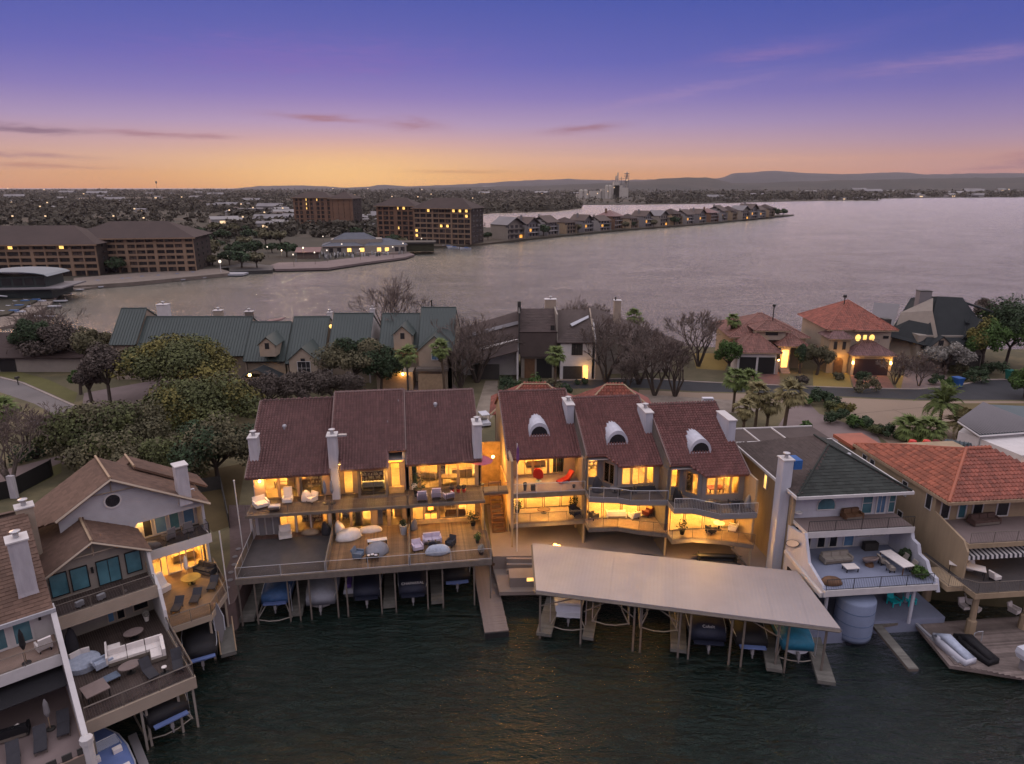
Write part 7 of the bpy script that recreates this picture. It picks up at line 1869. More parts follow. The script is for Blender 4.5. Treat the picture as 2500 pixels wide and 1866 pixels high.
# ================================================================ BOATS
def boat(fr, x, y, rz, L, W, label, cover='navy', hull='gel', z=.8, bow_cover=True, name='motor_boat', text=None, swim=True, outdrive=True, windscreen=False, open_=False, peaked=False, rise=.95):
    """stern at the origin facing -y, bow towards +y"""
    t = fr.thing(name, label, 'boat', x, y, z, rz); W *= 1.08
    st = [(0, .86, .0), (.12, .95, 0), (.45, 1.0, .02), (.7, .86, .08), (.88, .5, .2), (1, .04, .32)]
    rg = []; dk = []
    for f_, w_, up in st:
        y_ = f_ * L; h = W / 2 * w_
        rg.append([(-h, y_, rise + up * .6), (-h * .96, y_, rise * .55 + up), (-h * .6, y_, .12 + up), (0, y_, -.08 + up * 1.3), (h * .6, y_, .12 + up), (h * .96, y_, rise * .55 + up), (h, y_, rise + up * .6), (h * .82, y_, rise + .03 + up * .6), (-h * .82, y_, rise + .03 + up * .6)])
        dk.append((h, y_, rise + up * .6))
    MB().rings(rg).build('hull', hull, t)
    g = MB(); g.tube([(-a, b, c + .02) for a, b, c in dk], .045, 5).tube([(a, b, c + .02) for a, b, c in dk], .045, 5); g.build('gunwale', 'palegrey', t)
    if not open_:
        rg = []
        for k in range(9):
            f_ = k / 8; i = min(int(f_ * 5), 4); q = [a[0] for a in st]
            wv = np.interp(f_ * .96 + .015, q, [a[1] for a in st]); up = np.interp(f_ * .96, q, [a[2] for a in st]) * .6
            h = W / 2 * wv * 1.03; pk = ((.62 if peaked else .34) * math.sin(math.pi * min(1, f_ * 1.25 + .12)) + .05) if f_ < .85 else .1
            y_ = (f_ * .97 + .012) * L; base = rise + up
            y_ -= .25 * (f_ < .1); sk_ = .62 if f_ < .1 else .5
            rg.append([(-h, y_, base - sk_), (-h * .98, y_, base + .05), (-h * .5, y_, base + pk * (.62 if peaked else .9)), (0, y_, base + pk), (h * .5, y_, base + pk * (.62 if peaked else .9)), (h * .98, y_, base + .05), (h, y_, base - sk_)])
        c = MB(); c.rings(rg); co = c.build('cover', cover, t, True)
        if text:
            cu = bpy.data.curves.new('lettering', 'FONT'); cu.body = text; cu.size = .34; cu.align_x = 'CENTER'; cu.extrude = .004
            tmp_ = bpy.data.objects.new('lettering', cu); COL.objects.link(tmp_); bpy.context.view_layer.update(); me_ = bpy.data.meshes.new_from_object(tmp_); bpy.data.objects.remove(tmp_); me_.materials.clear(); me_.materials.append(M['whitepaint'])
            o = bpy.data.objects.new('lettering', me_); COL.objects.link(o); o.parent = co
            o.location = (0, .15, rise + .30); o.rotation_euler = (R(26), 0, 0)
    else:
        MB().box(-W * .36, .5, rise - .35, W * .36, L * .62, rise - .3).build('cockpit_floor', 'walk', t)
        for sx in (-.25, .25): MB().box(W * sx - .25, L * .38, rise - .3, W * sx + .25, L * .45, rise + .3).build('seat', 'fabric', t)
        MB().box(-W * .36, .25, rise - .3, W * .36, .75, rise + .12).build('rear_bench', 'fabric', t)
    if windscreen or open_:
        MB().tube([(-W * .4, L * .5, rise + .1), (-W * .34, L * .62, rise + .5), (W * .34, L * .62, rise + .5), (W * .4, L * .5, rise + .1)], .03, 4).build('windscreen_frame', 'palegrey', t)
        MB().quad((-W * .38, L * .54, rise + .1), (W * .38, L * .54, rise + .1), (W * .33, L * .62, rise + .48), (-W * .33, L * .62, rise + .48)).build('windscreen', 'railglass', t)
    if swim: MB().box(-W * .38, -.55, .42, W * .38, .02, .52).build('swim_platform', hull, t)
    if outdrive:
        MB().box(-.1, -.5, -.1, .1, -.1, .3).box(-.04, -.55, -.4, .04, -.35, -.1).build('outdrive', 'fargrey', t)
    return t
def lift(fr, x, y, rz, W, L, label, z=.2):
    t = fr.thing('boat_lift', label, 'boat lift', x, y, z, rz); 
    for sx in (-1, 1):
        MB().tube([(sx * W / 2, -.3, 0), (sx * W / 2, L, 0)], .06, 4).tube([(sx * W / 2, -.3, 0), (sx * W * .3, .6, .7), (sx * W * .3, L, .7)], .05, 4).build('side_beam', 'tan', t)
    MB().tube([(-W / 2, -.2, 0), (-.4, -.5, -.05), (.4, -.5, -.05), (W / 2, -.2, 0)], .05, 4).build('cross_beam', 'tan', t)
    for sx in (-.5, .5): MB().tube([(sx * W, .1, 0), (sx * W, .1, 2.9)], .03, 4).build('cable', 'palegrey', t)
    return t
boat(FA, 2.55, 1.5, 0, 6.0, 2.3, 'boat with shiny blue cover in the first slip at the left under the deck', 'bluecanvas', 'bluegel', windscreen=False)
boat(FA, 6.35, .7, 0, 7.2, 2.45, 'boat under a peaked pale grey cover in the second slip', 'greycanvas', 'fargrey', peaked=True, swim=False)
boat(FA, 10.15, 1.1, 0, 6.8, 2.3, 'boat with plain dark navy cover in the third slip', 'navy', 'navy')
boat(FA, 14.05, .9, 0, 7.2, 2.4, 'boat with navy cover and white lettering in the fourth slip', 'navy', 'navy', text='CHAPARRAL')
boat(FA, 17.95, 2.4, 0, 6.2, 2.4, 'white and blue sterned boat in the slip beside the plank pier', 'blackcanvas', 'bluegel', rise=1.1)
lift(FA, 2.55, .8, 0, 2.8, 5, 'pale boat lift frame under the shiny blue covered boat')
t = FA.thing('jet_ski', 'small white and purple watercraft on the stub walkway between second and third slip', 'jet ski', 8.5, 2.6, .55)
MB().rings([[(-.5, 0, .1), (.5, 0, .1), (.42, 0, .5), (-.42, 0, .5)], [(-.55, 1.4, .05), (.55, 1.4, .05), (.4, 1.4, .55), (-.4, 1.4, .55)], [(-.08, 2.8, .3), (.08, 2.8, .3), (.06, 2.8, .55), (-.06, 2.8, .55)]]).build('hull', 'gel', t)
MB().box(-.2, .3, .5, .2, 1.5, .85).build('seat', mat('violet_vinyl', (.12, .06, .3)), t); MB().tube([(-.35, 1.7, .95), (0, 1.6, 1.05), (.35, 1.7, .95)], .04, 5).build('handlebar', 'black', t)
FK = Fr(*dl(1.9, 46.9), 0)
class _D: pass
fd = Fr(0, 0, 0)
def dock_at(f_, back): a = F3.lerp(F4, f_); back += 1.9; c, s = math.cos(R(-12.3)), math.sin(R(-12.3)); return (1.85 + a.x * c - (a.y + back) * s, 54 + a.x * s + (a.y + back) * c)
for f_, back, kw in ((.105, .2, dict(label='white open boat with clear windscreen in the first slip of the covered dock', cover='fargrey', open_=True, rise=1.1)),
                     (.60, -.9, dict(label='big boat under a dark cover with white lettering in the covered dock', cover='navy', hull='navy', text='Cobalt', rise=1.15)),
                     (.745, -.7, dict(label='boat with black top and white striped stern in the covered dock', cover='blackcanvas', hull='bluegel')),
                     (.895, -.5, dict(label='boat with bright teal blue cover at the right end of the covered dock', cover='tealcanvas', hull='gel', rise=1.05, swim=False))):
    x, y = dock_at(f_, back); W_ = {.60: 2.7}.get(f_, 2.35); boat(fd, x, y, -6, 6.6, W_, z=1.0, **kw)
for f_, lab in ((.26, 'empty boat lift frame beside the open white boat'), (.43, 'empty v-shaped boat lift frame in the middle of the covered dock'), (.895, 'boat lift frame under the teal covered boat'), (.105, 'boat lift frame under the open white boat')):
    x, y = dock_at(f_, -.1); lift(fd, x, y, -8, 2.9, 5.5, lab, 1.5 if 'empty' in lab else .5)
boat(FL, 4.5, .1, 3, 5.6, 2.5, 'black covered boat with blue trimmed stern under the big dark deck', 'blackcanvas', 'bluegel', rise=1.0, z=1.3)
boat(FL, 8.0, 5.2, -12, 5.0, 2.2, 'black covered boat under the warm lit terrace', 'blackcanvas', 'bluegel', rise=.9, z=1.2)
boat(FL, .9, -2.6, 4, 5.2, 2.2, 'blue open bowed boat at the bottom left corner', 'bluecanvas', 'bluegel', z=.4, open_=True)
lift(FL, 4.5, .9, 3, 2.8, 4.5, 'boat lift frame holding the boat under the big dark deck', .4)
t = FL.thing('narrow_dock', 'narrow pale walkway beside the blue boat at the bottom left corner', 'dock', 2.2, -2.4, 0, 0); MB().box(0, 0, .3, .5, 4, .55).build('deck', 'fargrey', t)
t = FL.thing('jetty', 'plank walkway with pale rail ends under the warm lit terrace', 'dock', 9.4, 5.6, 0, -14); MB().box(0, 0, .5, 1.1, 5, .8).build('deck', 'dockgrey', t); MB().bar((0, 0, .8), (0, 2, 2.6), .05).bar((1.1, 0, .8), (1.1, 2, 2.6), .05).build('rail', 'palewood', t)
t = FL.thing('paddle_boat', 'grey kayak standing on end by the path left of the maroon terrace', 'kayak', 9.9, 6.9, 2.3, 0)
MB().rings([[(-.02, 0, -1.4), (.02, 0, -1.4), (.02, .1, -1.4), (-.02, .1, -1.4)], [(-.32, 0, -.4), (.32, 0, -.4), (.2, .25, -.4), (-.2, .25, -.4)], [(-.34, 0, .8), (.34, 0, .8), (.2, .25, .8), (-.2, .25, .8)], [(-.03, 0, 2.1), (.03, 0, 2.1), (.02, .1, 2.1), (-.02, .1, 2.1)]]).build('hull', 'fargrey', t)
MB().tube([(-.36, -.02, -.4), (-.37, -.02, .8), (0, -.02, 2.15), (.37, -.02, .8), (.36, -.02, -.4)], .04, 4).build('rim', 'gel', t)
# personal craft on the brown dock
t = FC.thing('jet_ski', 'jet ski with pale blue patterned cover lying on the brown dock', 'jet ski', 9.7, -4.1, .7, 12)
def craft(t, m1, m2):
    MB().rings([[(-.55, 0, 0), (.55, 0, 0), (.5, 0, .45), (-.5, 0, .45)], [(-.6, 1.5, 0), (.6, 1.5, 0), (.45, 1.5, .6), (-.45, 1.5, .6)], [(-.45, 2.6, .05), (.45, 2.6, .05), (.3, 2.6, .75), (-.3, 2.6, .75)], [(-.1, 3.3, .25), (.1, 3.3, .25), (.05, 3.3, .5), (-.05, 3.3, .5)]]).build('hull', m1, t, True)
    MB().rings([[(-.5, .1, .45), (.5, .1, .45), (.2, .1, .5), (-.2, .1, .5)], [(-.45, 1.2, .6), (.45, 1.2, .6), (.22, 1.2, .9), (-.22, 1.2, .9)], [(-.4, 2.1, .7), (.4, 2.1, .7), (.25, 2.1, 1.15), (-.25, 2.1, 1.15)], [(-.25, 3, .5), (.25, 3, .5), (.15, 3, .65), (-.15, 3, .65)]]).build('cover', m2, t, True)
craft(t, 'gel', 'paleblue_f')
t = FC.thing('jet_ski', 'jet ski under a black cover beside the pale blue covered one', 'jet ski', 11.4, -4.3, .7, 14); craft(t, 'blackcanvas', 'blackcanvas')
t = FC.thing('outboard_motor', 'white outboard motor standing at the edge of the brown dock', 'outboard motor', 13.1, -4.9, .7, 10)
MB().rings([[(-.28, -.35, .9), (.28, -.35, .9), (.28, .35, .9), (-.28, .35, .9)], [(-.4, -.5, 1.3), (.4, -.5, 1.3), (.4, .45, 1.3), (-.4, .45, 1.3)], [(-.36, -.45, 1.75), (.36, -.45, 1.75), (.36, .4, 1.75), (-.36, .4, 1.75)]]).build('cowling', 'gel', t)
MB().box(-.12, -.25, -.6, .12, .15, .9).box(-.03, -.35, -1.0, .03, .2, -.6).build('leg', 'fargrey', t)
t = FC.thing('dock_ladder', 'curved pale ladder rail on the brown dock', 'ladder', 11.9, -1.6, .65, 0); MB().tube([(0, 0, 0), (0, 0, .8), (.2, -.1, 1.0), (.6, -.1, 1.0), (.7, 0, .8), (.7, 0, 0)], .04, 5).build('rail', 'palegrey', t)

# ================================================================ FURNITURE ON DECKS AND TERRACES
def lounger(fr, x, y, z, rz, label, m_='darkfab', group=None, back=.6, L=1.9, W=.65, frame='greytrim'):
    t = fr.thing('sun_lounger', label, 'sun lounger', x, y, z, rz, group)
    MB().box(-W / 2, 0, .26, W / 2, L * .62, .34).build('seat', m_, t)
    b = L * .4; MB().slab([(-W / 2, L * .62, .34), (W / 2, L * .62, .34), (W / 2, L * .62 + b * math.cos(back), .34 + b * math.sin(back)), (-W / 2, L * .62 + b * math.cos(back), .34 + b * math.sin(back))], .07).build('backrest', m_, t)
    for sx in (-.45, .45):
        for yy in (.1, L * .6): MB().box(W * sx - .03, yy, 0, W * sx + .03, yy + .06, .26).build('leg', frame, t)
    return t
def chair(fr, x, y, z, rz, label, m_='fabric', group=None, W=.7, D=.7, arms=True, hb=.9, name='armchair'):
    t = fr.thing(name, label, 'chair', x, y, z, rz, group)
    MB().box(-W / 2, -D / 2, .18, W / 2, D / 2 - .1, .45).build('seat', m_, t)
    MB().slab([(-W / 2, D / 2 - .12, .3), (W / 2, D / 2 - .12, .3), (W / 2, D / 2 + .08, hb), (-W / 2, D / 2 + .08, hb)], .12).build('backrest', m_, t)
    if arms:
        for s in (-1, 1): MB().box(s * W / 2 - .06, -D / 2, .2, s * W / 2 + .06, D / 2, .62).build('armrest', m_, t)
    for sx in (-1, 1):
        for sy in (-1, 1): MB().box(sx * W * .42 - .03, sy * D * .4 - .03, 0, sx * W * .42 + .03, sy * D * .4 + .03, .18).build('leg', 'black', t)
    return t
def sofa(fr, x, y, z, rz, label, W=2.2, m_='fabric', n_=3, D=.85):
    t = fr.thing('outdoor_sofa', label, 'sofa', x, y, z, rz)
    MB().box(-W / 2, -D / 2, .1, W / 2, D / 2, .3).build('base', 'greytrim', t); MB().box(-W / 2, D / 2 - .15, .3, W / 2, D / 2, .8).build('backrest', m_, t)
    for k in range(n_):
        w_ = W / n_; MB().box(-W / 2 + k * w_ + .02, -D / 2 + .02, .3, -W / 2 + (k + 1) * w_ - .02, D / 2 - .16, .46).build('seat_cushion', m_, t)
        MB().obox(-W / 2 + (k + .5) * w_, D / 2 - .22, .64, w_ - .06, .14, .36, 0, -.15).build('back_cushion', m_, t)
    for s in (-1, 1): MB().box(s * W / 2 - .08, -D / 2, .1, s * W / 2 + .08, D / 2, .58).build('armrest', m_, t)
    return t
def table(fr, x, y, z, rz, label, w_=1.0, d=1.0, h=.45, m_='tabletop', rnd_=False, leg='black'):
    t = fr.thing('table', label, 'table', x, y, z, rz)
    if rnd_: MB().rings([[(w_ / 2 * math.cos(2 * math.pi * k / 20), d / 2 * math.sin(2 * math.pi * k / 20), zz) for k in range(20)] for zz in (h - .05, h)]).build('table_top', m_, t); MB().lathe(0, 0, [(.3, 0), (.07, .05), (.06, h - .05)], 8).build('pedestal', leg, t)
    else:
        MB().box(-w_ / 2, -d / 2, h - .06, w_ / 2, d / 2, h).build('table_top', m_, t)
        for sx in (-1, 1):
            for sy in (-1, 1): MB().box(sx * (w_ / 2 - .08) - .03, sy * (d / 2 - .08) - .03, 0, sx * (w_ / 2 - .08) + .03, sy * (d / 2 - .08) + .03, h - .06).build('leg', leg, t)
    return t
def covered(fr, x, y, z, rz, label, rx, ry, h, m_='greycanvas', seed=1, name='covered_furniture', cat='furniture cover'):
    rnd = random.Random(seed); rg = []
    for f_, s in ((0, 1.0), (.15, 1.03), (.55, .92), (.85, .7), (1, .35)):
        rg.append([(rx * s * math.cos(a) * (1 + .12 * math.sin(3 * a + seed)) * rnd.uniform(.93, 1.05), ry * s * math.sin(a) * rnd.uniform(.93, 1.05), h * f_ * (1 + .2 * math.sin(a + seed) * (f_ > .5))) for a in [2 * math.pi * k / 14 for k in range(14)]])
    o = MB().rings(rg).build(name, m_, None, True); o.location = fr.w(x, y, z); o.rotation_euler = (0, 0, R(fr.a + rz)); return tag(o, label, cat)
def pot(fr, x, y, z, label, h=.5, r_=.22, plant=.5, leafm='leafg', m_='darktrim', seed=1):
    t = fr.thing('potted_plant', label, 'plant', x, y, z); MB().lathe(0, 0, [(r_ * .7, 0), (r_, h), (r_ * .85, h), (r_ * .8, h - .06), (.01, h - .06)], 10).build('pot', m_, t)
    if plant:
        v, f_ = leafcloud([(0, 0, h + plant * .6)], [(plant * .7, plant * .7, plant * .8)], 170, .06, seed); npmesh('foliage', v, f_, leafm, t, 'stuff')
    return t
def parasol(fr, x, y, z, label, h=2.4, m_='greycanvas', open_=False, r_=1.3, lean=0):
    t = fr.thing('parasol', label, 'parasol', x, y, z); MB().tube([(0, 0, 0), (lean, 0, h)], .03, 6).build('pole', 'palewood', t); MB().lathe(0, 0, [(.25, 0), (.25, .08), (.05, .12)], 10).build('base', 'darktrim', t)
    if open_: MB().lathe(lean, 0, [(r_, h - .45), (r_ * .5, h - .12), (.03, h + .05)], 8).build('canopy', m_, t)
    else: MB().lathe(lean * .8, 0, [(.06, h * .42), (.17, h * .55), (.13, h * .85), (.03, h)], 8).build('canopy', m_, t)
    return t
# left terrace, lower decks
Z4 = 4.52
covered(FA, 8.4, 5.6, Z4, 10, 'round lounger bundled in a cream cover on the middle deck', 1.15, .9, .8, 'fabric', 2)
covered(FA, 7.7, 6.5, Z4, 20, 'small peaked cream cover behind the bundled round lounger', .5, .5, 1.1, 'fabric', 5)
chair(FA, 9.6, 1.9, Z4, 70, 'blue barrel chair at the grey covered table on the middle deck', 'bluefab', W=.8)
covered(FA, 11.1, 2.5, Z4, 0, 'grey cloth heap over a table and chairs on the middle deck', 1.0, .9, .8, 'greycanvas', 7)
table(FA, 10.8, 1.3, Z4, 0, 'small dark table with white dishes in front of the grey cloth heap', 1.1, .7, .45, 'black')
for k, (dx, dy) in enumerate(((-.3, 0), (0, .1), (.3, -.05))):
    o = MB().lathe(0, 0, [(.02, 0), (.13, .04), (.14, .07), (.02, .05)], 10).build('dish', 'gel'); o.location = FA.w(10.8 + dx, 1.3 + dy, Z4 + .452); tag(o, ['white dish at the left on the small dark table', 'white dish in the middle of the small dark table', 'white dish at the right on the small dark table'][k], 'dish')
table(FA, 11.1, 4.1, Z4, 8, 'pale slatted bench table in the middle of the middle deck', 1.7, .5, .4, 'fabric')
pot(FA, 13.4, 5.5, Z4, 'grey urn with a plant beside the divider of the middle deck', .9, .36, .45, 'leafd', 'palegrey', 3)
covered(FA, 10.3, 6.6, Z4, 0, 'round cushioned nest of cream pillows by the middle windows', 1.1, .55, .5, 'fabric', 9, name='pillow_heap', cat='cushions')
chair(FA, 2.9, 6.3, Z4, 10, 'striped cream armchair by the left lower window', 'fabric', W=1.0, D=.9, hb=1.1)
covered(FA, 6.5, 6.6, Z4, 0, 'dark covered grill at the left of the first divider', .45, .4, 1.1, 'darkfab', 4)
covered(FA, 5.0, 6.8, Z4, 0, 'low heap of gold cushions by the left lower window', .8, .3, .45, 'palewood', 6, name='pillow_heap', cat='cushions')
# right deck
sofa(FA, 15.9, 3.6, Z4, 4, 'pink checked outdoor sofa on the right deck', 1.5, 'lilac', 2)
chair(FA, 14.6, 2.4, Z4, 15, 'pale lilac armchair left of the pink sofa', 'lilac', W=.8)
covered(FA, 16.3, 1.8, Z4, 0, 'pale blue patterned cover over a table by the right deck rail', 1.05, .7, .75, 'paleblue_f', 3)
chair(FA, 17.5, 2.7, Z4, -30, 'black low chair right of the pink sofa', 'darkfab', W=.6); chair(FA, 15.9, 2.6, Z4, 180, 'black square chair between pink sofa and blue cover', 'darkfab', W=.6)
pot(FA, 20.0, .9, Z4, 'pale wispy plant in the front right corner of the right deck', .3, .25, .5, 'leafs', 'darktrim', 5)
pot(FA, 19.9, 2.9, Z4, 'green plant by the right rail of the right deck', .35, .2, .5, 'leafg', 'darktrim', 6)
covered(FA, 14.3, 6.2, Z4, 0, 'white box under cover beside the right divider', .35, .3, 1.0, 'fargrey', 8)
pot(FA, 19.8, 6.2, Z4, 'dark trellis plant at the back right of the right deck', .4, .25, .9, 'leafd', 'black', 7)
# upper balconies
Z7 = 7.5
g_ = 'pale chairs on the upper left balcony'
chair(FA, 1.0, 6.8, Z7, 30, 'wide pale chair with printed cushion on the left upper balcony', 'fabric', W=1.1, D=1.0)
chair(FA, 2.3, 6.0, Z7, 180, 'pale round seat near the rail of the left upper balcony', 'fabric', W=.9, arms=False, hb=.6)
chair(FA, 3.2, 7.3, Z7, 0, 'high backed white chair by the left upper window', 'fabric', W=.75, hb=1.4)
chair(FA, 5.3, 7.2, Z7, -40, 'pale armchair at the right of the left upper balcony', 'fabric', W=.8)
covered(FA, 4.8, 7.6, Z7, 0, 'white domed cover by the left upper window', .45, .4, .9, 'fabric', 3)
for x_, lab in ((6.6, 'left of two folded beige umbrellas in front of the middle chimney'), (7.2, 'right of two folded beige umbrellas in front of the middle chimney')): parasol(FA, x_, 6.6, Z7, lab, 2.3, 'greycanvas')
g_ = None
for k, (x_, lab, m_) in enumerate(((15.2, 'left lilac chair with red print on the right upper balcony', 'lilac'), (16.5, 'middle lilac chair on the right upper balcony', 'lilac'), (17.6, 'right low lilac chair on the right upper balcony', 'lilac'))): chair(FA, x_, 5.9 + (.4 if k == 1 else 0), Z7, 180 if k < 2 else 200, lab, m_, W=.8, hb=1.2 if k < 2 else .8)
pot(FA, 14.8, 7.0, Z7, 'tall leafy plant in black box by the third upper window', .7, .4, 1.2, 'leafd', 'black', 11)
for k, (x_, r_) in enumerate(((18.0, .35), (18.6, .3), (19.1, .28))): pot(FA, x_, 7.2, Z7, ['first of three berry-red flower pots on the right upper balcony', 'second of three berry-red flower pots on the right upper balcony', 'third of three berry-red flower pots on the right upper balcony'][k], .35, .2, r_, 'leafr', 'red', 20 + k)
parasol(FA, 20.9, 8.6, Z7, 'open pink parasol at the gap end of the left terrace', 2.9, 'pink', True, 1.15)
fp = FA.thing('flagpole', 'tall thin pole rising at the left corner of the big deck', 'pole', -.6, -.4, 0, 0); MB().tube([(0, 0, .5), (-.1, .2, 9.0)], .05, 6).build('shaft', 'whitepaint', fp)
fp = FA.thing('flagpole', 'thin white pole beside the left upper balcony', 'pole', -.5, 5.0, 0, 0); MB().tube([(0, 0, 2.5), (-.1, .1, 10.8)], .05, 6).build('shaft', 'whitepaint', fp); MB().ball(-.1, .1, 10.9, .09).build('finial', 'whitepaint', fp)
fp = FB.thing('flagpole', 'tall pole with furled purple banner before the right terrace', 'pole', .1, -.5, 0, 0); MB().tube([(0, 0, 1.2), (0, 0, 13.2)], .05, 6).build('shaft', 'whitepaint', fp); MB().lathe(.05, 0, [(.02, 11.2), (.14, 11.6), (.12, 12.6), (.02, 13.1)], 7).build('banner', mat('purple_banner', (.16, .06, .2)), fp)
fp = thing('utility_pole', 'tall dark wooden pole behind the maroon ridge between the palms', 'pole', hy(997, 975, 100)[:2] + (2.5,), 0); MB().tube([(0, 0, 0), (0, 0, 8.2)], .14, 6).build('shaft', 'darktrim', fp)
# props inside the lit rooms of the left terrace, one by one
def prop(fr, kind, x, y, z, label, w_=1.0, h=.8, m_=None):
    if kind == 'picture':
        t = fr.thing('framed_picture', label, 'picture', x, y, z); MB().box(-w_ / 2, 0, -h / 2, w_ / 2, .05, h / 2).build('frame', 'black', t); MB().box(-w_ / 2 + .06, -.01, -h / 2 + .06, w_ / 2 - .06, -.002, h / 2 - .06).build('print', m_ or 'picture', t)
    elif kind == 'shelf':
        t = fr.thing('bookshelf', label, 'shelf', x, y, z); MB().box(-w_ / 2, .3, 0, w_ / 2, .36, h).build('back_panel', 'wood', t)
        for s in (-1, 1): MB().box(s * w_ / 2 - .03, 0, 0, s * w_ / 2 + .03, .3, h).build('side_panel', 'wood', t)
        n_ = int(h / .4)
        for k in range(n_ + 1): MB().box(-w_ / 2 + .03, 0, min(k * .4, h - .04), w_ / 2 - .03, .3, min(k * .4, h - .04) + .04).build('shelf_board', 'wood', t)
        b = MB(); rnd = random.Random(int(x * 10)); 
        for k in range(n_):
            xx = -w_ / 2 + .06
            while xx < w_ / 2 - .15: ww = rnd.uniform(.04, .12); b.box(xx, .05, k * .4 + .04, xx + ww, .25, k * .4 + rnd.uniform(.15, .34)); xx += ww + (rnd.random() < .2) * .15 + .004
        b.build('books', 'books', t, kind='stuff')
    elif kind == 'cabinet':
        t = fr.thing('cabinet', label, 'cabinet', x, y, z); MB().box(-w_ / 2, 0, 0, w_ / 2, .5, h).build('body', m_ or 'wood', t)
        for k in range(max(1, int(w_ / .6))): n_ = max(1, int(w_ / .6)); MB().box(-w_ / 2 + w_ * k / n_ + .03, -.02, .06, -w_ / 2 + w_ * (k + 1) / n_ - .03, -.002, h - .05).build('door', 'palewood', t)
    elif kind == 'lamp':
        t = fr.thing('floor_lamp', label, 'lamp', x, y, z); MB().tube([(0, 0, 0), (0, 0, 1.4)], .025, 5).build('stem', 'darktrim', t); MB().lathe(0, 0, [(.22, 1.35), (.15, 1.7)], 10).build('lamp_shade', 'lit', t)
    elif kind == 'curtain':
        t = fr.thing('curtain', label, 'curtain', x, y, z); pts = [(-w_ / 2 + w_ * k / 12, .05 * (-1) ** k) for k in range(13)]; m2 = MB()
        for a, b in zip(pts[:-1], pts[1:]): m2.quad((a[0], a[1], 0), (b[0], b[1], 0), (b[0], b[1], h), (a[0], a[1], h))
        m2.build('cloth', m_ or 'fabric', t)
    return t
prop(FA, 'picture', 1.6, 13.6, 9.3, 'small dark picture on the left upper room wall'); prop(FA, 'cabinet', 3.4, 10.2, 7.5, 'dark media cabinet in the left upper room', 1.3, 1.5, 'black'); prop(FA, 'shelf', 5.3, 10.4, 7.5, 'tall filled bookshelf in the left upper room', 1.6, 2.4)
prop(FA, 'lamp', 4.4, 10.4, 7.5, 'lit floor lamp beside the bookshelf of the left upper room'); prop(FA, 'curtain', 4.1, 8.6, 7.55, 'cream curtain at the middle of the left upper windows', .5, 2.5); prop(FA, 'curtain', 6.3, 8.6, 7.55, 'cream curtain at the right of the left upper windows', .5, 2.5)
table(FA, 2.2, 11.0, 7.5, 0, 'dining table inside the left upper room', 1.5, .9, .75, 'palewood'); sofa(FA, 4.9, 10.9, 7.5, 180, 'brown sofa inside the left upper room', 1.7, 'wood', 2)
prop(FA, 'shelf', 10.6, 10.4, 7.5, 'bookshelf seen through the middle glazed bay', 2.0, 2.4); sofa(FA, 10.7, 9.4, 7.5, 180, 'white sofa behind the middle glazed bay', 1.9, 'fabric', 3); prop(FA, 'lamp', 9.4, 9.9, 7.5, 'lit floor lamp in the middle glazed bay'); prop(FA, 'picture', 8.6, 13.6, 9.4, 'framed picture on the wall left of the middle glazed bay')
prop(FA, 'picture', 15.9, 11.0, 9.7, 'big black framed picture in the third upper room', 1.6, .9); prop(FA, 'picture', 18.3, 11.0, 9.5, 'bright framed picture in the third upper room', .8, .9, 'fabric'); prop(FA, 'cabinet', 19.2, 10.4, 7.5, 'long sideboard with ornaments in the third upper room', 1.9, .9); prop(FA, 'shelf', 17.2, 10.6, 7.5, 'narrow dark shelf in the third upper room', .7, 2.4)
table(FA, 18.0, 9.4, 7.5, 0, 'dark dining table inside the third upper room', 1.8, 1.0, .75, 'wood'); sofa(FA, 15.8, 10.8, 7.5, 160, 'tan sofa inside the third upper room', 1.8, 'palewood', 3); prop(FA, 'curtain', 14.5, 8.6, 7.6, 'green print curtain at the left of the third upper windows', .6, 2.7, 'leafg')
prop(FA, 'shelf', 8.6, 9.2, 4.5, 'filled shelf in the left part of the middle lower room', 1.8, 2.2); prop(FA, 'shelf', 11.6, 9.2, 4.5, 'filled shelf in the right part of the middle lower room', 1.4, 2.2); prop(FA, 'cabinet', 13.0, 9.0, 4.5, 'dark cupboard at the right of the middle lower room', .9, 1.4); prop(FA, 'curtain', 9.3, 7.6, 4.55, 'gold curtain in the middle lower windows', .7, 2.4, 'palewood'); prop(FA, 'curtain', 11.2, 7.6, 4.55, 'cream curtain beside the middle lower door', .6, 2.4)
prop(FA, 'cabinet', 17.0, 9.6, 4.5, 'white kitchen counter in the right lower room', 3.4, 1.0, 'fabric'); prop(FA, 'picture', 15.0, 13.3, 6.2, 'patterned panel in the right lower room', 1.4, 1.1); sofa(FA, 18.3, 8.6, 4.5, 180, 'dark sofa inside the right lower room', 1.8, 'wood', 3); prop(FA, 'shelf', 4.9, 9.2, 4.5, 'ornament shelf in the left lower room', 1.8, 2.2)
# right terrace
def redchair():
    t = FB.thing('egg_chair', 'red high-backed swivel chair on the tiled terrace', 'chair', 2.6, 2.7, 8.03, 160)
    MB().rings([[(.42 * math.cos(a) * s, .36 * math.sin(a) * s + oy, z) for a in [2 * math.pi * k / 14 for k in range(14)]] for s, oy, z in ((.5, 0, .25), (1, 0, .45), (.95, 0, .55), (.6, 0, .5))]).build('seat', 'red', t, True)
    MB().rings([[(x * s, .33 + .12 * abs(1 - abs(x)) + oy, z) for x in (-.5, -.3, 0, .3, .5)] + [(x * s, .25 + oy, z) for x in (.5, .3, 0, -.3, -.5)] for s, oy, z in ((.9, 0, .5), (1, .05, .9), (.8, .12, 1.3), (.35, .16, 1.5))]).build('backrest', 'red', t)
    MB().lathe(0, 0, [(.3, 0), (.05, .04), (.05, .26)], 10).build('pedestal', 'palegrey', t)
redchair()
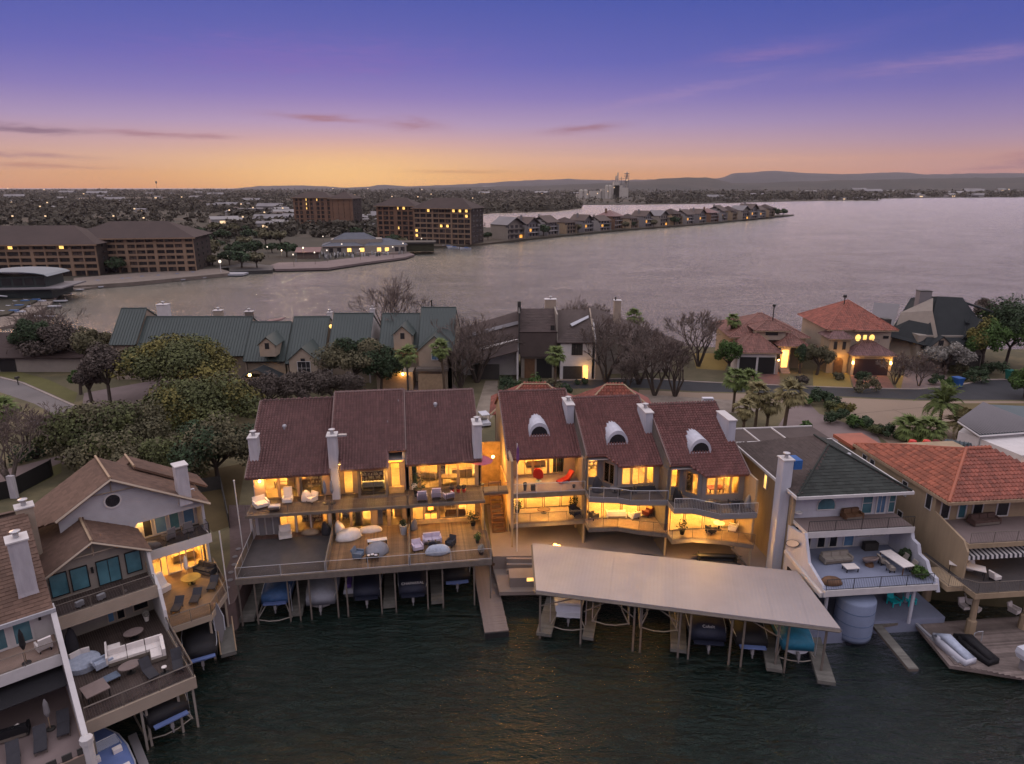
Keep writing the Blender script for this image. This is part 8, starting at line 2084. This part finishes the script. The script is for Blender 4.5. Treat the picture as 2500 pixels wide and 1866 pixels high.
t = FB.thing('chaise', 'red reclining chaise on the tiled terrace', 'sun lounger', 4.3, 1.9, 8.03, -62)
MB().slab([(-.3, 0, .2), (.3, 0, .2), (.3, 1.2, .38), (-.3, 1.2, .38)], .14).build('seat', 'red', t); MB().slab([(-.3, 1.2, .38), (.3, 1.2, .38), (.3, 1.65, 1.0), (-.3, 1.65, 1.0)], .14).build('backrest', 'red', t); MB().box(-.28, .1, 0, .28, .25, .2).box(-.28, 1.1, 0, .28, 1.25, .3).build('runner', 'red', t)
pot(FB, 1.0, .8, 8.03, 'tall black vase near the rail of the tiled terrace', .75, .18, 0); o = MB().box(-.2, -.2, 0, .2, .2, .55).build('speaker_box', 'black'); o.location = FB.w(1.75, .8, 8.03); o.rotation_euler = (0, 0, R(7)); tag(o, 'black square box right of the black vase on the tiled terrace', 'box')
pot(FB, 5.6, .8, 8.03, 'small dark pot in the right corner of the tiled terrace', .3, .16, 0)
prop(FB, 'curtain', 4.9, 4.6, 8.05, 'green curtain behind the tiled terrace windows', 1.2, 2.5, 'leafd'); prop(FB, 'picture', 2.4, 8.3, 9.6, 'pale picture in the room behind the tiled terrace', 1.3, .9, 'fabric'); sofa(FB, 2.8, 6.2, 8.03, 180, 'tan sofa in the room behind the tiled terrace', 1.8, 'palewood')
table(FB, 3.0, 2.0, 5.02, 0, 'round dark coffee table on the lit lower deck below the tiled terrace', 1.3, .9, .4, 'wood', True); chair(FB, 5.9, 1.2, 5.02, 30, 'dark lounge chair at the right of the lit lower deck below the tiled terrace', 'darkfab', W=.9); pot(FB, 6.0, 2.4, 5.02, 'dark spiky plant on the lit lower deck below the tiled terrace', .4, .2, .8, 'leafd', 'black', 30); pot(FB, .5, 2.4, 5.02, 'bushy dark plant at the left of the lit lower deck', .4, .25, .7, 'leafd', 'black', 31)
sofa(FB, 9.6, .3, 5.02, 175, 'cream sofa on the lit middle lower deck', 1.7, 'fabric', 2); chair(FB, 11.2, -.2, 5.02, 200, 'cream armchair right of the cream sofa on the middle lower deck', 'fabric', W=.8); chair(FB, 7.4, .2, 5.02, 120, 'dark armchair at the left of the middle lower deck', 'darkfab'); chair(FB, 12.6, .2, 5.02, 220, 'dark red bucket chair on the middle lower deck', mat('dark_red_cloth', (.12, .02, .02)), W=.7)
table(FB, 10.0, -1.0, 8.02, 0, 'dark long table on the middle upper balcony', 1.4, .6, .5, 'black'); sofa(FB, 11.8, -.9, 8.02, 180, 'dark sofa on the middle upper balcony', 1.7, 'darkfab'); covered(FB, 7.6, -.2, 8.02, 0, 'blue grey domed cover at the left of the middle upper balcony', .5, .45, 1.3, 'darkfab', 4); table(FB, 9.1, -.6, 8.02, 15, 'grey round table on the middle upper balcony', .9, .9, .5, 'fargrey', True)
prop(FB, 'lamp', 9.0, 1.2, 8.03, 'lit lamp behind the middle bay windows'); prop(FB, 'picture', 11.0, 5.2, 9.6, 'dark picture behind the middle bay windows'); prop(FB, 'shelf', 8.6, 4.8, 8.03, 'shelf behind the middle bay windows', 1.4, 2.2); prop(FB, 'shelf', 9.0, 4.2, 5.02, 'shelf in the middle lower room of the right terrace', 1.6, 2.1); prop(FB, 'picture', 11.5, 4.4, 6.4, 'picture in the middle lower room of the right terrace', 1.1, .8)
covered(FB, 14.2, -3.1, 8.02, 0, 'round black covered grill on the right balcony', .45, .45, 1.2, 'blackcanvas', 5); table(FB, 16.7, -4.6, 8.02, 0, 'dark oval table on the right balcony', 1.5, .7, .6, 'navy', True); chair(FB, 18.6, -4.8, 8.02, 180, 'dark chair on the right balcony', 'darkfab'); covered(FB, 19.8, -4.9, 8.02, 0, 'grey covered heater on the right balcony', .3, .3, 1.0, 'fargrey', 8)
pot(FB, 14.6, -3.6, 5.02, 'leafy plant at the left of the right lower deck', .4, .25, .8, 'leafd', 'black', 33); table(FB, 18.2, -3.2, 5.02, 0, 'white round table on the right lower deck', 1.0, 1.0, .7, 'fabric', True); chair(FB, 19.3, -3.6, 5.02, -120, 'pale chair by the white round table on the right lower deck', 'fabric', W=.6); chair(FB, 17.2, -3.8, 5.02, 120, 'dark chair by the white round table on the right lower deck', 'darkfab', W=.6)
prop(FB, 'shelf', 15.6, -1.0, 8.03, 'shelf behind the right bay windows', 1.4, 2.2); table(FB, 18.0, -2.2, 8.03, 0, 'red dining table behind the right bay windows', 1.4, .9, .75, mat('red_wood', (.25, .05, .03)));  prop(FB, 'lamp', 19.2, -1.4, 8.03, 'lit lamp behind the right bay windows')
# ground in front of the right terrace
GP = Fr(0, 0, 0)
t = thing('fire_pit', 'glowing stone fire feature under the left end of the right terrace', 'fire pit', (3.9, 56.4, 2.53), 0)
MB().lathe(0, 0, [(.9, 0), (.85, .35), (.6, .35), (.55, .15), (.01, .15)], 14).build('bowl', 'stonewall', t)
for dx, dy, r_ in ((0, 0, .35), (.4, .1, .25), (-.45, 0, .28), (.1, .35, .22)): MB().ball(dx, dy, .4, r_, r_, .22, 7, 4).build('glowing_stone', emit('fire_glow', (1.0, .6, .15), 5.0), t)
light(t, (0, -.3, 1.3), 60, .2)
light(None, (16.5, 53.6, 4.2), 60, .15); 
t = thing('kayak_rack', 'black rack stacked with dark kayaks under the right end of the terrace', 'rack', (18.2, 54.0, 2.53), -4)
for x_ in (-1.6, 1.6): MB().box(x_ - .05, -.4, 0, x_ + .05, .4, 1.1).build('frame', 'black', t)
for k, (y_, z_, lab) in enumerate(((-.35, .25, 'lower front dark kayak on the rack under the terrace'), (.3, .3, 'lower rear dark kayak on the rack under the terrace'), (0, .85, 'topmost dark kayak on the rack under the terrace'))):
    o = MB().rings([[(x_, y_ + w_ * math.cos(a) * .3, z_ + .12 + w_ * math.sin(a) * .16) for a in [2 * math.pi * j / 8 for j in range(8)]] for x_, w_ in ((-2.2, .05), (-1.4, .8), (0, 1), (1.4, .8), (2.2, .05))]).build('kayak', 'darkfab' if k < 2 else 'black', None, True)
    o.location = (18.2, 54.0, 2.55); o.rotation_euler = (0, 0, R(-4)); tag(o, lab, 'kayak')
covered(GP, 12.0, 54.6, 2.53, -8, 'low black covered mound behind the boat dock roof', 2.6, .8, .5, 'darkfab', 12)
for k, (px, py, rz, lab) in enumerate(((1225, 1355, 40, 'dark chair left in the group on the lower patio beside the pier'), (1243, 1345, 170, 'dark high backed chair at the rear of the group on the lower patio'), (1262, 1352, -60, 'dark chair right in the group on the lower patio'))):
    x, y, _ = survey(px, py, 1.4); chair(GP, x, y, 1.26, rz, lab, 'darkfab', W=.65)
x, y, _ = survey(1243, 1362, 1.5); table(GP, x, y, 1.26, 0, 'dark fire table within the chair group on the lower patio', .9, .7, .5, 'black')
x, y, _ = survey(1205, 1380, 1.5); pot(GP, x, y, 1.26, 'boxed plant on the lower patio at the pier corner', .6, .3, .3, 'leafb', 'wood', 40)
for k, (px, py) in enumerate(((1270, 1330), (1283, 1332))):
    x, y, _ = survey(px, py, 2.5); o = MB().box(-.5, -.4, 0, .5, .4, .9).build('storage_box', 'tilefloor'); o.location = (x, y, 1.26); tag(o, ['pale box on the lower patio, nearer to the flagpole', 'pale box on the lower patio, nearer to the dock roof'][k], 'box')
# parked vehicle glimpsed in the stair gap
x, y, _ = survey(1180, 1025, 4); t = thing('parked_cart', 'white golf cart parked behind the gap between the terraces', 'golf cart', (x, y + 2, 2.5), 20)
MB().box(-.65, -1.2, .3, .65, 1.2, .7).build('body', 'gel', t); MB().box(-.6, -1.0, 1.75, .6, .9, 1.83).build('canopy', 'gel', t); MB().box(-.5, .1, .7, .5, .5, 1.0).build('seat', 'tan', t)
for sx in (-.58, .58):
    for sy in (-.95, .85): MB().bar((sx, sy, .7), (sx * .97, sy * .95, 1.76), .03).build('post', 'black', t); MB().rings([[(sx * a, sy * .9 + .24 * math.cos(q_), .26 + .24 * math.sin(q_)) for q_ in [2 * math.pi * j / 10 for j in range(10)]] for a in (.95, 1.2)]).build('wheel', 'black', t)
# white house terrace
Zc = 5.04
sofa(FC, 3.2, 3.9, Zc, 4, 'grey beige sofa on the white house terrace', 2.4, 'tan', 3); table(FC, 3.6, 2.5, Zc, 0, 'pale square coffee table in front of the beige sofa', 1.1, .8, .4, 'fabric')
t = FC.thing('papasan_chair', 'round bowl chair on the white house terrace', 'chair', 5.6, 3.0, Zc, 200); MB().rings([[(r_ * math.cos(a), r_ * math.sin(a), z_ + .25 * math.sin(a)) for a in [2 * math.pi * k / 16 for k in range(16)]] for r_, z_ in ((.2, .3), (.5, .45), (.62, .7), (.5, .66), (.2, .45))]).build('bowl', 'tabletop', t, True); MB().lathe(0, 0, [(.35, 0), (.25, .3)], 10).build('base', 'wood', t)
table(FC, 7.6, 2.6, Zc, 8, 'long white topped dining table on the white house terrace', 1.1, 2.6, .8, 'fabric', leg='wood')
for k in range(4): chair(FC, 6.75 if k % 2 else 8.45, 2.0 + 1.1 * (k // 2), Zc, 90 if k % 2 else -90, ['right front', 'left front', 'right rear', 'left rear'][k] + ' slatted chair at the long white topped table', 'tan', W=.5, D=.5, arms=False, name='dining_chair')
covered(FC, 1.1, .9, Zc, 0, 'rustic low wooden box in the front left corner of the white house terrace', .9, .5, .5, 'wood', 5, name='wooden_box', cat='box')
shrub('round green bush in the front right corner of the white house terrace', FC.w(8.6, 1.0, Zc), .75, .8, 'leafg', 130, per=100); shrub('dark green shrub at the right wall of the white house terrace', FC.w(8.9, 3.4, Zc), .6, .9, 'leafd', 131, per=100)
sofa(FC, 5.2, 5.6, 8.03, 5, 'dark wicker loveseat on the upper balcony of the white house', 1.5, 'wood', 2); o = MB().box(-.6, 0, 0, .6, .5, .7).build('planter', 'darktrim'); o.location = FC.w(7.2, 5.2, Zc); o.rotation_euler = (0, 0, R(6)); tag(o, 'dark lattice planter by the white house terrace door', 'planter')
for x_, lab in ((8.3, 'left teal plastic armchair on the pale blue patio'), (9.7, 'right teal plastic armchair on the pale blue patio')):
    t = FC.thing('plastic_armchair', lab, 'chair', x_, 3.0, 1.2, 12); MB().box(-.35, -.35, .3, .35, .35, .36).build('seat', 'teal', t)
    for k in range(5): MB().slab([(-.33 + .135 * k, .3, .3), (-.21 + .135 * k, .3, .3), (-.21 + .135 * k, .5, 1.1), (-.33 + .135 * k, .5, 1.1)], .03).build('back_slat', 'teal', t)
    for s in (-1, 1): MB().box(s * .38 - .06, -.4, .52, s * .38 + .06, .3, .56).build('armrest', 'teal', t); MB().box(s * .38 - .04, -.36, 0, s * .38 + .04, -.28, .52).build('leg', 'teal', t); MB().box(s * .38 - .04, .25, 0, s * .38 + .04, .33, .52).build('leg', 'teal', t)
covered(FC, 5.7, 3.4, 1.2, 0, 'grill with grey cover beside the water tank', .6, .4, 1.1, 'darkfab', 6); o = MB().box(-.25, -.2, 0, .25, .2, .8).build('side_cart', 'fabric'); o.location = FC.w(5.1, 2.4, 1.2); tag(o, 'small white cart between grill and water tank', 'cart')
t = FC.thing('wall_life_ring', 'oval white paddle board hung on the side wall of the white house', 'paddle board', -.1, 5.0, 6.3, 0); MB().rings([[(-.06, 1.1 * math.cos(a) * s, .35 * math.sin(a) * s - .55 * math.cos(a) * s) for a in [2 * math.pi * k / 18 for k in range(18)]] for s in (1, .9)], False).build('rim', 'black', t); MB().face(*[(-.05, 1.0 * math.cos(a), .3 * math.sin(a) - .5 * math.cos(a)) for a in [2 * math.pi * k / 18 for k in range(18)]]).build('board', 'whitepaint', t)
# tan house
table(FC, 12.6, 1.1, 4.98, -36, 'long white topped table on the corner deck of the tan house', 2.5, 1.0, .8, 'fabric'); sofa(FC, 15.6, 3.6, 7.99, 5, 'brown sofa on the upper balcony of the tan house', 2.4, mat('brown_leather', (.1, .06, .05))); covered(FC, 13.4, 1.8, 4.98, 0, 'round white patio heater cover on the tan house deck', .4, .4, .9, 'fabric', 3); chair(FC, 14.2, .0, 4.98, 100, 'white chair at the end of the long white topped table', 'fabric', W=.5, arms=False)
for k, (x_, y_) in enumerate(((14.3, 2.4), (15.3, 2.9), (15.0, 1.9))): chair(FC, x_, y_, .7, 60 * k, ['left', 'rear', 'front'][k] + ' pale chair in the shade under the tan house deck', 'fabric', W=.55, arms=False)
chair(FC, 18.0, 1.4, .7, 20, 'pale chair right of the column under the tan house deck', 'fabric', W=.55)
for px, py, lab in ((2228, 1082, 'red drum at the left behind the red clay roof'), (2262, 1084, 'red folded parasol behind the red clay roof'), (2285, 1086, 'dark red pot behind the red clay roof')):
    x, y, _ = hy(px, py, 70); o = MB().lathe(0, 0, [(.45, 0), (.5, .6), (.35, 1.1), (.05, 1.2)], 10).build('red_drum', 'red' if px < 2280 else mat('dark_red_cloth', (.1, .01, .01))); o.location = (x, y, 7.2); tag(o, lab, 'drum')
o = MB().box(-1.5, -1, 0, 4, 2, 7.18).build('rear_terrace', 'tanstucco'); o.location = (hy(2228, 1082, 70)[0], 69.8, 0); tag(o, 'flat brown terrace block behind the red clay roof', 'terrace')
# big dark deck at the left
Zl = 4.01
t = FL.thing('sectional_sofa', 'large white l-shaped sectional sofa on the big dark deck', 'sofa', 3.9, 4.7, Zl, -8)
MB().box(-1.7, -.45, .05, 1.7, .5, .3).box(.75, -1.5, .05, 1.7, -.453, .3).box(-1.7, .503, .05, -.8, 1.6, .3).build('base', 'greytrim', t)
for k in range(3): MB().box(-1.66 + k * 1.12, -.42, .3, -.58 + k * 1.12, .26, .48).build('seat_cushion', 'gel' if False else 'fabric', t); MB().obox(-1.12 + k * 1.12, .34, .66, 1.06, .18, .42, 0, -.12).build('back_cushion', 'fabric', t)
MB().box(.8, -1.46, .3, 1.46, -.46, .48).build('seat_cushion', 'fabric', t); MB().box(1.48, -1.46, .3, 1.7, .3, .84).build('back_cushion', 'fabric', t); MB().box(-1.66, .52, .3, -.9, 1.55, .48).build('seat_cushion', 'fabric', t); MB().box(-1.8, -.45, .3, -1.68, 1.6, .8).build('back_cushion', 'fabric', t)
chair(FL, 1.9, 4.9, Zl, 100, 'blue patterned rocking chair at the left end of the sectional sofa', 'paleblue_f', W=.7, D=1.1)
table(FL, 4.2, 6.9, Zl, 0, 'round taupe table behind the sectional sofa', 1.3, 1.0, .55, 'tabletop', True); table(FL, 3.2, 3.1, Zl, 0, 'round taupe table in front of the sectional sofa', 1.4, 1.0, .6, 'tabletop', True); table(FL, 1.0, 1.9, Zl, 8, 'square taupe table near the left front of the dark deck', 1.35, 1.35, .75, 'tabletop', leg='black'); table(FL, 2.0, 3.0, Zl, 10, 'low dark glass table between square table and round table', 1.0, .7, .35, 'bluefab')
lounger(FL, 4.2, 1.2, Zl, 8, 'dark sun lounger left of the small white side table on the dark deck', 'darkfab', back=.9); lounger(FL, 5.6, .9, Zl, -10, 'dark sun lounger at the front right corner of the dark deck', 'darkfab', back=.9); table(FL, 4.9, 1.6, Zl, 0, 'tiny round white side table between two dark loungers', .32, .32, .5, 'fabric', True)
t = FL.thing('round_daybed', 'round pale blue covered daybed at the left rear of the dark deck', 'daybed', .9, 5.9, Zl, 0); MB().lathe(0, 0, [(1.0, 0), (1.05, .4), (.9, .48), (.05, .5)], 20).build('mattress', 'paleblue_f', t); MB().obox(-.3, .7, .62, .7, .2, .35, .3).build('cushion', 'fabric', t); MB().obox(.3, .75, .62, .5, .2, .35, -.2).build('cushion', 'fabric', t)
pot(FL, 5.4, 8.6, Zl, 'white potted plant by the rear doors of the dark deck', .4, .2, .35, 'leafs', 'fabric', 50)
covered(FL, .6, 8.2, Zl, 0, 'dark heater under cover in the rear left corner of the dark deck', .4, .4, 1.6, 'darkfab', 9)
for k, (x_, lab) in enumerate(((1.9, 'left white table fan on the tan balcony rail'), (3.2, 'right white table fan on the tan balcony rail'))): o = MB().obox(0, 0, .3, .5, .25, .35, .3).box(-.06, -.06, 0, .06, .06, .2).build('rail_unit', 'palegrey'); o.location = FL.w(x_ - .4, 7.9, 7.22); o.rotation_euler = (0, 0, R(40)); tag(o, lab.replace('table fan', 'box'), 'box')
# warm lit terrace
Z3 = 4.02
t = FL.thing('hooded_chair', 'white hooded lounge chair on the warm lit terrace', 'chair', 7.3, 12.0, Z3, 20); MB().rings([[(-.5, -.4, 0), (.5, -.4, 0), (.5, .4, 0), (-.5, .4, 0)], [(-.5, -.5, .5), (.5, -.5, .5), (.5, .45, .5), (-.5, .45, .5)], [(-.45, -.1, .55), (.45, -.1, .55), (.45, .5, .55), (-.45, .5, .55)], [(-.3, .2, 1.5), (.3, .2, 1.5), (.3, .5, 1.5), (-.3, .5, 1.5)]]).build('shell', 'fabric', t)
table(FL, 9.4, 11.6, Z3, 0, 'round yellow cloth table on the warm lit terrace', 1.5, 1.4, .6, mat('yellow_cloth', (.4, .27, .06)), True); parasol(FL, 9.3, 12.3, Z3, 'closed white parasol behind the round yellow table', 2.3, 'fabric')
sofa(FL, 10.8, 12.6, Z3, -60, 'black sofa at the right of the warm lit terrace', 1.7, 'darkfab')
for x_, y_, lab in ((7.2, 8.0, 'dark lounger at the left rail of the warm lit terrace'), (8.6, 8.3, 'dark lounger in the middle of the warm lit terrace'), (10.2, 9.3, 'dark lounger at the right rail of the warm lit terrace')): lounger(FL, x_, y_, Z3, -30, lab, 'darkfab', back=.5, L=1.6)
prop(FL, 'picture', 9.0, 17.7, 5.6, 'framed picture inside the warm lit lower room', 1.2, .8); prop(FL, 'cabinet', 7.6, 17, 4.0, 'wooden cupboard inside the warm lit lower room', 1.2, 1.8); sofa(FL, 10, 16, 4.0, 180, 'tan sofa inside the warm lit lower room', 1.7, 'palewood')
chair(FL, 8.7, 13.9, 7.24, 200, 'glass backed chair on the balcony under the round window', 'fargrey', W=.7, hb=1.2); chair(FL, 10.2, 14.2, 7.24, 180, 'second pale chair on the balcony under the round window', 'fargrey', W=.7, hb=1.2); covered(FL, 7.3, 13.6, 7.24, 0, 'low cream covered table on the balcony under the round window', .7, .5, .5, 'tan', 4)
# bottom left townhouse
lounger(FL, -1.1, .0, 3.5, -8, 'charcoal lounger nearest the white corner column', 'darkfab', 'charcoal loungers on the corner terrace'); lounger(FL, -2.3, -.6, 3.5, -6, 'charcoal lounger in the middle of the corner terrace', 'darkfab', 'charcoal loungers on the corner terrace'); lounger(FL, -3.6, -1.0, 3.5, -4, 'charcoal lounger at the picture edge of the corner terrace', 'darkfab', 'charcoal loungers on the corner terrace')
parasol(FL, -2.0, 3.3, 7.23, 'closed black parasol on the corner balcony', 2.4, 'blackcanvas'); chair(FL, -1.0, 4.1, 7.23, 190, 'white printed chair on the corner balcony', 'fabric', W=.7, hb=1.1)
parasol(FL, -1.6, 1.4, 3.5, 'half folded pale parasol on the corner terrace', 2.2, 'fargrey'); sofa(FL, -3.6, 2.2, 3.5, 170, 'black sofa with two white pillows on the corner terrace', 2.0, 'blackcanvas', 2)
for dx, lab in ((-.4, 'left white pillow on the black corner terrace sofa'), (.4, 'right white pillow on the black corner terrace sofa')): o = MB().obox(0, 0, 0, .42, .18, .36, .3).build('pillow', 'fabric'); o.location = FL.w(-3.6 + dx, 1.95, 4.12); o.rotation_euler = (0, 0, R(50)); tag(o, lab, 'pillow')
# street things across the road
for px, py, m_, lab in ((2336, 946, 'bluepl', 'blue wheeled bin on the kerb of the cul-de-sac'), (2466, 928, 'greenpl', 'green wheeled bin at the right end of the cul-de-sac')):
    x, y, _ = survey(px, py, GZ); t = thing('wheeled_bin', lab, 'bin', (x, y, GZ), 15); MB().rings([[(-.5, -.5, .1), (.5, -.5, .1), (.5, .5, .1), (-.5, .5, .1)], [(-.65, -.7, 1.6), (.65, -.7, 1.6), (.65, .7, 1.6), (-.65, .7, 1.6)]]).build('body', m_, t); MB().box(-.7, -.75, 1.6, .7, .75, 1.75).build('lid', m_, t)
    for s in (-1, 1): MB().ball(s * .5, .5, .15, .16).build('wheel', 'black', t)
x, y, _ = survey(10, 1075, 3); t = thing('parked_car', 'white car parked at the left edge under the palm', 'car', (x + 1, y + 7, 2.5), 75)
MB().rings([[(-.85, a, .3), (.85, a, .3), (.88, a, b), (-.88, a, b)] for a, b in ((-2.2, .75), (-2.0, .9), (1.2, .95), (2.1, .85), (2.3, .6))]).build('body', 'gel', t); MB().rings([[(-.78, a, .9), (.78, a, .9), (.66, a2, c), (-.66, a2, c)] for a, a2, c in ((-1.9, -1.5, .95), (-1.5, -1.3, 1.42), (.3, .1, 1.42), (1.0, .9, .96))]).build('cabin', 'pane', t)
for sx in (-.86, .86):
    for sy in (-1.4, 1.4): MB().rings([[(sx * a, sy + .33 * math.cos(q_), .33 + .33 * math.sin(q_)) for q_ in [2 * math.pi * j / 12 for j in range(12)]] for a in (.85, 1.05)]).build('wheel', 'black', t)
x, y, _ = survey(45, 940, GZ); t = thing('mailbox', 'small dark mailbox on the lawn at the road bend', 'mailbox', (x, y, GZ), 0); MB().box(-.06, -.06, 0, .06, .06, 1.1).build('post', 'darktrim', t); MB().box(-.2, -.35, 1.1, .2, .35, 1.45).build('box', 'darktrim', t)
x, y, _ = survey(1820, 1070, 9); t = thing('air_unit', 'white slatted rooftop unit beside the third white chimney', 'air conditioner', (x - .2, y + 14, 8.0), 0); MB().box(-.7, -.3, 0, .7, .3, 1.2).build('case', 'gel', t)
for k in range(4): MB().box(-.6, -.34, .2 + .25 * k, .6, -.301, .32 + .25 * k).build('slat', 'fargrey', t)
for k in range(7): o = MB().lathe(0, 0, [(.22, 0), (.25, .04), (.02, .09)], 8).build('path_stone', 'fargrey'); o.location = survey(552 + k * 5 - (k % 2) * 3, 1455 - k * 19, 2.53)[:2] + (2.53,); tag(o, 'small pale stone on the brick path left of the maroon terrace', 'stone', 'pale stones along the brick path')
# ================================================================ evening haze over the whole place
hz = MB().box(-9500, -420, -5.5, 9500, 9600, 300).build('haze', None, None, kind='stuff')
hm_ = bpy.data.materials.new('haze_air'); hm_.use_nodes = True; q = N(hm_.node_tree); q.n.clear()
pv = q.add('ShaderNodeVolumePrincipled'); pv.inputs['Density'].default_value = .00003; pv.inputs['Color'].default_value = (.9, .86, .88, 1); pv.inputs['Anisotropy'].default_value = .2
o_ = q.add('ShaderNodeOutputMaterial'); q.l.new(pv.outputs[0], o_.inputs['Volume']); hz.data.materials.append(hm_)
